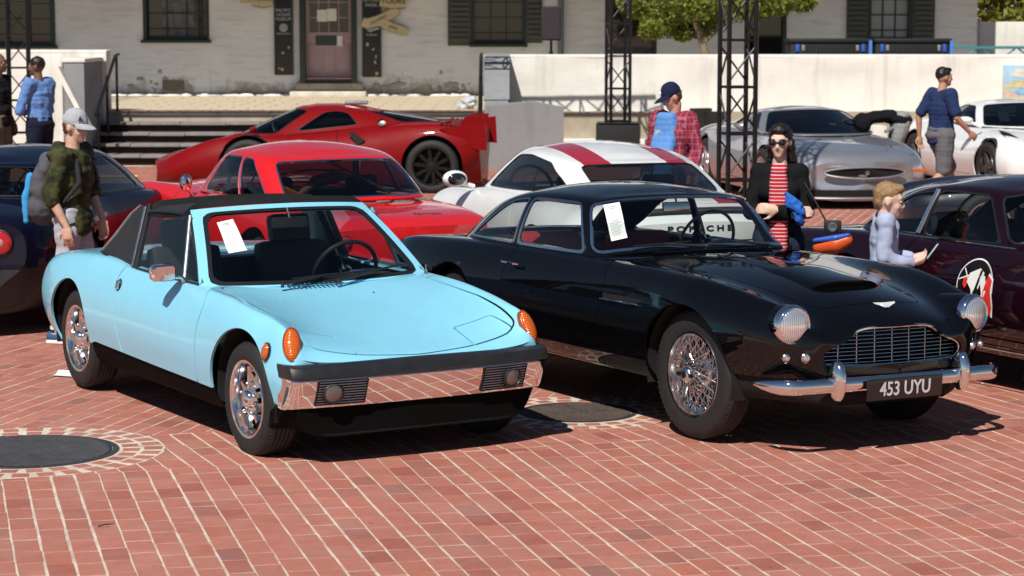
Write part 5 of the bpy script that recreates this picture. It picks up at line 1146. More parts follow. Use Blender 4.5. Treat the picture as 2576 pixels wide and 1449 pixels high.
        g = G(); g.box((.655, s * .823, .668), (.37, .014, .014), bev=.005); g.obj('strake', CHROME, o)
        # boot hinge trim / tail lamp
        g = G(); g.lathe([(.035, 0), (.03, -.02), (.0001, -.026)], 18, 'x', (-2.25, s * .56, .66)); g.obj('tail_lamp', REDL, t)
    # number plate
    g = G(); g.box((0, 0, 0), (.012, .50, .112), bev=.004); pl = g.obj('number_plate', mat('plate black', (.006, .006, .006), .35, coat=.5), t); pl.location = (2.085, -.005, .335); pl.rotation_euler = (0, R(3), 0)
    text('plate_text', '453 UYU', .102, mat('plate silver', (.62, .62, .63), .4), pl, (.0075, 0, -.002), (R(90), 0, R(90)), .001, sx=.88, bold=.0012)
    # wing badge
    bg = G(); 
    for s in (-1, 1): bg.add([(0, 0, .010), (0, s * .055, .012), (.004, s * .048, .004), (.006, s * .03, -.002), (.006, s * .012, -.010), (.006, 0, -.010)], [(0, 1, 2, 3, 4, 5)])
    bg.box((.004, 0, 0), (.006, .034, .014), bev=.002); o = bg.obj('wing_badge', mat('badge white metal', (.85, .85, .83), .25, metal=.3), t, smooth=False); o.location = (1.905, 0, .742); o.rotation_euler = (0, R(-30), 0); o.scale = (1.3, 1.35, 1.5)
    # wipers, mirror, cabin
    wiper(t, (.40, -.06, .905), (.315, -.30, .940), (.29, -.48, .930)); wiper(t, (.40, .40, .90), (.33, .18, .942), (.325, .02, .938))
    strip(t, 'screen_vent_strip', [(.40, -.42, .897), (.44, 0, .908), (.40, .42, .897)], .006, BK)
    CRIM = mat('red leather', (.34, .022, .028), .5, bump=.1, bscale=90)
    g = G(); g.box((-.55, 0, .27), (1.6, 1.30, .05)); g.obj('floor', DARK, t, smooth=False)
    g = G(); g.box((.42, 0, .56), (.03, 1.44, .56)); g.obj('firewall', DARK, t, smooth=False)
    g = G(); g.box((.06, 0, .82), (.26, 1.22, .12), bev=.04); g.obj('dashboard', BLACK, t)
    seat(t, -.52, -.34, CRIM, z=.29, hgt=.60, rest=False); seat(t, -.52, .34, CRIM, z=.27, hgt=.60, rest=False)
    g = G(); g.box((-1.15, 0, .58), (.16, 1.15, .48), rotm(y=-18), bev=.06); g.obj('rear_seat', CRIM, t)
    for s in (-1, 1): g = G(); g.box((-.2, s * .67, .60), (1.0, .02, .50)); g.obj('door_card', CRIM, t, smooth=False)
    g = G(); g.box((-1.45, 0, .835), (.45, 1.0, .02)); g.obj('parcel_shelf', BLACK, t, smooth=False)
    steering(t, -.14, .34, .90, .195, mat('wood rim', (.10, .05, .03), .35, coat=.6), tilt=20, rim=.010)
    steer = None
    g = G(); g.box((.015, .0, 1.125), (.02, .19, .058), rotm(y=-8), bev=.012); g.tube([(.02, 0, 1.15), (-.0, 0, 1.19)], .006, 8); g.obj('rear_view_mirror', CHROME2, t)
    for x in (1.2445, -1.2445):
        for s in (-1, 1): wheel(t, x, s * (.745 - .078), .340, s, .345, .162, .222, 'wire', CHROME2)
    return t
BLACKGT = black_gt()
# ------------------------------------------------------------------ cars in the second and third rows
RED_BASE = [(.40, 0, .89), (.39, .24, .89), (.36, .42, .888), (.30, .57, .886), (.24, .645, .884), (.0, .672, .882), (-.35, .68, .882), (-.68, .675, .885), (-.95, .66, .89), (-1.16, .625, .895), (-1.33, .54, .895), (-1.42, .38, .895), (-1.46, .20, .895), (-1.47, 0, .895)]
RED_TOP = [(.02, 0, 1.192), (.012, .22, 1.189), (-.01, .37, 1.183), (-.05, .47, 1.175), (-.09, .52, 1.168), (-.22, .545, 1.172), (-.40, .553, 1.174), (-.58, .550, 1.170), (-.72, .538, 1.160), (-.83, .51, 1.148), (-.92, .44, 1.145), (-.97, .32, 1.15), (-.99, .17, 1.155), (-1.0, 0, 1.155)]
def red_coupe():
    rows = [r for r in AST_ROWS]
    rows = [(-2.25, [(.50, .42), (.60, .47), (.66, .55), (.67, .64), (.64, .72), (.50, .745), (.26, .755), (0, .76)])] + [(-2.1, [(.64, .34), (.72, .44), (.75, .55), (.745, .68), (.70, .775), (.56, .80), (.3, .81), (0, .815)])] + [(x * (1 if x < .5 else 1.0), [(y, z + .05 * min(1, max(0, (x - .3) / .6)) * (q >= 3)) for q, (y, z) in enumerate(p)]) for x, p in rows if -1.9 < x < 1.7] + [(1.85, [(.66, .30), (.73, .40), (.76, .50), (.745, .64), (.62, .76), (.46, .70), (.26, .70), (0, .71)]), (2.08, [(.50, .34), (.58, .41), (.62, .48), (.61, .54), (.52, .60), (.40, .56), (.24, .56), (0, .57)])]
    PM = paint('bright red paint', srgb(214, 22, 24), rough=.4)
    RT = [(x, y, z + .035) for x, y, z in RED_TOP]
    t = gencar('red_coupe_car', 'bright red 1960s coupe seen from behind, beyond the blue car', (-1.80, 18.1, 119.5), PM, rows, [(1.2445, .345, .37), (-1.2445, .345, .37)], RED_BASE, RT,
        [(-1.02, 1.19), (-.8, 1.242), (-.5, 1.285), (-.25, 1.29), (-.05, 1.262), (.03, 1.23)], [(-4.4, .05), (4.4, .05), (4.25, .98), (-4.25, .98)],
        [('door_window', [(4.68, .04), (6.9, .04), (6.55, .94), (4.75, .94)], .03), ('quarter_window', [(7.02, .04), (8.75, .06), (8.3, .55), (7.7, .92), (6.68, .94)], .04)],
        [(9.7, .06), (14, .06), (14, .95), (9.55, .95)], [(.28, -.58), (.28, .58), (-1.30, .52), (-1.30, -.52)], ('wire', .335, .165, .215, CHROME2), zb=.18, bow=lambda x, y, z: -.07 * np.clip((x - 1.2) / .8, 0, 1) * (y / .65)**2 + .10 * np.clip((-x - 1.6) / .65, 0, 1) * (y / .7)**2,
        door=[(-.68, .86), (-.70, .6), (-.6, .28), (.45, .28), (.48, .6), (.46, .86), (.3, 1.), (-.6, 1.)], hood=[(.55, -.5), (.55, .5), (1.75, .36), (1.75, -.36)], gl=glass('green tinted glass', (.42, .48, .48)), trim=CHROME, wheel_out=.75)
    for s in (-1, 1):
        lm = node('tail_lamp', t, (-2.215 + .05, s * .52, .665)); g = G(); g.lathe([(.052, .03), (.052, -.035), (.046, -.042)], 24, 'x'); g.obj('bezel', CHROME, lm); g = G(); g.lathe([(.047, -.035), (.03, -.05), (.0001, -.055)], 24, 'x'); g.obj('lens', REDL, lm)
    g = G(); g.box((-2.285, 0, .60), (.02, .34, .12), bev=.004); g.obj('plate_recess', CHROME2, t); g = G(); g.box((-2.298, 0, .60), (.008, .31, .10)); g.obj('number_plate', BLACK, t)
    g = G(); g.tube([(-2.26 + .10 * (y / .7)**2 - .02, y, .47) for y in np.linspace(-.70, .70, 15)], .036, 8); g.obj('rear_bumper', CHROME, t)
    sc_ = text('boot_script', 'ferrari', .085, mat('dark script', (.10, .02, .02), .3, metal=.6), t, (-2.02, -.22, .84), (0, 0, R(-90)), .003); drape(t, [sc_], 2, 1)
    p, = [None]
    mr = node('door_mirror', t, (.12, .80, .955)); g = G(); g.ball((0, .0, 0), (.03, .055, .07), rot=rotm(z=10)); g.obj('mirror_shell', CHROME, mr); g = G(); g.tube([(0, -.01, -.05), (0, -.06, -.11)], .008, 8); g.obj('mirror_stem', CHROME, mr)
    # roll hoop, strap and tan seat inside
    ORG = mat('orange strap', (.85, .17, .02), .6); TAN = mat('tan leather', (.20, .085, .035), .5)
    g = G(); g.box((-.95, .44, .93), (.05, .30, .10), rotm(x=24, y=-20), bev=.02); g.obj('harness_strap', ORG, t)
    g = G(); g.tube([(-.9, .30, .90), (-.86, .14, 1.00), (-.84, -.04, 1.03), (-.83, -.16, 1.03)], [.02, .045, .05, .015], 10); g.obj('fan_blade', TAN, t)
    g = G(); g.tube([(-.80, .40, 1.06), (-.80, .16, 1.085), (-.80, -.14, 1.075)], .009, 8); g.obj('roll_bar', CHROME, t)
    g = G(); g.tube([(-.5, -.1, 1.15), (-1.15, -.35, .92)], .012, 8); g.obj('cage_brace', ALU, t)
    strip(t, 'deck_wiper', [(-1.50, -.45, .905), (-1.48, -.2, .92)], .006, CHROME2)
    return t
REDC = red_coupe()
R911 = [(-2.22, [(.60, .36), (.70, .45), (.76, .55), (.74, .65), (.64, .735), (.48, .765), (.25, .78), (0, .785)]),
    (-2.08, [(.74, .28), (.83, .42), (.875, .56), (.855, .70), (.74, .82), (.55, .865), (.28, .885), (0, .89)]),
    (-1.6, [(.80, .24), (.90, .40), (.925, .58), (.90, .74), (.78, .86), (.62, .90), (.3, .94), (0, .95)]),
    (-1.225, [(.82, .22), (.905, .40), (.925, .58), (.895, .76), (.80, .87), (.68, .91), (.3, .93), (0, .93)]),
    (-.6, [(.80, .20), (.85, .38), (.865, .58), (.84, .76), (.77, .87), (.70, .90), (.3, .90), (0, .90)]),
    (.3, [(.80, .20), (.85, .38), (.865, .58), (.84, .76), (.77, .86), (.68, .89), (.3, .90), (0, .90)]),
    (.75, [(.80, .22), (.86, .38), (.88, .56), (.86, .72), (.74, .845), (.58, .85), (.3, .85), (0, .85)]),
    (1.225, [(.82, .24), (.88, .40), (.90, .56), (.88, .70), (.72, .835), (.54, .79), (.28, .775), (0, .77)]),
    (1.6, [(.78, .24), (.84, .38), (.86, .52), (.83, .66), (.68, .77), (.5, .71), (.26, .68), (0, .675)]),
    (1.95, [(.68, .24), (.74, .36), (.75, .47), (.71, .57), (.6, .64), (.45, .60), (.24, .575), (0, .57)]),
    (2.12, [(.5, .26), (.55, .34), (.56, .42), (.53, .49), (.46, .54), (.36, .53), (.2, .52), (0, .515)])]
B911 = [(.72, 0, .86), (.70, .25, .86), (.62, .48, .87), (.50, .64, .88), (.38, .70, .885), (0, .735, .885), (-.5, .735, .89), (-1.0, .70, .91), (-1.38, .60, .93), (-1.58, .45, .93), (-1.70, .26, .93), (-1.74, 0, .93)]
T911 = [(.10, 0, 1.235), (.09, .2, 1.232), (.05, .38, 1.222), (0, .49, 1.205), (-.06, .535, 1.195), (-.25, .56, 1.20), (-.55, .56, 1.19), (-.80, .54, 1.165), (-.95, .50, 1.145), (-1.05, .38, 1.15), (-1.10, .2, 1.155), (-1.12, 0, 1.155)]
def white_911():
    PM = paint('white paint', (.86, .86, .85), rough=.4); ST = paint('red stripe paint', srgb(178, 18, 34), rough=.4)
    t = gencar('white_sports_car', 'white rear-engined sports car with two red stripes, behind the black car', (.57, 18.3, 110.5), PM, R911, [(1.225, .34, .375), (-1.225, .34, .375)], B911, T911,
        [(-1.15, 1.155), (-.9, 1.205), (-.5, 1.262), (-.2, 1.275), (0, 1.258), (.12, 1.235)], [(-3.75, .05), (3.75, .05), (3.6, .97), (-3.6, .97)],
        [('side_window', [(4.25, .05), (7.9, .10), (7.55, .50), (6.9, .88), (5.4, .95), (4.45, .90)], .05)], [(8.75, .06), (12.2, .06), (12.2, .95), (8.55, .93)],
        [(.62, -.62), (.62, .62), (-1.62, .55), (-1.62, -.55)], ('five', .335, .25, .245, mat('dark alloy', (.10, .10, .10), .35, metal=.8)), bow=lambda x, y, z: -.12 * np.clip((x - 1.2) / .9, 0, 1) * (y / .6)**2 + .10 * np.clip((-x - 1.6) / .6, 0, 1) * (y / .75)**2,
        door=[(-.55, .86), (-.60, .6), (-.5, .26), (.55, .26), (.62, .6), (.60, .87), (.4, 1.), (-.5, 1.)], stripe=(.33, .10, ST, -2.08, 2.0), seats=((-.3, .36), (-.3, -.36)))
    for s in (-1, 1):
        lm = node('tail_lamp', t); 
        V = [(-2.19 + .10 * (y / .75)**2 - .012, s * y, z) for y in np.linspace(.40, .76, 8) for z in (.665, .735)]
        mesh('lens', V, [(2 * i, 2 * i + 2, 2 * i + 3, 2 * i + 1) for i in range(7)], mat('dark red lens', (.10, .006, .012), .12, coat=1), lm)
    g = G()
    V = []; F = []; ys = np.linspace(-.62, .62, 17)
    for y in ys:
        for dx, z in ((.16, .885), (.02, .905), (-.05, .905), (-.055, .885), (.02, .86)): V.append((-2.10 + .08 * (y / .7)**2 + dx, y, z - .05 * (y / .62)**4))
    for i in range(16):
        for j in range(4): F.append((i * 5 + j, i * 5 + 5 + j, i * 5 + 6 + j, i * 5 + 1 + j))
    mesh('spoiler_lip', V, F, PM, t)
    strip(t, 'spoiler_gap', [(-2.155 + .08 * (y / .7)**2, y, .845 - .05 * (y / .62)**4) for y in ys], .012, BLACK)
    rl_ = text('rear_lettering', 'P O R S C H E', .055, mat('black lettering', (.01, .01, .01), .4), t, (-2.245, 0, .735), (R(90), 0, R(-90)), .002, sx=1.55, bold=.002); drape(t, [rl_], 0, -1, .004)
    g = G(); g.box((-2.27, 0, .55), (.012, .50, .13)); g.obj('number_plate', BLACK, t)
    mr = node('door_mirror', t, (.46, .93, .945)); g = G(); g.ball((0, 0, 0), (.070, .105, .070)); g.obj('mirror_shell', PM, mr)
    g = G(); g.ball((-.050, .0, 0), (.030, .080, .052)); g.obj('mirror_glass', mat('mirror dark', (.012, .014, .016), .08, coat=1.), mr); g = G(); g.tube([(.01, -.06, -.04), (.01, -.17, -.065)], [.022, .018], 8); g.obj('mirror_stem', PM, mr)
    return t
W911 = white_911()
def fxx():
    rows = [(-2.40, [(.70, .32), (.85, .42), (.94, .55), (.95, .68), (.90, .79), (.6, .80), (.3, .79), (0, .79)]), (-2.1, [(.85, .20), (.95, .35), (.99, .55), (.98, .74), (.88, .89), (.6, .87), (.3, .85), (0, .85)]),
        (-1.55, [(.88, .15), (.97, .35), (1.0, .55), (.97, .74), (.85, .90), (.62, .90), (.3, .91), (0, .92)]), (-.7, [(.86, .12), (.91, .30), (.94, .50), (.89, .67), (.76, .80), (.6, .85), (.3, .90), (0, .92)]),
        (.2, [(.86, .12), (.90, .28), (.92, .45), (.88, .60), (.78, .72), (.6, .76), (.3, .78), (0, .79)]), (.9, [(.86, .12), (.92, .30), (.94, .45), (.90, .60), (.78, .74), (.55, .72), (.3, .71), (0, .72)]),
        (1.15, [(.88, .14), (.95, .30), (.97, .45), (.92, .60), (.78, .74), (.52, .66), (.28, .645), (0, .66)]), (1.8, [(.82, .12), (.90, .25), (.92, .38), (.86, .50), (.72, .60), (.45, .53), (.25, .54), (0, .56)]),
        (2.2, [(.70, .12), (.78, .20), (.80, .28), (.74, .36), (.60, .44), (.38, .43), (.22, .45), (0, .46)]), (2.38, [(.5, .14), (.55, .20), (.55, .25), (.5, .30), (.42, .34), (.3, .36), (.18, .38), (0, .385)])]
    base = [(1.25, 0, .73), (1.2, .2, .73), (1.05, .4, .73), (.8, .55, .735), (.55, .62, .745), (.2, .66, .77), (-.3, .66, .82), (-.8, .58, .87), (-1.2, .48, .90), (-1.45, .34, .90), (-1.58, .18, .90), (-1.62, 0, .90)]
    top = [(.42, 0, 1.10), (.40, .15, 1.095), (.34, .28, 1.085), (.24, .36, 1.07), (.14, .40, 1.06), (-.05, .42, 1.07), (-.25, .41, 1.07), (-.42, .37, 1.06), (-.55, .32, 1.05), (-.64, .24, 1.05), (-.68, .12, 1.05), (-.70, 0, 1.05)]
    PM = paint('shade-darkened red paint', srgb(124, 2, 5), rough=.55); WH = paint('pale stripe paint', (.55, .50, .46), rough=.45)  # red base colour darkened in place of tree shade on the car
    PM.node_tree.nodes['Principled BSDF'].inputs['Coat Weight'].default_value = .35; PM.node_tree.nodes['Principled BSDF'].inputs['Specular IOR Level'].default_value = .15
    t = gencar('red_track_car', 'low shade-darkened red mid-engined track car with rear fins, parked before the steps', (-2.58, 30.6, 176.5), PM, rmod(rows, 1., 1., .925), [(.82, .35, .385), (-1.60, .36, .40)], [(x - .16, y, z) for x, y, z in base], [(x - .16, y, z) for x, y, z in top], [(-.88, 1.05), (-.56, 1.11), (-.26, 1.135), (.04, 1.13), (.29, 1.10)],
        [(-3.55, .04), (3.55, .04), (3.3, .96), (-3.3, .96)], [('side_window', [(4.3, .10), (6.35, .16), (6.15, .80), (5.6, .93), (4.75, .90)], .06)], [(7.6, .08), (12.2, .08), (12.2, .96), (7.7, .94)],
        [(.90, -.45), (.90, .45), (-1.5, .40), (-1.5, -.40)], ('ten', .345, .30, .25, mat('black alloy', (.012, .012, .012), .4, metal=.5)), zb=.09, gl=glass('black car glass', (.10, .11, .12)),
        bow=lambda x, y, z: -.35 * np.clip((x - 1.2) / 1.2, 0, 1)**1.5 * (y / .9)**2, door=[(-.35, .80), (-.30, .3), (.75, .3), (.85, .7), (.5, .8), (.2, 1.)], seats=((-.2, .32), (-.2, -.32)), stripe=(0., .10, WH, 1.05, 2.3), hoodz=.3)
    for s in (-1, 1):
        g = G(); g.prism([(-1.70, .84), (-2.05, .90), (-2.30, .93), (-2.32, .56), (-2.16, .58)], s * .955 - .02, s * .955 + .02, 'y'); g.obj('rear_fin', PM, t)
        g = G(); g.prism([(-1.90, .86), (-2.00, .98), (-2.24, .99), (-2.24, .95), (-2.14, .84)], s * .44 - .015, s * .44 + .015, 'y'); g.obj('rear_winglet', PM, t)
        g = G(); g.lathe([(.055, .02), (.05, -.01), (.0001, -.014)], 20, 'y'); o = g.obj('fuel_cap', mat('dark alloy', (.10, .10, .10), .35, metal=.8), t); o.location = (-.92, s * .70, .90); o.rotation_euler = (R(s * 35), 0, 0); 
        g = G(); g.prism([(-.72, .68), (-.60, .78), (-.50, .80), (-.62, .62)], s * .90 - .02, s * .90 + .025, 'y'); g.obj('side_intake', BLACK, t)
        g = G(); g.ball((.75, s * .86, .82), (.05, .10, .04)); g.obj('door_mirror', PM, t)
        g = G(); g.prism([(1.66, .30), (1.80, .33), (1.76, .22), (1.62, .18)], s * .70, s * .80, 'y'); g.obj('nose_duct', BLACK, t)
        for k in range(6): g = G(); g.box((-1.72 - .06 * k, s * .80, .905 - .006 * k), (.025, .22, .012)); g.obj('vent_slot', BLACK, t, smooth=False)
    g = G(); g.box((-.50, 0, 1.145), (.30, .20, .05), bev=.02); g.obj('roof_intake', ALU, t)
    return t
FXX = fxx()
RXJ = [(2.44, [(.50, .20), (.60, .28), (.64, .36), (.64, .44), (.58, .52), (.45, .55), (.25, .56), (0, .565)]), (2.36, [(.68, .16), (.78, .26), (.82, .36), (.81, .46), (.72, .56), (.55, .60), (.3, .61), (0, .615)]),
    (2.1, [(.82, .13), (.92, .25), (.95, .38), (.93, .50), (.82, .63), (.6, .67), (.3, .68), (0, .685)]), (1.7, [(.88, .13), (.96, .28), (.99, .42), (.96, .56), (.82, .71), (.6, .735), (.3, .745), (0, .75)]),
    (1.32, [(.90, .14), (.98, .30), (1.0, .45), (.96, .60), (.80, .765), (.6, .785), (.3, .79), (0, .79)]), (.8, [(.90, .14), (.95, .30), (.97, .45), (.93, .60), (.80, .76), (.64, .82), (.3, .84), (0, .84)]),
    (0, [(.90, .14), (.95, .30), (.97, .46), (.92, .62), (.80, .77), (.68, .83), (.3, .85), (0, .85)]), (-1.32, [(.90, .14), (.98, .32), (1.0, .50), (.96, .68), (.84, .83), (.65, .88), (.3, .90), (0, .90)]),
    (-2.1, [(.85, .20), (.93, .36), (.95, .52), (.90, .66), (.78, .77), (.6, .80), (.3, .81), (0, .81)]), (-2.4, [(.70, .30), (.78, .40), (.80, .50), (.77, .60), (.68, .68), (.5, .70), (.3, .71), (0, .71)])]
BXJ = [(1.25, 0, .83), (1.2, .3, .83), (1.05, .52, .83), (.8, .66, .83), (.6, .72, .83), (.2, .76, .84), (-.3, .76, .85), (-.8, .70, .88), (-1.2, .58, .90), (-1.5, .42, .90), (-1.65, .22, .9), (-1.7, 0, .9)]
TXJ = [(.35, 0, 1.12), (.33, .2, 1.115), (.26, .36, 1.105), (.16, .46, 1.09), (.06, .5, 1.08), (-.12, .52, 1.085), (-.35, .51, 1.085), (-.6, .47, 1.07), (-.8, .4, 1.05), (-.95, .3, 1.05), (-1.02, .15, 1.05), (-1.05, 0, 1.05)]
SXJ = [(-1.06, 1.05), (-.6, 1.11), (-.2, 1.145), (.1, 1.14), (.36, 1.12)]
BOWX = lambda x, y, z: -.26 * np.clip((x - 1.2) / 1.2, 0, 1)**1.5 * (y / .8)**2
def oval(t, nm, c, a, b, m, x=0., n=28, th=.0, par=None):
    return mesh(nm, [(x(a * math.cos(q), b * math.sin(q)) if callable(x) else x, c[0] + a * math.cos(q), c[1] + b * math.sin(q)) for q in np.linspace(0, 2 * math.pi, n, endpoint=False)], [tuple(range(n))], m, par or t, False)
def silver_super():
    PM = paint('silver metallic paint', (.40, .41, .44), metal=.6, rough=.36)
    t = gencar('silver_supercar', 'long low silver supercar with oval grille, nose towards the camera', (3.76, 29.4, -79.5), PM, RXJ, [(1.32, .34, .37), (-1.32, .35, .38)], BXJ, TXJ, SXJ, [(-3.75, .03), (3.75, .03), (3.6, .97), (-3.6, .97)],
        [('side_window', [(4.35, .08), (7.1, .12), (6.7, .80), (6.0, .93), (4.6, .9)], .06)], [(8.2, .08), (12.2, .08), (12.2, .95), (8.2, .93)], [(1.08, -.55), (1.08, .55), (-1.4, .45), (-1.4, -.45)], ('five', .335, .26, .235, ALU), zb=.10, bow=BOWX, gl=glass('black car glass', (.10, .11, .12)),
        lids=(('headlight_cover', 1.92, .64, .19, .13),), hood=[(1.35, -.48), (1.35, .48), (2.10, .40), (2.20, 0), (2.10, -.40)], door=[(-.5, .80), (-.45, .25), (.75, .25), (.85, .6), (.75, .78), (.3, 1.), (-.4, 1.)], seats=((-.1, .36), (-.1, -.36)))
    fx = lambda y, z: 2.485 - .26 * (abs(y) / .8)**2 - .20 * max(0, z - .42)
    gr = oval(t, 'grille', (0, .435), .50, .065, mat('mouth black', (.002, .002, .002), .9), x=lambda a, b: fx(a, .435 + b) + .012)
    strip(gr, 'grille_lip', [(fx(.50 * math.cos(q), .435 + .065 * math.sin(q)) + .008, .50 * math.cos(q), .435 + .066 * math.sin(q)) for q in np.linspace(0, 2 * math.pi, 41)], .012, PM)
    g = G(); g.lathe([(.030, .0), (.024, .012), (.0001, .014)], 16, 'x'); o = g.obj('badge', ALU, gr); o.location = (2.50, 0, .435)
    V = [(fx(y, .2) + .02, y, z) for y in np.linspace(-.74, .74, 17) for z in (.155, .235)]; mesh('lower_intake', V, [(2 * i, 2 * i + 2, 2 * i + 3, 2 * i + 1) for i in range(16)], mat('mouth black', (.002, .002, .002), .9), t)
    strip(t, 'splitter', [(fx(y, .2) + .035, y, .135) for y in np.linspace(-.80, .80, 17)], .014, PM)
    for s in (-1, 1):
        a = node('headlight_cover', t); pts = [(1.95 + .20 * math.cos(q), s * (.66 + .15 * math.sin(q))) for q in np.linspace(0, 2 * math.pi, 33)]
        zr = lambda x, y: float(np.interp(x, [1.32, 1.7, 2.1, 2.36], [.765, .70, .63, .56]) - .55 * max(0, abs(y) - .72)**1.4 + .035 * (1 - abs(abs(y) - .6)))
        zz = []
        lid = mesh('lid_seam', [(0, 0, 0)], [], BLACK, a); bpy.data.objects.remove(lid)
        g = G(); g.box((2.30, s * .72, .445), (.02, .14, .045), rotm(z=s * -34), bev=.01); g.obj('turn_lamp', AMBER, t)
        g = G(); g.ball((.80, s * 1.02, .93), (.07, .11, .05)); g.tube([(.85, s * .80, .84), (.82, s * .95, .91)], .02, 8); g.obj('door_mirror', PM, t)
        bpy.data.objects.remove(a)
    return t
SILVER = silver_super()
# flush lamp covers cut out of the silver car's shell
def cut_lids(car, pm, cx, cy, ax, ay):
    pass
def white_458():
    PM = paint('white paint', (.86, .86, .85), rough=.4)
    rows = rmod(RXJ, .97, 1.04, .94)
    sc = lambda L, fx=.94: [(x * fx, y * .97, z * 1.045) for x, y, z in L]
    t = gencar('white_supercar', 'white mid-engined sports car with dark slanted headlamps by the mural, cut off by the frame', (6.72, 30.5, -79), PM, rows, [(1.28, .35, .385), (-1.28, .36, .39)], sc(BXJ), sc(TXJ), [(x * .94, z * 1.045) for x, z in SXJ], [(-3.75, .03), (3.75, .03), (3.6, .97), (-3.6, .97)],
        [('side_window', [(4.35, .08), (7.1, .12), (6.7, .80), (6.0, .93), (4.6, .9)], .06)], [(8.2, .08), (12.2, .08), (12.2, .95), (8.2, .93)], [(1.0, -.55), (1.0, .55), (-1.3, .45), (-1.3, -.45)], ('five', .345, .26, .25, mat('dark alloy', (.10, .10, .10), .35, metal=.8)), zb=.12, bow=BOWX, gl=glass('black car glass', (.10, .11, .12)),
        door=[(-.5, .82), (-.45, .25), (.70, .25), (.80, .6), (.7, .80), (.3, 1.), (-.4, 1.)], seats=((-.1, .36), (-.1, -.36)))
    for s in (-1, 1):
        q = [(1.20, .74, .835), (1.38, .66, .80), (1.72, .60, .715), (1.98, .62, .60), (1.90, .72, .60), (1.55, .76, .73)]
        o = mesh('headlamp', [(x, s * y, z + .012) for x, y, z in q], [tuple(range(6)) if s > 0 else tuple(range(6))[::-1]], mat('headlamp black', (.01, .01, .012), .15, coat=1), t, False)
        g = G(); g.box((1.86, s * .83, .52), (.14, .02, .03), rotm(z=s * -30)); g.obj('side_marker', REDL, t)
        g = G(); g.ball((.74, s * 1.0, .95), (.07, .11, .05)); g.tube([(.80, s * .80, .86), (.76, s * .94, .93)], .02, 8); g.obj('door_mirror', PM, t)
    V = [(2.27 - .26 * (y / .8)**2, y, z) for y in np.linspace(-.62, .62, 13) for z in (.20, .36)]; mesh('front_intake', V, [(2 * i, 2 * i + 2, 2 * i + 3, 2 * i + 1) for i in range(12)], mat('mouth black', (.002, .002, .002), .9), t)
    g = G(); g.box((.30, -.28, .98), (.005, .15, .17), rotm(y=-40)); g.obj('windscreen_card', PAPER, t, smooth=False)
    return t
W458 = white_458()
def blue_coupe():
    PM = paint('dark blue metallic paint', srgb(6, 9, 34), metal=.1, rough=.5); PM.node_tree.nodes['Principled BSDF'].inputs['Coat Weight'].default_value = .5; PM.node_tree.nodes['Principled BSDF'].inputs['Specular IOR Level'].default_value = .1
    rows = [(x, p) for x, p in R911 if x > -2.0]; rows = [(-2.22, [(.60, .36), (.72, .45), (.80, .55), (.80, .68), (.74, .79), (.5, .82), (.25, .83), (0, .835)]), (-2.06, [(.74, .28), (.85, .42), (.89, .56), (.87, .70), (.78, .83), (.56, .86), (.28, .87), (0, .875)])] + rows
    base = [(.78, 0, .86), (.76, .25, .86), (.68, .48, .87), (.55, .64, .88), (.42, .70, .885), (0, .735, .885), (-.4, .735, .89), (-.75, .71, .90), (-1.05, .65, .91), (-1.25, .50, .915), (-1.35, .28, .92), (-1.38, 0, .92)]
    t = gencar('dark_blue_coupe_car', 'dark blue coupe with round red tail lamp, cut off at the left edge', (-3.72, 18.0, 78), PM, rows, [(1.25, .34, .375), (-1.25, .34, .375)], base, T911, [(-1.15, 1.155), (-.9, 1.205), (-.5, 1.255), (-.2, 1.265), (0, 1.25), (.12, 1.235)],
        [(-3.75, .05), (3.75, .05), (3.6, .97), (-3.6, .97)], [('door_window', [(4.25, .05), (6.6, .06), (6.45, .92), (4.6, .92)], .04), ('quarter_window', [(6.75, .06), (7.9, .10), (7.4, .7), (6.6, .9)], .04)], [(8.5, .06), (12.2, .06), (12.2, .95), (8.45, .93)],
        [(.66, -.62), (.66, .62), (-1.25, .55), (-1.25, -.55)], ('five', .33, .24, .235, ALU), bow=lambda x, y, z: -.12 * np.clip((x - 1.2) / .9, 0, 1) * (y / .6)**2 + .08 * np.clip((-x - 1.6) / .6, 0, 1) * (y / .75)**2, low=.50,
        door=[(-.5, .86), (-.55, .6), (-.45, .26), (.6, .26), (.66, .6), (.62, .87), (.4, 1.), (-.45, 1.)], gl=GLASSD)
    for s in (-1, 1):
        for y in (.62, .40):
            lm = node('tail_lamp', t, (-2.20 + .05 * (y > .5), s * y, .68), (0, 0, R(-s * 12 * (y > .5)))); g = G(); g.lathe([(.092, .03), (.092, -.028), (.084, -.034)], 28, 'x'); g.obj('bezel', BLACK, lm); g = G(); g.lathe([(.085, -.026), (.06, -.04), (.0001, -.046)], 28, 'x'); g.obj('lens', REDL, lm)
            g = G(); g.lathe([(.03, -.042), (.02, -.05), (.0001, -.052)], 16, 'x'); g.obj('reverse_lens', mat('pink lens', (.55, .25, .25), .15, coat=1), lm)
    g = G(); g.box((-2.23, 0, .55), (.05, 1.2, .16), bev=.02); g.obj('rear_panel', BLACK, t)
    g = G(); g.box((.45, -.40, .965), (.03, .42, .012), rotm(y=-25, z=18)); g.obj('yellow_wiper_card', mat('yellow card', (.70, .42, .06), .6), t)
    return t
BLUEC = blue_coupe()
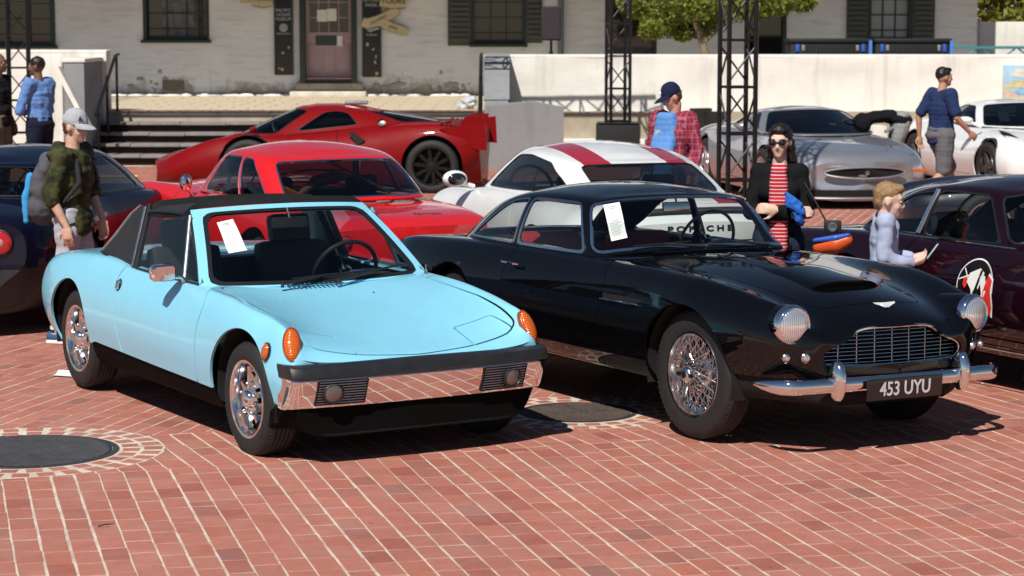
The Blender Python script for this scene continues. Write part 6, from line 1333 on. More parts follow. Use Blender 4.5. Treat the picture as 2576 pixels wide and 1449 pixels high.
def purple_gt():
    PM = paint('dark plum paint', (.011, .0022, .006), rough=.5); PM.node_tree.nodes['Principled BSDF'].inputs['Specular IOR Level'].default_value = 0.
    rows = [(x, [(y * 1.0, z) for y, z in p]) for x, p in AST_ROWS]
    base = [(.40, 0, .895), (.39, .24, .893), (.36, .42, .89), (.31, .565, .888), (.26, .645, .874), (.05, .668, .864), (-.30, .675, .860), (-.64, .675, .860), (-.95, .662, .860), (-1.22, .63, .858), (-1.45, .545, .855), (-1.58, .38, .855), (-1.63, .20, .855), (-1.64, 0, .855)]
    top = [(.10, 0, 1.202), (.092, .22, 1.198), (.075, .37, 1.19), (.045, .47, 1.178), (.01, .523, 1.166), (-.16, .548, 1.178), (-.38, .556, 1.182), (-.62, .548, 1.172), (-.80, .53, 1.150), (-.95, .50, 1.122), (-1.07, .43, 1.10), (-1.14, .32, 1.095), (-1.18, .17, 1.095), (-1.19, 0, 1.095)]
    t = gencar('plum_coupe_car', 'dark plum vintage coupe with round emblem on the door, at the right edge', (3.46, 13.95, -62), PM, rows, [(1.2445, .345, .372), (-1.2445, .345, .372)], base, top, [(-1.22, 1.095), (-1.0, 1.165), (-.8, 1.21), (-.5, 1.25), (-.2, 1.255), (0, 1.235), (.11, 1.205)],
        [(-4.4, .05), (4.4, .05), (4.3, .98), (-4.3, .98)], [('door_window', [(4.68, .04), (6.98, .04), (6.86, .94), (4.75, .94)], .03), ('quarter_window', [(7.10, .04), (9.9, .06), (9.3, .55), (8.4, .90), (6.98, .94)], .04)], [(10.6, .08), (14, .08), (14, .95), (10.6, .95)],
        [(.26, -.60), (.26, .60), (-1.52, .55), (-1.52, -.55)], ('wire', .34, .165, .215, CHROME2), zb=.18, bow=lambda x, y, z: -.065 * np.clip((x - 1.2) / .8, 0, 1) * (y / .65)**2,
        door=[(-.64, .86), (-.68, .74), (-.62, .5), (-.52, .28), (.48, .28), (.50, .55), (.52, .78), (.48, .88), (.30, 1.), (-.6, 1.)], gl=GLASS, trim=TRIMB, wheel_out=.76, seatm=LEATHER_B, seats=((-.40, .34), (-.40, -.34)), zs=.20)
    for s in (-1, 1):
        strip(t, 'belt_trim', [(x, s * .682, .868) for x in (.26, -.2, -.7)] + [(-1.2, s * .645, .868)], .007, CHROME)
        strip(t, 'door_handle', [(-.60, s * .802, .770), (-.58, s * .828, .774), (-.45, s * .830, .772), (-.42, s * .802, .768)], .009, CHROME)
        strip(t, 'sill_strip', [(-.7, s * .775, .27), (.80, s * .775, .27)], .008, CHROME2)
        strip(t, 'window_post', [(-.66, s * .682, .89), (-.60, s * .572, 1.165)], .016, CHROME2)
    # round emblem painted on the near door: black disc with white and red shapes
    e = node('door_emblem', t, (.06, -.8235, .635), (R(90 + 8), 0, 0)); WT = mat('emblem white', (.80, .80, .79), .4); RD = mat('emblem red', (.70, .035, .03), .4); KB = mat('emblem black', (.006, .006, .006), .4)
    def shp(nm, P, z, m): return mesh(nm, [(x, y, z + (.010 * abs(y - .02) if 0 else 0)) for x, y in P], [tuple(range(len(P)))], m, e, False)
    circ = lambda r_, n=40: [(r_ * math.cos(q), r_ * math.sin(q)) for q in np.linspace(0, 2 * math.pi, n, endpoint=False)]
    shp('outline', circ(.165), .0, WT); shp('disc', circ(.157), .0015, KB)
    shp('white_field', [(-.055, .075), (.03, .11), (.075, .085), (.03, -.03), (.02, -.12), (-.02, -.10), (-.03, -.02), (-.07, .02)], .003, WT)
    shp('white_panel', [(.035, .06), (.085, .07), (.11, -.02), (.06, -.11), (.045, -.10), (.07, -.04)], .003, WT)
    shp('red_figure', [(.115, .08), (.155, .05), (.15, -.02), (.165, -.10), (.15, -.165), (.075, -.125), (.085, -.02), (.10, .02)], .0045, RD)
    shp('figure_edge', [(.12, .09), (.165, .055), (.16, -.02), (.176, -.10), (.16, -.178), (.07, -.135), (.08, -.02), (.095, .025)], .002, WT)
    shp('red_block', [(-.105, .045), (-.075, .05), (-.07, .0), (-.09, -.02), (-.11, .0)], .003, RD)
    shp('dark_diagonal', [(.04, .10), (.058, .10), (.03, .0), (.055, -.06), (-.01, -.045), (.012, .0)], .0045, KB)
    for k, (a, b) in enumerate((((-.15, .03), (-.06, .06)), ((-.11, .10), (-.06, .03)), ((-.14, -.04), (-.05, -.12)))): 
        d = Vector((b[0] - a[0], b[1] - a[1])).normalized(); n_ = Vector((-d.y, d.x)) * .004; shp('white_line', [(a[0] + n_.x, a[1] + n_.y), (a[0] - n_.x, a[1] - n_.y), (b[0] - n_.x, b[1] - n_.y), (b[0] + n_.x, b[1] + n_.y)], .003, WT)
    drape(t, [o for o in e.children], 1, -1, .003); n_ = {'outline': 0, 'disc': 1, 'figure_edge': 2, 'white_field': 3, 'white_panel': 3, 'red_block': 3, 'white_line': 4, 'red_figure': 4, 'dark_diagonal': 5}
    for o in e.children:
        for v in o.data.vertices: v.co.z += .0016 * n_[o.name.split('.')[0]]
    return t
PLUM = purple_gt()
def dark_low():
    PM = paint('near black blue paint', (.008, .008, .016), rough=.45)
    return gencar('low_dark_car', 'low dark car with silver six-spoke wheel, seen through the plum coupe windows', (5.83, 22.35, 177), PM, rmod(AST_ROWS, 1., .78), [(1.2445, .305, .325), (-1.2445, .305, .325)], [(x - .25, y, z * .79) for x, y, z in RED_BASE], [(x - .3, y, z * .80) for x, y, z in RED_TOP], [(-1.3, .925), (-1.1, .96), (-.8, .995), (-.55, 1.0), (-.35, .98), (-.27, .955)],
        [(-4.4, .05), (4.4, .05), (4.25, .98), (-4.25, .98)], [('door_window', [(4.68, .04), (8.0, .04), (7.5, .94), (4.75, .94)], .03)], [(9.7, .06), (14, .06), (14, .95), (9.55, .95)], [(.0, -.55), (.0, .55), (-1.5, .5), (-1.5, -.5)], ('six', .30, .21, .205, ALU), zb=.13, wheel_out=.82, seats=())
DARKC = dark_low()
# ------------------------------------------------------------------ people: one continuous body each, clothes as children
from mathutils import noise as mnoise
_BALL = None
def blob(name, balls, vox, m, parent, smooth=6, wr=0., wf=9., seed=0):
    """union of ellipsoids turned into one skin (voxel remesh), optional cloth wrinkles"""
    g = G()
    for b in balls:
        c, r = b[0], b[1]; g.ball(c, r, 10, 8, b[2] if len(b) > 2 else None)
    me = bpy.data.meshes.new(name); me.from_pydata(g.V, [], g.F); tmp = bpy.data.objects.new('tmp', me)
    md = tmp.modifiers.new('r', 'REMESH'); md.mode = 'VOXEL'; md.voxel_size = vox
    ms = tmp.modifiers.new('s', 'SMOOTH'); ms.factor = .5; ms.iterations = smooth
    out = baked(tmp); bpy.data.meshes.remove(me)
    if wr:
        n = len(out.vertices); co = np.empty(n * 3, np.float32); out.vertices.foreach_get('co', co); co = co.reshape(-1, 3); nr = np.empty(n * 3, np.float32); out.vertex_normals.foreach_get('vector', nr); nr = nr.reshape(-1, 3)
        off = Vector((seed * 3.1, seed * 1.7, 0)); d = np.array([mnoise.noise(Vector((p[0] * wf, p[1] * wf, p[2] * wf * 1.6)) + off) + .5 * mnoise.noise(Vector((p[0] * wf * 2.3, p[1] * wf * 2.3, p[2] * wf * 3)) + off) for p in co.tolist()])
        co += nr * (d * wr)[:, None]; out.vertices.foreach_set('co', co.astype(np.float32).ravel())
    out.materials.clear(); out.materials.append(m); out.polygons.foreach_set('use_smooth', np.ones(len(out.polygons), bool)); out.name = name; out.update()
    return link(bpy.data.objects.new(name, out), parent)
def chain(pts, k=.45):
    out = []
    for (p, r), (q, s) in zip(pts[:-1], pts[1:]):
        p, q = Vector(p), Vector(q); n = max(1, int((q - p).length / (min(r, s) * k)))
        for i in range(n + 1): t = i / n; out.append((p.lerp(q, t), r + (s - r) * t))
    return out
def hand(w, d, up, s, side=1, curl=.5):
    """palm plus five bent fingers; d points along the fingers, up is the back of the hand"""
    d = Vector(d).normalized(); up = Vector(up); up = (up - d * up.dot(d)).normalized(); lat = d.cross(up) * side; w = Vector(w); b = []
    for t in (0, .4, .8): b.append((w + d * (.03 + .055 * t) * s, (.027 * s, .027 * s, .027 * s))); b.append((w + d * (.03 + .055 * t) * s + lat * .018 * s, .022 * s)); b.append((w + d * (.03 + .055 * t) * s - lat * .018 * s, .022 * s))
    for i, (o, L) in enumerate(((.033, .062), (.011, .074), (-.011, .070), (-.032, .054))):
        p = w + d * .092 * s + lat * o * s; a = p + (d * math.cos(curl) - up * math.sin(curl)) * L * .5 * s; e = a + (d * math.cos(2 * curl) - up * math.sin(2 * curl)) * L * .5 * s
        b += chain([(p, .0105 * s), (a, .0095 * s), (e, .008 * s)], .8)
    p = w + d * .03 * s + lat * .03 * s; a = p + (d * .6 + lat * .7 - up * .2).normalized() * .04 * s; e = a + (d * .9 + lat * .2 - up * .4).normalized() * .032 * s
    return b + chain([(p, .013 * s), (a, .011 * s), (e, .009 * s)], .8)
def human(name, label, X, Y, face, H, skin, P, group=None):
    k = H / 1.75; t = thing('person', label, 'person', (X, Y, 0), R(face), group)
    J = dict(pelvis=(0, 0, .96), waist=(0, 0, 1.10), chest=(.01, 0, 1.30), neck=(.0, 0, 1.47), head=(.035, 0, 1.63),
        shL=(0, .185, 1.42), shR=(0, -.185, 1.42), elL=(-.03, .25, 1.12), elR=(-.03, -.25, 1.12), wrL=(.05, .25, .88), wrR=(.05, -.25, .88), hdL=(.1, 0, -1), hdR=(.1, 0, -1), huL=(0, 1, 0), huR=(0, -1, 0),
        hipL=(0, .09, .93), hipR=(0, -.09, .93), knL=(.03, .10, .50), knR=(.03, -.10, .50), anL=(-.02, .10, .085), anR=(-.02, -.10, .085), toeL=(.17, .115, .03), toeR=(.17, -.115, .03), look=0, tilt=0)
    J.update(P.get('J', {})); fat = P.get('fat', 1.); tw = P.get('tw', 1.); V = lambda n: Vector(J[n]) * k; lk = rotm(y=J['tilt'], z=J['look'])
    hs = P.get('hs', 1.) * k; hd = V('head')
    def hp(x, y, z): return hd + lk @ (Vector((x, y, z)) * hs)
    HB = [(hp(-.012, 0, .015), (.090 * hs, .076 * hs, .100 * hs), lk), (hp(.035, 0, -.045), (.052 * hs, .052 * hs, .066 * hs), lk), (hp(.055, 0, -.088), (.030 * hs, .030 * hs, .024 * hs), lk), (hp(.060, 0, .020), (.026 * hs, .055 * hs, .030 * hs), lk),
        (hp(.090, 0, -.028), (.018 * hs, .013 * hs, .022 * hs), lk), (hp(.082, 0, -.008), (.010 * hs, .009 * hs, .022 * hs), lk), (hp(.068, 0, -.062), (.016 * hs, .024 * hs, .010 * hs), lk)]
    for s in (-1, 1): HB += [(hp(-.012, s * .078, -.012), (.020 * hs, .010 * hs, .032 * hs), lk), (hp(.045, s * .035, -.035), (.030 * hs, .024 * hs, .028 * hs), lk)]
    NB = chain([(V('neck') - Vector((0, 0, .05 * k)), .062 * k), (hp(-.015, 0, -.085), .052 * hs)])
    pe, wa, ch = V('pelvis'), V('waist'), V('chest')
    def torso(e):
        b = []
        for a, c_, q in ((pe, wa, 4), (wa, ch, 4)):
            for i in range(q + 1): b.append(a.lerp(c_, i / q))
        W = [(.112, .160), (.110, .157), (.106, .150), (.104, .146), (.103, .145), (.103, .145), (.106, .150), (.112, .158), (.116, .166), (.116, .170)]
        o = [(p, ((w0 * fat + e) * k, (w1 * (.6 + .4 * fat) * tw + e) * k, .075 * k)) for p, (w0, w1) in zip(b, W)]
        up = (V('neck') - ch); o += [(ch + up * .35, ((.105 + e) * k, (.168 * tw + e) * k, .07 * k)), (ch + up * .6, ((.09 + e) * k, (.135 * tw + e) * k, .06 * k))]
        if P.get('bust'): o += [(ch + Vector((.075, s * .07, -.02)) * k, ((.062 + e) * k, (.064 + e) * k, (.066 + e) * k)) for s in (-1, 1)]
        if P.get('belly'): o += [(wa + Vector((.06, 0, -.02)) * k, ((.09 + e) * k, (.12 + e) * k, (.10 + e) * k))]
        for s in ('L', 'R'): o += chain([(ch + up * .45, (.075 + e) * k), (V('sh' + s), (.062 + e) * k)])
        return o
    def arm(s, e, upto=1., lo=0.):
        a, b, c_ = V('sh' + s), V('el' + s), V('wr' + s); pts = [(a, (.058 * (.5 + .5 * fat) + e) * k), (a.lerp(b, .5), (.047 * (.5 + .5 * fat) + e) * k), (b, (.040 + e) * k), (b.lerp(c_, .3), (.040 + e) * k), (c_, (.026 + e) * k)]; ts = [0, .25, .5, .65, 1.]
        out = [q for q, tt in zip(pts, ts) if tt <= upto + 1e-6]
        for i in range(4):
            if ts[i] < upto < ts[i + 1]: f = (upto - ts[i]) / (ts[i + 1] - ts[i]); out.append((pts[i][0].lerp(pts[i + 1][0], f), pts[i][1] * (1 - f) + pts[i + 1][1] * f))
        return chain(out)
    def leg(s, e, upto=1., flare=0.):
        a, b, c_ = V('hip' + s), V('kn' + s), V('an' + s); pts = [(a, (.092 * (.5 + .5 * fat) + e) * k), (a.lerp(b, .5), (.074 + e + flare * .5) * k), (b, (.056 + e + flare) * k), (b.lerp(c_, .3), (.056 + e + flare) * k), (c_, (.036 + e + flare * .7) * k)]; ts = [0, .25, .5, .65, 1.]
        out = [q for q, tt in zip(pts, ts) if tt <= upto + 1e-6]
        for i in range(4):
            if ts[i] < upto < ts[i + 1]: f = (upto - ts[i]) / (ts[i + 1] - ts[i]); out.append((pts[i][0].lerp(pts[i + 1][0], f), pts[i][1] * (1 - f) + pts[i + 1][1] * f))
        return chain(out)
    B = HB + NB + torso(0)
    for s, sd in (('L', 1), ('R', -1)):
        B += arm(s, 0) + leg(s, 0) + hand(V('wr' + s), J['hd' + s], J['hu' + s], k * 1.05, -sd, P.get('curl', .5))
        B += chain([(V('an' + s), .036 * k), (V('an' + s) + Vector((-.03, 0, -.04)) * k, .036 * k), (V('toe' + s), .028 * k)])
    body = blob('body', B, .0085, skin, t, 4)
    # eyes, brows, mouth
    EY = mat('eye white', (.75, .74, .72), .2, coat=1.); IR = mat('dark iris', (.03, .02, .015), .2, coat=1.); LIP = mat('lip', tuple(c * .62 for c in skin['c']), .5)
    if P.get('face', True):
        for s in (-1, 1):
            g = G(); g.ball(hp(.068, s * .031, .004), .0125 * hs); e = g.obj('eye', EY, t); g = G(); g.ball(hp(.0765, s * .031, .003), .0060 * hs, 10, 7); g.obj('iris', IR, e)
            g = G(); g.tube([hp(.080, s * .016, .024), hp(.080, s * .034, .028), hp(.068, s * .052, .022)], .0040 * hs, 6); g.obj('eyebrow', P.get('hairm', IR), t)
        g = G(); g.tube([hp(.066, -.024, -.058), hp(.080, 0, -.059), hp(.066, .024, -.058)], .0050 * hs, 6); g.obj('mouth', LIP, t)
    # clothes
    for c in P['wear']:
        kd, m = c['k'], c['m']; e = c.get('e', .018); wr = c.get('wr', .010)
        if kd == 'top':
            b = torso(e)
            hem = c.get('hem', 0)
            if hem: b += [(pe + Vector((0, 0, -z)) * k, ((.112 * fat + e + .006) * k, (.165 + e) * k, .06 * k)) for z in np.linspace(0, hem, 3)]
            for s in ('L', 'R'): b += arm(s, c.get('se', e), c.get('sleeve', 1.))
            o = blob(c['n'], b, .011, m, t, 9, wr, 8., len(label))
            if c.get('open'): pass
        elif kd == 'legs':
            b = [(pe + Vector((0, 0, .05)) * k, ((.112 * fat + e) * k, (.162 + e) * k, .07 * k)), (pe + Vector((-.02, 0, -.02)) * k, ((.118 * fat + e) * k, (.165 + e) * k, .09 * k))]
            for s in ('L', 'R'): b += leg(s, e, c.get('upto', 1.), c.get('flare', 0.))
            blob(c['n'], b, .011, m, t, 4, wr, 7., 3)
        elif kd == 'shoe':
            for s in ('L', 'R'):
                a, q = V('an' + s), V('toe' + s); b = chain([(a + Vector((-.035, 0, -.030)) * k, .042 * k), (q - Vector((.03, 0, -.012)) * k, .040 * k), (q + Vector((.02, 0, .0)) * k, .034 * k)])
                sh = blob('shoe', b, .009, m, t, 4); dd = (q - a); dd.z = 0; dd.normalize(); zz = min(a.z - .07 * k, q.z - .022 * k)
                g = G(); L = (Vector((q.x, q.y, 0)) - Vector((a.x, a.y, 0))).length + .115 * k; mid = Vector(((a.x + q.x) / 2 - dd.x * .005, (a.y + q.y) / 2, 0)); pt = math.atan2((q.z + .0) - (a.z - .055 * k), L); g.box(Vector((mid.x, mid.y, max(.014, (a.z - .072 * k + q.z - .02 * k) / 2 + .004))), (L, .088 * k, .024), rotm(z=math.degrees(math.atan2(dd.y, dd.x)), y=-math.degrees(pt)), bev=.01); g.obj('sole', c.get('sole', PAPER), sh)
        elif kd == 'hair':
            b = [(hp(*q[0]), tuple(x * hs for x in q[1]), lk) for q in c['b']]; blob(c['n'], b, .009, m, t, c.get('sm', 3), c.get('wr', .008), 26., 2)
    t['_k'] = k; del t['_k']
    return t, hp, V, k, lk, hs
def skinm(name, col): 
    m = mat(name, col, .62, var=.14, scale=22, bump=.12, bscale=90); m['c'] = col; return m
SK1 = skinm('fair skin', (.62, .36, .26)); SK2 = skinm('tan skin', (.48, .26, .17)); SK3 = skinm('brown skin', (.16, .075, .045)); SK4 = skinm('ruddy skin', (.55, .27, .19)); SK5 = skinm('light skin', (.70, .45, .35))
def pattern_mat(name, fn):
    if name in MATS: return MATS[name]
    m = bpy.data.materials.new(name); m.use_nodes = True; nt = m.node_tree; b = nt.nodes['Principled BSDF']; b.inputs['Roughness'].default_value = .9; b.inputs['Specular IOR Level'].default_value = .2
    tc = nt.nodes.new('ShaderNodeTexCoord'); col = fn(nt, tc.outputs['Object']); nt.links.new(col, b.inputs['Base Color']); MATS[name] = m; return m
def _ramp(nt, fac, stops, const=False):
    r = nt.nodes.new('ShaderNodeValToRGB'); r.color_ramp.interpolation = 'CONSTANT' if const else 'LINEAR'; e = r.color_ramp.elements
    while len(e) < len(stops): e.new(.5)
    for x, (p, c) in zip(e, stops): x.position = p; x.color = (*c, 1)
    nt.links.new(fac, r.inputs[0]); return r.outputs[0]
def camo(nt, v):
    n = nt.nodes.new('ShaderNodeTexNoise'); n.inputs['Scale'].default_value = 9.; n.inputs['Detail'].default_value = 3; nt.links.new(v, n.inputs['Vector'])
    return _ramp(nt, n.outputs['Fac'], [(0, (.018, .020, .012)), (.40, (.034, .038, .016)), (.50, (.066, .062, .024)), (.62, (.028, .022, .012))], True)
def stripes(nt, v):
    s = nt.nodes.new('ShaderNodeSeparateXYZ'); nt.links.new(v, s.inputs[0]); m = nt.nodes.new('ShaderNodeMath'); m.operation = 'MULTIPLY'; m.inputs[1].default_value = 44.; nt.links.new(s.outputs[2], m.inputs[0]); f = nt.nodes.new('ShaderNodeMath'); f.operation = 'FRACT'; nt.links.new(m.outputs[0], f.inputs[0])
    return _ramp(nt, f.outputs[0], [(0, (.50, .022, .040)), (.72, (.75, .55, .55))], True)
def plaid(nt, v):
    s = nt.nodes.new('ShaderNodeSeparateXYZ'); nt.links.new(v, s.inputs[0]); cs = []
    for ax, fr in ((2, 17.), (1, 17.), (0, 17.)):
        m = nt.nodes.new('ShaderNodeMath'); m.operation = 'MULTIPLY'; m.inputs[1].default_value = fr; nt.links.new(s.outputs[ax], m.inputs[0]); f = nt.nodes.new('ShaderNodeMath'); f.operation = 'FRACT'; nt.links.new(m.outputs[0], f.inputs[0])
        cs.append(_ramp(nt, f.outputs[0], [(0, (.32, .032, .06)), (.30, (.62, .34, .38)), (.38, (.32, .032, .06)), (.62, (.05, .02, .07)), (.80, (.30, .03, .05))], True))
    a = nt.nodes.new('ShaderNodeMix'); a.data_type = 'RGBA'; a.inputs[0].default_value = .5; nt.links.new(cs[0], a.inputs[6]); nt.links.new(cs[1], a.inputs[7]); b = nt.nodes.new('ShaderNodeMix'); b.data_type = 'RGBA'; b.inputs[0].default_value = .33; nt.links.new(a.outputs[2], b.inputs[6]); nt.links.new(cs[2], b.inputs[7]); return b.outputs[2]
def check(nt, v):
    c = nt.nodes.new('ShaderNodeTexChecker'); c.inputs['Scale'].default_value = 40.; c.inputs[1].default_value = (.8, .78, .8, 1); c.inputs[2].default_value = (.02, .02, .05, 1); nt.links.new(v, c.inputs['Vector']); return c.outputs[0]
cl = lambda n, c, **q: mat(n, c, .92, spec=.2, var=q.get('var', .10), scale=14, bump=.15, bscale=150)
CAMO = pattern_mat('camouflage cloth', camo); STRIPE = pattern_mat('red striped cloth', stripes); PLAID = pattern_mat('red plaid flannel', plaid)
HAIR_D = mat('dark brown hair', (.012, .007, .005), .45, var=.3, scale=50, bump=.5, bscale=110); HAIR_B = mat('blond hair', (.30, .175, .08), .55, var=.45, scale=60, bump=.6, bscale=120); HAIR_K = mat('black hair', (.008, .007, .007), .45); HAIR_G = mat('brown hair', (.07, .035, .02), .6, var=.3, scale=50)
CAPH = [((-.015, 0, .035), (.098, .086, .085))]
def cap(t, hp, lk, hs, m, tilt=0, tail=False, brim=1.):
    o = blob('cap', [(hp(-.012, 0, .048), (.103 * hs, .090 * hs, .078 * hs), lk), (hp(-.012, 0, .075), (.092 * hs, .082 * hs, .070 * hs), lk)], .009, m, t, 4)
    V = []; F = []; n = 13
    for i in range(n):
        a = R(-78 + 156 * i / (n - 1)); 
        for r0, dz in ((1., 0.), (1., 0.)): pass
        x, y = .080 * math.cos(a), .082 * math.sin(a); L = .085 * brim * math.cos(a)**.7 if math.cos(a) > 0 else 0
        V += [hp(x, y, .040), hp(x + L * .6, y * 1.0, .036 - .006), hp(x + L, y * .96, .026 - .012 * abs(math.sin(a)) - .008)]
    b = len(V); V += [v - lk @ Vector((0, 0, .006 * hs)) for v in V]
    for i in range(n - 1):
        for j in range(2): q = 3 * i + j; F += [(q, q + 1, q + 4, q + 3), (b + q + 3, b + q + 4, b + q + 1, b + q)]
        F.append((3 * i + 2, b + 3 * i + 2, b + 3 * i + 5, 3 * i + 5))
    mesh('brim', V, F, m, o, True, 60); return o
# 1 boy with the backpack
t, hp, V, k, lk, hs = human('p', 'boy in camouflage hoodie and grey cap with grey backpack beside the blue car', -3.02, 15.62, -14, 1.60, SK1, dict(hairm=HAIR_G, wear=[
    dict(k='top', n='hoodie', m=CAMO, e=.030, se=.024, sleeve=.56, hem=.10, wr=.016), dict(k='legs', n='sweatpants', m=cl('grey sweatpants', (.42, .42, .46)), e=.020, upto=.86, flare=.006, wr=.012), dict(k='shoe', m=cl('blue canvas shoe', (.05, .10, .22))), dict(k='hair', n='hair', m=HAIR_G, b=[((-.040, 0, .000), (.066, .074, .072))])],
    J=dict(elR=(-.06, -.27, 1.13), wrR=(.06, -.25, .90), elL=(.02, .26, 1.14), wrL=(.14, .22, .92), anR=(-.12, -.10, .085), toeR=(.06, -.11, .03), knR=(-.02, -.10, .50), tilt=10, look=-6)))
c = cap(t, hp, lk, hs, cl('grey cap cloth', (.40, .41, .44)), brim=1.1)
g = G(); g.prism([(-.02, -.018), (0, .02), (.02, -.018), (0, -.008)], 0, .004); o = g.obj('cap_badge', mat('cap badge', (.02, .02, .05), .6), c, smooth=False); o.location = hp(.062, -.058, .075); o.rotation_euler = (R(75), 0, R(40))
blob('hood', chain([(V('neck') + Vector((-.075, .085, -.02)) * k, .045 * k), (V('neck') + Vector((-.115, 0, .0)) * k, .055 * k), (V('neck') + Vector((-.075, -.085, -.02)) * k, .045 * k), (V('neck') + Vector((.03, -.07, -.055)) * k, .03 * k)]) + chain([(V('neck') + Vector((-.075, .085, -.02)) * k, .045 * k), (V('neck') + Vector((.03, .07, -.055)) * k, .03 * k)]), .011, CAMO, t, 4, .010)
SOCK = pattern_mat('checked sock', check)
for s in ('L', 'R'): blob('sock', chain([(V('an' + s) + Vector((0, 0, .20)) * k, .050 * k), (V('an' + s), .043 * k)]), .010, SOCK, t, 3)
bp = thing('backpack', 'grey and bright blue backpack worn by the boy in camouflage', 'backpack', (-3.02, 15.62, 0), R(-14)); GB = cl('grey backpack nylon', (.085, .088, .10)); BB = cl('bright blue nylon', (.05, .30, .62))
blob('pack', [((-.20 * k - .02, 0, 1.16 * k), (.10, .155, .20)), ((-.22 * k - .02, 0, 1.02 * k), (.115, .16, .13)), ((-.18 * k, 0, 1.30 * k), (.08, .13, .12))], .011, GB, bp, 4, .018, 7.)
blob('front_pocket', [((-.32 * k, 0, 1.03 * k), (.07, .125, .12))], .011, GB, bp, 4, .010, 9.)
for s in (-1, 1):
    blob('blue_panel', chain([((-.30 * k, s * .085, 1.26 * k), .030), ((-.335 * k, s * .10, 1.10 * k), .028), ((-.33 * k, s * .11, .93 * k), .026)]), .010, BB, bp, 3, .008)
    blob('shoulder_strap', chain([((-.14 * k, s * .10, 1.42 * k), .020), ((-.02 * k, s * .125, 1.475 * k), .020), ((.10 * k, s * .125, 1.38 * k), .020), ((.13 * k, s * .15, 1.22 * k), .020), ((.02, s * .19, 1.08 * k), .014), ((-.14 * k, s * .15, 1.02 * k), .012)]), .010, cl('dark strap', (.03, .03, .035)), bp, 2)
# 2 and 3, the two men at far left
t, hp, V, k, lk, hs = human('p', 'man in black polo shirt and khaki trousers at the left edge', -6.36, 28.2, -12, 1.84, SK3, dict(fat=1.15, belly=1, wear=[dict(k='top', n='polo_shirt', m=cl('black polo cloth', (.008, .008, .009)), e=.022, sleeve=.42, hem=.04), dict(k='legs', n='trousers', m=cl('khaki cloth', (.20, .17, .12)), e=.022, flare=.008), dict(k='shoe', m=BLACK, sole=BLACK)], J=dict(wrL=(.10, .22, .92), wrR=(.08, -.24, .90))))
t, hp, V, k, lk, hs = human('p', 'man in light blue dress shirt with crossed arms, seen from behind at left', -5.80, 28.0, 152, 1.80, SK3, dict(fat=1.1, wear=[dict(k='top', n='dress_shirt', m=cl('blue shirt cloth', (.12, .24, .52)), e=.024, se=.018, sleeve=1., hem=.03, wr=.013), dict(k='legs', n='trousers', m=cl('navy trousers', (.010, .012, .030)), e=.022, flare=.008), dict(k='shoe', m=BLACK, sole=BLACK), dict(k='hair', n='cap_of_hair', m=HAIR_K, b=[((-.018, 0, .030), (.096, .083, .092))])],
    J=dict(elL=(.08, .28, 1.10), wrL=(.24, .02, 1.08), elR=(.08, -.28, 1.10), wrR=(.24, -.02, 1.11), hdL=(.1, -1, 0), hdR=(.1, 1, 0), huL=(1, 0, .3), huR=(1, 0, .3), look=24)))
# 4 man in cap and plaid shirt
t, hp, V, k, lk, hs = human('p', 'man in navy cap and open red plaid shirt over a blue T-shirt, looking down', 1.44, 20.3, 226, 1.66, SK4, dict(fat=1.15, belly=1, hairm=HAIR_G, wear=[dict(k='top', n='plaid_overshirt', m=PLAID, e=.030, se=.028, sleeve=.95, hem=.12, wr=.012), dict(k='legs', n='jeans', m=cl('dark jeans', (.02, .03, .06)), e=.02), dict(k='shoe', m=BLACK), dict(k='hair', n='hair', m=HAIR_G, b=[((-.040, 0, .005), (.070, .078, .075))])], J=dict(tilt=24, look=-34, elL=(-.02, .27, 1.14), wrL=(.08, .27, .92), elR=(-.02, -.27, 1.14), wrR=(.10, -.25, .94))))
c = cap(t, hp, lk, hs, cl('navy cap cloth', (.012, .016, .05)), brim=1.15); g = G(); g.ball(hp(.085, -.01, .075), (.008, .016, .016)); g.obj('cap_badge', PAPER, c)
blob('blue_t_shirt', [(V('chest') + Vector((.105 + .075 * min(1, max(0, -z / .2)) - .30 * abs(y)**1.3, y * (1 - 2.2 * max(0, z)), z)) * k, (.060, .045, .05)) for z in np.linspace(.14, -.38, 11) for y in (-.09, -.045, 0, .045, .09)], .010, cl('blue T-shirt cloth', (.11, .27, .60)), t, 8, .004, 9.)
g = G(); g.box(V('chest') + Vector((.160, -.05, .0)) * k, (.004, .06, .05)); g.obj('shirt_print', mat('pale print', (.35, .50, .55), .8), t, smooth=False)
# 5 woman
t, hp, V, k, lk, hs = human('p', 'woman in sunglasses, black cardigan and red striped top, arms folded', 1.70, 14.45, -98, 1.56, SK5, dict(hairm=HAIR_D, bust=1, fat=.95, tw=.80, hs=1.0, wear=[dict(k='top', n='cardigan', m=cl('black cardigan knit', (.007, .007, .008)), e=.014, se=.014, sleeve=.97, hem=.14, wr=.006), dict(k='legs', n='jeans', m=cl('dark jeans', (.02, .03, .06)), e=.014), dict(k='shoe', m=BLACK, sole=BLACK),
    dict(k='hair', n='hair', m=HAIR_D, sm=4, b=[((-.030, 0, .035), (.098, .090, .092)), ((.030, 0, .085), (.055, .065, .035))] + [((-.045 - .006 * i, s * (.068 + .006 * i), -.04 - .05 * i), (.052, .034, .055)) for s in (-1, 1) for i in range(6)] + [((-.085, y, -.05 - .06 * i), (.040, .050, .06)) for y in (-.05, .05) for i in range(5)])],
    J=dict(shL=(-.01, .140, 1.40), shR=(-.01, -.140, 1.40), elL=(.05, .205, 1.13), wrL=(.205, .0, 1.15), elR=(.06, -.205, 1.12), wrR=(.205, .09, 1.12), hdL=(.15, -1, .15), hdR=(.25, 1, .25), huL=(1, 0, .3), huR=(1, 0, .3), tilt=8, look=-10)))
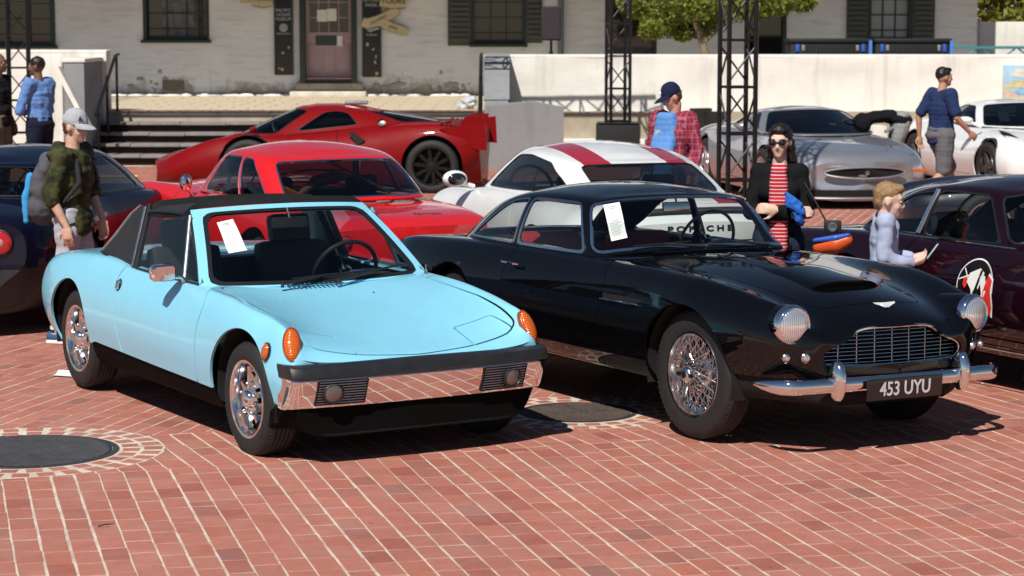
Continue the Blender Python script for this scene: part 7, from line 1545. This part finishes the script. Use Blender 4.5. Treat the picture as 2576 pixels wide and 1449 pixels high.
blob('striped_top', [(V('chest') + Vector((.088 + (.035 if z > -.1 else .02) * math.cos(y * 9), y * (1 - 2.2 * max(0, z)), z)) * k, (.054, .030, .045)) for z in np.linspace(.13, -.46, 12) for y in (-.040, -.013, .013, .040)], .009, STRIPE, t, 8, .003, 9.)
for s in (-1, 1): g = G(); g.ball(hp(.084, s * .033, .004), (.009, .025, .018)); g.tube([hp(.080, s * .058, .010), hp(-.01, s * .082, .012)], .004, 6); g.obj('sunglasses', mat('dark lens', (.006, .006, .007), .08, coat=1.), t)
g = G(); g.tube([hp(.092, -.012, .008), hp(.092, .012, .008)], .004, 6); g.obj('glasses_bridge', BLACK, t)
bag = thing('blue_jacket', 'crumpled bright blue jacket held by the woman', 'jacket', (1.70, 14.45, 0), R(-98)); q = V('wrR') + Vector((.03, .02, .01)); blob('cloth', chain([(q + Vector((.02, -.05, .12)), .022), (q + Vector((.03, -.01, .07)), .042), (q + Vector((.02, .03, .02)), .048), (q + Vector((.01, .05, -.05)), .026)]), .009, cl('bright blue nylon jacket', (.03, .13, .50)), bag, 2, .022, 15.)
toy = thing('toy_blaster', 'orange and blue plastic toy held low beside the woman', 'toy', (1.70, 14.45, 0), R(-98)); ORG = mat('orange plastic', (.65, .09, .02), .4); q = Vector((.22, .26, .80))
blob('shell', chain([(q, .045), (q + Vector((.03, .10, .02)), .055), (q + Vector((.03, .17, .05)), .040)]), .009, ORG, toy, 3); blob('stripe', chain([(q + Vector((.03, -.03, .045)), .016), (q + Vector((.06, .10, .065)), .022), (q + Vector((.05, .18, .085)), .014)]), .008, mat('blue plastic', (.03, .10, .45), .4), toy, 2)
cm = thing('camera', 'small black camera hanging at the woman\'s side', 'camera', (1.70, 14.45, 0), R(-98)); g = G(); g.box((.20, .34, .93), (.06, .11, .075), bev=.012); g.obj('camera_body', BLACK, cm); g = G(); g.lathe([(.03, 0), (.03, .04), (.024, .045), (.0001, .04)], 18, 'x', (.23, .34, .93)); g.obj('camera_lens', mat('lens grey', (.2, .2, .22), .2, metal=.5), cm); g = G(); g.tube([(.19, .30, .96), (.16, .22, 1.10), (.14, .16, 1.20)], .006, 6); g.obj('camera_strap', BLACK, cm)
# 6 blond boy with the phone
t, hp, V, k, lk, hs = human('p', 'blond boy in pale blue long-sleeved shirt looking at a phone', 2.235, 13.62, -4, 1.25, SK5, dict(hs=1.30, hairm=HAIR_B, fat=.92, curl=.7, wear=[dict(k='top', n='long_sleeved_shirt', m=cl('pale blue jersey', (.40, .44, .60)), e=.024, se=.022, sleeve=.96, hem=.10, wr=.014), dict(k='legs', n='shorts', m=cl('grey shorts', (.12, .12, .14)), e=.02, upto=.5), dict(k='shoe', m=BLACK),
    dict(k='hair', n='hair', m=HAIR_B, wr=.005, sm=5, b=[((-.028, 0, .038), (.092, .085, .082)), ((.030, 0, .082), (.055, .066, .032)), ((-.060, 0, -.02), (.050, .070, .060))])],
    J=dict(head=(.045, 0, 1.60), elL=(.0, .23, 1.12), wrL=(.25, .10, 1.10), elR=(-.02, -.24, 1.12), wrR=(.24, -.12, 1.08), hdL=(1, -.1, .25), hdR=(1, .25, .30), huL=(0, .6, -.8), huR=(0, -.6, -.8), tilt=9, look=-4)))
ph = thing('phone', 'small phone with pale green case in the blond boy\'s hands', 'phone', (2.235, 13.62, 0), R(-4)); q = (V('wrL') + V('wrR')) / 2 + Vector((.115, 0, .055))
g = G(); g.box(q, (.010, .062, .112), rotm(y=35, z=-12), bev=.004); g.obj('phone_case', mat('mint case', (.35, .55, .50), .5), ph); g = G(); g.box(q + Vector((-.005, 0, .004)), (.004, .054, .098), rotm(y=35, z=-12)); g.obj('phone_screen', mat('phone glass', (.01, .01, .012), .08, coat=1.), ph, smooth=False)
# 7 man in navy polo walking right
t, hp, V, k, lk, hs = human('p', 'man in navy polo shirt and grey shorts walking past the supercars', 4.97, 26.4, 24, 1.70, SK2, dict(fat=1.12, hairm=HAIR_K, wear=[dict(k='top', n='polo_shirt', m=cl('navy polo cloth', (.018, .035, .105)), e=.028, se=.030, sleeve=.40, hem=.10, wr=.007), dict(k='legs', n='shorts', m=cl('grey shorts cloth', (.13, .13, .145)), e=.030, upto=.46, flare=.012, wr=.007), dict(k='shoe', m=cl('blue grey sneaker', (.10, .16, .22))), dict(k='hair', n='hair', m=HAIR_K, b=[((-.022, 0, .036), (.097, .084, .088)), ((.03, 0, .08), (.055, .066, .035))])],
    J=dict(knL=(.20, .10, .52), anL=(.30, .10, .10), toeL=(.48, .11, .07), knR=(-.02, -.10, .50), anR=(-.36, -.10, .20), toeR=(-.22, -.11, .05), elR=(.02, -.28, 1.16), wrR=(.22, -.27, .98), elL=(-.14, .26, 1.16), wrL=(-.12, .27, .92), hdR=(.8, 0, -.6), look=-12)))
# 8 person in black bending over
t, hp, V, k, lk, hs = human('p', 'person in black jacket bending over behind the man in navy polo', 4.86, 28.9, 178, 1.72, SK2, dict(fat=1.2, wear=[dict(k='top', n='jacket', m=cl('black jacket cloth', (.006, .006, .008)), e=.045, se=.03, sleeve=1., wr=.014), dict(k='legs', n='trousers', m=cl('pale grey trousers', (.28, .28, .27)), e=.02), dict(k='shoe', m=BLACK), dict(k='hair', n='hair', m=HAIR_K, b=[((-.018, 0, .030), (.096, .083, .092))])],
    J=dict(pelvis=(-.05, 0, 1.00), waist=(.10, 0, 1.06), chest=(.34, 0, 1.02), neck=(.52, 0, .92), head=(.64, 0, .86), shL=(.44, .18, .94), shR=(.44, -.18, .94), elL=(.50, .24, .68), elR=(.50, -.24, .68), wrL=(.60, .2, .46), wrR=(.60, -.2, .46), hipL=(-.06, .09, .93), hipR=(-.06, -.09, .93), tilt=60)))
# ------------------------------------------------------------------ trusses, sound gear, papers, tree
TRUSS = mat('black truss', (.010, .010, .011), .4, metal=.3)
def truss_geo(t, L, w, rz, org, ax='z'):
    """square box truss along an axis: four chords, rungs and diagonals"""
    c = [(-w / 2, -w / 2), (w / 2, -w / 2), (w / 2, w / 2), (-w / 2, w / 2)]; rot = Matrix.Rotation(rz, 3, 'Z'); org = Vector(org)
    def p(a, b, z): q = rot @ Vector((a, b, z)) if ax == 'z' else Vector((z, a, b)); return org + q
    for a, b in c: g = G(); g.tube([p(a, b, 0), p(a, b, L)], .026, 8); g.obj('chord', TRUSS, t)
    n = int(L / .5); 
    for i in range(n + 1):
        z = min(i * .5 + .02, L - .02)
        for k in range(4):
            g = G(); g.tube([p(*c[k], z), p(*c[(k + 1) % 4], z)], .014, 6); g.obj('rung', TRUSS, t)
            if i < n: a, b = (c[k], c[(k + 1) % 4]) if i % 2 else (c[(k + 1) % 4], c[k]); g = G(); g.tube([p(*a, z + .06), p(*b, z + .44)], .011, 6); g.obj('diagonal', TRUSS, t)
def tower(x, y, lab, h=3.4, w=.30, rz=12, z0=0.):
    t = thing('truss_tower', lab, 'truss', (x, y, 0), 0., 'black truss towers'); truss_geo(t, h - z0, w, R(rz), (0, 0, z0))
    g = G(); g.box((0, 0, z0 - .006 if z0 else .012), (.62, .62, .02), bev=.004); g.obj('base_plate', TRUSS, t); return t
tower(1.64, 35.3, 'black truss tower standing on a black box behind the white sports car', z0=.68); tower(2.42, 24.5, 'black truss tower right of centre in front of the silver supercar', rz=14, h=5.); tower(-7.62, 35.3, 'black truss tower at far left beside the man in blue shirt', rz=8)
bx = thing('ballast_box', 'black box at the foot of the middle truss tower', 'box', (1.64, 35.3, 0)); g = G(); g.box((0, 0, .33), (.66, .60, .66), bev=.02); g.obj('case', mat('matte black box', (.008, .008, .009), .7), bx); g = G(); g.box((-.338, 0, .42), (.02, .03, .12), bev=.005); g.obj('handle', ALU, bx)
bm_ = thing('truss_beam', 'black truss beam overhead joining the left and middle towers', 'truss', (0, 0, 0)); truss_geo(bm_, 9.26, .30, 0, (-7.62, 35.3, 3.22), 'x')
# loudspeaker on a pole behind the wall
t = thing('loudspeaker', 'dark loudspeaker on a pole beside the downpipe', 'loudspeaker', (.67, 39.2, TZ)); DB = mat('dark brown grille', (.020, .014, .018), .7)
g = G(); g.box((0, 0, 1.42), (.33, .32, .58), bev=.02); g.obj('cabinet', DB, t); g = G(); g.box((0, -.165, 1.42), (.29, .012, .53)); g.obj('grille', mat('grille cloth', (.03, .02, .026), .8), t, smooth=False); g = G(); g.tube([(0, 0, 0), (0, 0, 1.14)], .022, 10); g.tube([(0, 0, .78), (0, 0, .95)], .036, 10); g.obj('pole', IRON, t)
for a in (90, 210, 330): g = G(); g.tube([(0, 0, .5), (.45 * math.cos(R(a)), .45 * math.sin(R(a)), .01)], .012, 6); g.obj('leg', IRON, t)
# equipment crates on the terrace
for i, (x0, x1, lab) in enumerate(((4.80, 6.22, 'black equipment crate behind the wall, left of the pair'), (6.27, 7.62, 'black equipment crate behind the wall, right of the pair'))):
    t = thing('equipment_crate', lab, 'crate', ((x0 + x1) / 2, 40., TZ), 0., 'equipment crates on the terrace'); w = x1 - x0
    g = G(); g.box((0, 0, .55), (w - .04, .8, 1.08), bev=.02); g.obj('case', mat('crate black', (.008, .008, .010), .6), t)
    g = G(); g.box((0, 0, 1.125), (w, .86, .07), bev=.02); g.obj('lid', mat('lid black', (.007, .007, .008), .6, var=.4, scale=9), t)
    for k in range(14): g = G(); g.box((-w * .28 + k * w * .56 / 13, -.41, .99), (.025, .02, .13)); g.obj('slat', mat('crate slat', (.014, .014, .015), .5), t, smooth=False)
    BLU = mat('blue strap', (.03, .10, .50), .5); SV = mat('latch silver', (.45, .45, .43), .4, metal=.7)
    for s in (-1, 1): g = G(); g.box((s * w * .40, -.415, 1.0), (.06, .02, .13), bev=.006); g.obj('blue_latch', BLU, t); g = G(); g.box((s * w * .33, -.415, 1.0), (.05, .02, .10), bev=.006); g.obj('silver_latch', SV, t)
    g = G(); g.box((w * .485, -.45, .57), (.055, .03, 1.12), bev=.006); g.obj('blue_post', mat('blue strap light', (.06, .20, .62), .5), t)
# teal trestle
t = thing('trestle_rail', 'teal lattice trestle on the terrace by the building corner', 'trestle', (8.65, 40.2, TZ)); TEAL = mat('teal paint', (.06, .22, .24), .5, var=.15, scale=8)
for z in (1.0, .76): g = G(); g.box((0, 0, z), (2.3, .06, .05)); g.obj('rail', TEAL, t, smooth=False)
for k in range(7): g = G(); g.tube([(-1.1 + .33 * k, 0, .76), (-1.1 + .33 * (k + 1), 0, 1.0)] if k % 2 else [(-1.1 + .33 * k, 0, 1.0), (-1.1 + .33 * (k + 1), 0, .76)], .016, 6); g.obj('lattice', TEAL, t)
for x in (-1.1, 0, 1.1): g = G(); g.box((x, 0, .38), (.06, .06, .76)); g.obj('leg', TEAL, t, smooth=False)
# stage monitors by the wall
for x, z, s, lab in ((3.02, .34, 1., 'dark wedge monitor on the wall bench, left'), (3.24, .34, .9, 'dark wedge monitor on the wall bench, right')):
    t = thing('stage_monitor', lab, 'loudspeaker', (x, 36.95 - .1 * (s < 1), z), R(20), 'stage monitors by the wall'); g = G(); g.prism([(-.18, 0), (.2, 0), (.2, .16), (-.02, .50 * s), (-.18, .50 * s)], -.16, .16, 'x'); g.obj('cabinet', mat('monitor black', (.02, .018, .016), .7), t)
    g = G(); g.box((0, -.2, .28), (.26, .02, .30), rotm(x=-20)); g.obj('grille', BLACK, t, smooth=False)
# mural on the wall: painted coast in flat patches
t = thing('mural_panel', 'painted tile mural of a coast on the cream wall at right', 'mural', (8.02, 37.31, .93)); g = G(); g.box((.75, 0, .29), (1.5, .03, .60), bev=.004); g.obj('panel', mat('mural sky', (.36, .56, .72), .6, var=.2, scale=5), t)
for nm, P, c, d in (('cloud', [(.12, .42), (.35, .40), (.6, .45), (.7, .52), (.4, .55), (.18, .52)], (.75, .72, .62), 1), ('hill', [(.0, .27), (.2, .34), (.5, .36), (.9, .33), (1.5, .37), (1.5, .26), (0, .22)], (.58, .52, .28), 1), ('bay', [(.1, .12), (.35, .24), (.8, .25), (1.5, .24), (1.5, .1), (.6, .10)], (.26, .48, .66), 2), ('shore', [(0, 0), (0, .2), (.12, .2), (.25, .1), (.6, .08), (1.5, .1), (1.5, 0)], (.62, .50, .38), 3)): g = G(); g.prism(P, -.016 - .002 * d, -.012, 'y'); g.obj(nm, mat('mural ' + nm, c, .7, var=.3, scale=10), t, smooth=False)
# planter block, plastic bag, papers
t = thing('planter_block', 'small cream concrete planter between the silver and white supercars', 'planter', (5.18, 33.2, 0)); g = G(); g.prism([(-.28, 0), (.28, 0), (.24, .72), (-.24, .72)], -.25, .25, 'y'); g.obj('block', CREAM, t)
pb = thing('plastic_bag', 'crumpled white plastic wrap on the terrace beside the wall', 'bag', (-.72, 38.0, TZ)); blob('wrap', [((0, 0, .10), (.14, .12, .11)), ((-.12, 0, .06), (.10, .09, .07)), ((.06, 0, .17), (.07, .07, .06))], .014, mat('white plastic film', (.50, .52, .54), .35, var=.1, scale=12), pb, 1, .05, 11.)
def sheet(name, lab, c, ux, uy, w, h, curl=.0, n=8, parent=None, lines=True):
    """thin slip of paper with faint print; c centre, ux/uy in-plane axes"""
    c, ux, uy = Vector(c), Vector(ux).normalized(), Vector(uy).normalized(); nn = ux.cross(uy).normalized(); t = thing(name, lab, 'paper', tuple(c)); V = []; F = []
    for j in range(n + 1):
        for i in range(2): v = -.5 + j / n; V.append(ux * (i - .5) * w + uy * v * h + nn * curl * (v * v * 4) * (1 if v > 0 else .2))
    b = len(V); V += [v - nn * .0008 for v in V]
    for j in range(n): q = 2 * j; F += [(q, q + 1, q + 3, q + 2), (b + q + 2, b + q + 3, b + q + 1, b + q)]
    mesh('sheet', V, F, PAPER, t, True, 60)
    if lines:
        for j in range(7): g = G(); y = .36 - j * .105; ww = w * (.62 if j % 3 else .4); g.add([ux * (-ww / 2) + uy * (y * h) + nn * .0015, ux * (ww / 2) + uy * (y * h) + nn * .0015, ux * (ww / 2) + uy * ((y + .018) * h) + nn * .0015, ux * (-ww / 2) + uy * ((y + .018) * h) + nn * .0015], [(0, 1, 2, 3)]); g.obj('print_line', INK, t, smooth=False)
    return t
def l2w(car, x, y, z): return car.matrix_world @ Vector((x, y, z))
bpy.context.view_layer.update()
a = lambda car, p, q: (l2w(car, *q) - l2w(car, *p))
def screen_sheet(car, C, lab):
    """slip of paper lying on the glass: corners in car space (top left, top right, bottom right, bottom left)"""
    W = [l2w(car, *c) for c in C]; c0 = sum(W, Vector()) / 4; nn = (W[1] - W[0]).cross(W[3] - W[0]).normalized(); nn = nn if nn.y < 0 else -nn; t = thing('windscreen_sheet', lab, 'paper', tuple(c0)); r = random.Random(len(lab))
    def P(u, v, h): return (W[0].lerp(W[1], u)).lerp(W[3].lerp(W[2], u), v) - c0 + nn * (h + .006 + .004 * math.sin(v * 5) + .006 * max(0, v - .85) / .15)
    n = 12; V = [P(i / 2, j / n, 0) for j in range(n + 1) for i in range(3)]; k = len(V); V += [v - nn * .0006 for v in V]
    F = [f for j in range(n) for i in range(2) for q in (3 * j + i,) for f in ((q, q + 1, q + 4, q + 3), (k + q + 3, k + q + 4, k + q + 1, k + q))]
    mesh('sheet', V, F, PAPER, t, True, 60)
    def bar(nm, u0, u1, v, dv): mesh(nm, [P(u0, v, .0012), P(u1, v, .0012), P(u1, v + dv, .0012), P(u0, v + dv, .0012)], [(0, 1, 2, 3)], INK, t, False)
    bar('heading', .28, .72, .09, .022); bar('heading', .36, .64, .14, .018)
    for j in range(15):
        v = .24 + j * .045 + (.03 if j > 5 else 0)
        if v < .93: bar('print_line', .14, .14 + r.uniform(.35, .72), v, .008)
    return t
screen_sheet(BLUE, [(.197, -.4402, 1.0993), (.1964, -.3444, 1.1148), (.412, -.3549, .9609), (.4074, -.4638, .9486)], 'white sale sheet on the windscreen of the light blue car')
screen_sheet(BLACKGT, [(.0093, -.5091, 1.1435), (.0356, -.4142, 1.159), (.2193, -.4785, .9686), (.1986, -.573, .9496)], 'white sale sheet on the windscreen of the black car')
pg = gp(155, 946); sheet('dropped_paper', 'folded white paper on the bricks by the blue car\'s rear wheel', (pg.x + .03, pg.y, .006), (.9, -.35, 0), (.3, .9, .03), .17, .10, .02, lines=False)
tw = gp(265, 1325); g = G(); g.tube([(-.03, -.02, .006), (0, .0, .010), (.03, .03, .006)], [.003, .004, .002], 6); g.tube([(0, 0, .010), (.02, -.012, .012)], .002, 5); o = g.obj('twig', mat('dark twig', (.05, .03, .025), .9)); o.location = (tw.x, tw.y, 0); tag(o, 'small dark twig lying on the bricks in the left foreground', 'twig')
# ------------------------------------------------------------------ trees
def leafmat(name, c1, c2):
    if name in MATS: return MATS[name]
    m = bpy.data.materials.new(name); m.use_nodes = True; nt = m.node_tree; b = nt.nodes['Principled BSDF']; oi = nt.nodes.new('ShaderNodeNewGeometry')
    r = nt.nodes.new('ShaderNodeValToRGB'); r.color_ramp.elements[0].color = (*c1, 1); r.color_ramp.elements[1].color = (*c2, 1); nt.links.new(oi.outputs['Random Per Island'], r.inputs[0]); nt.links.new(r.outputs[0], b.inputs['Base Color']); b.inputs['Roughness'].default_value = .5
    tr = nt.nodes.new('ShaderNodeBsdfTranslucent'); nt.links.new(r.outputs[0], tr.inputs[0]); mx = nt.nodes.new('ShaderNodeMixShader'); mx.inputs[0].default_value = .35; nt.links.new(b.outputs[0], mx.inputs[1]); nt.links.new(tr.outputs[0], mx.inputs[2]); nt.links.new(mx.outputs[0], nt.nodes['Material Output'].inputs[0]); MATS[name] = m; return m
def tree(name, lab, x, y, z0, limbs, clumps, n, size, m, seed=1, cat='tree', bark=None, group=None):
    t = thing(name, lab, cat, (x, y, z0), 0., group); rg = np.random.default_rng(seed)
    if limbs:
        g = G()
        for pts, r in limbs: g.tube(pts, r, 8)
        g.obj('trunk', bark or mat('pale bark', (.24, .18, .12), .9, var=.3, scale=8, bump=.5, bscale=20), t)
    V = []; F = []; per = n // len(clumps)
    for (c, rad) in clumps:
        d = rg.normal(size=(per, 3)); d /= np.linalg.norm(d, axis=1)[:, None]; P = np.array(c) + d * np.array(rad) * (rg.random(per)**.45)[:, None]
        for p in P:
            u = rg.normal(size=3); u /= np.linalg.norm(u); v = np.cross(u, rg.normal(size=3)); v /= np.linalg.norm(v); s = size * rg.uniform(.45, 1.6); b = len(V); V += [p - u * s, p + v * s * .45, p + u * s, p - v * s * .45]; F.append((b, b + 1, b + 2, b + 3))
    cr = mesh('crown', V, F, m, t, False); return t
LEAF1 = leafmat('sunlit yellow green leaf', (.08, .13, .015), (.36, .38, .06)); LEAF2 = leafmat('garden green leaf', (.05, .10, .02), (.16, .22, .05))
rg = np.random.default_rng(4)
cl1 = []
for px, py, r in ((1620, 15, .40), (1660, 40, .40), (1700, 62, .36), (1640, 75, .25), (1590, 5, .3), (1750, 20, .42), (1800, 45, .34), (1850, 20, .36), (1900, 20, .34), (1960, 10, .30), (2020, 5, .26), (1700, 0, .5), (1800, -5, .5), (1720, 85, .20), (1760, 75, .22), (1920, -10, .5), (1650, -40, .6), (1850, -60, .8)):
    p = atY(px, py, 41.2 + rg.uniform(-.4, .4)); cl1.append(((p.x - 3.55, p.y - 41.2, p.z - TZ), (r, r, r * .75)))
tree('plaza_tree', 'yellow-green leafy tree behind the wall between the two truss towers', 3.55, 41.2, TZ, [([(0, 0, 0), (-.02, 0, .75), (-.18, 0, 1.25), (-.36, 0, 1.75), (-.45, 0, 2.6)], [.075, .07, .06, .05, .03]), ([(-.12, 0, 1.05), (.35, .1, 1.5), (.9, .1, 1.9)], [.04, .035, .02]), ([(-.3, 0, 1.6), (-.7, .1, 2.0), (-1.0, .1, 2.4)], [.04, .03, .015])], cl1, 15000, .040, LEAF1, 2)
for i, (x, y, h, r, lab) in enumerate(((12.2, 56., 2.4, 1.6, 'bright garden shrub at top right, nearest the building'), (14.6, 58., 2.6, 1.8, 'bright garden shrub at the top right corner'))):
    tree('garden_shrub', lab, x, y, 0, [([(0, 0, 0), (.05, 0, h)], [.1, .06])], [((a, b, h + c), (.8, .8, .6)) for a, b, c in ((0, 0, 0), (-.8, .2, .3), (.7, 0, .4), (.1, .3, .9), (-.5, -.2, 1.1), (.6, .1, 1.3))], 3000, .10, LEAF2 if i else LEAF1, 7 + i, 'shrub', group='garden shrubs beyond the building')
bpy.data.scenes.remove(LAB)
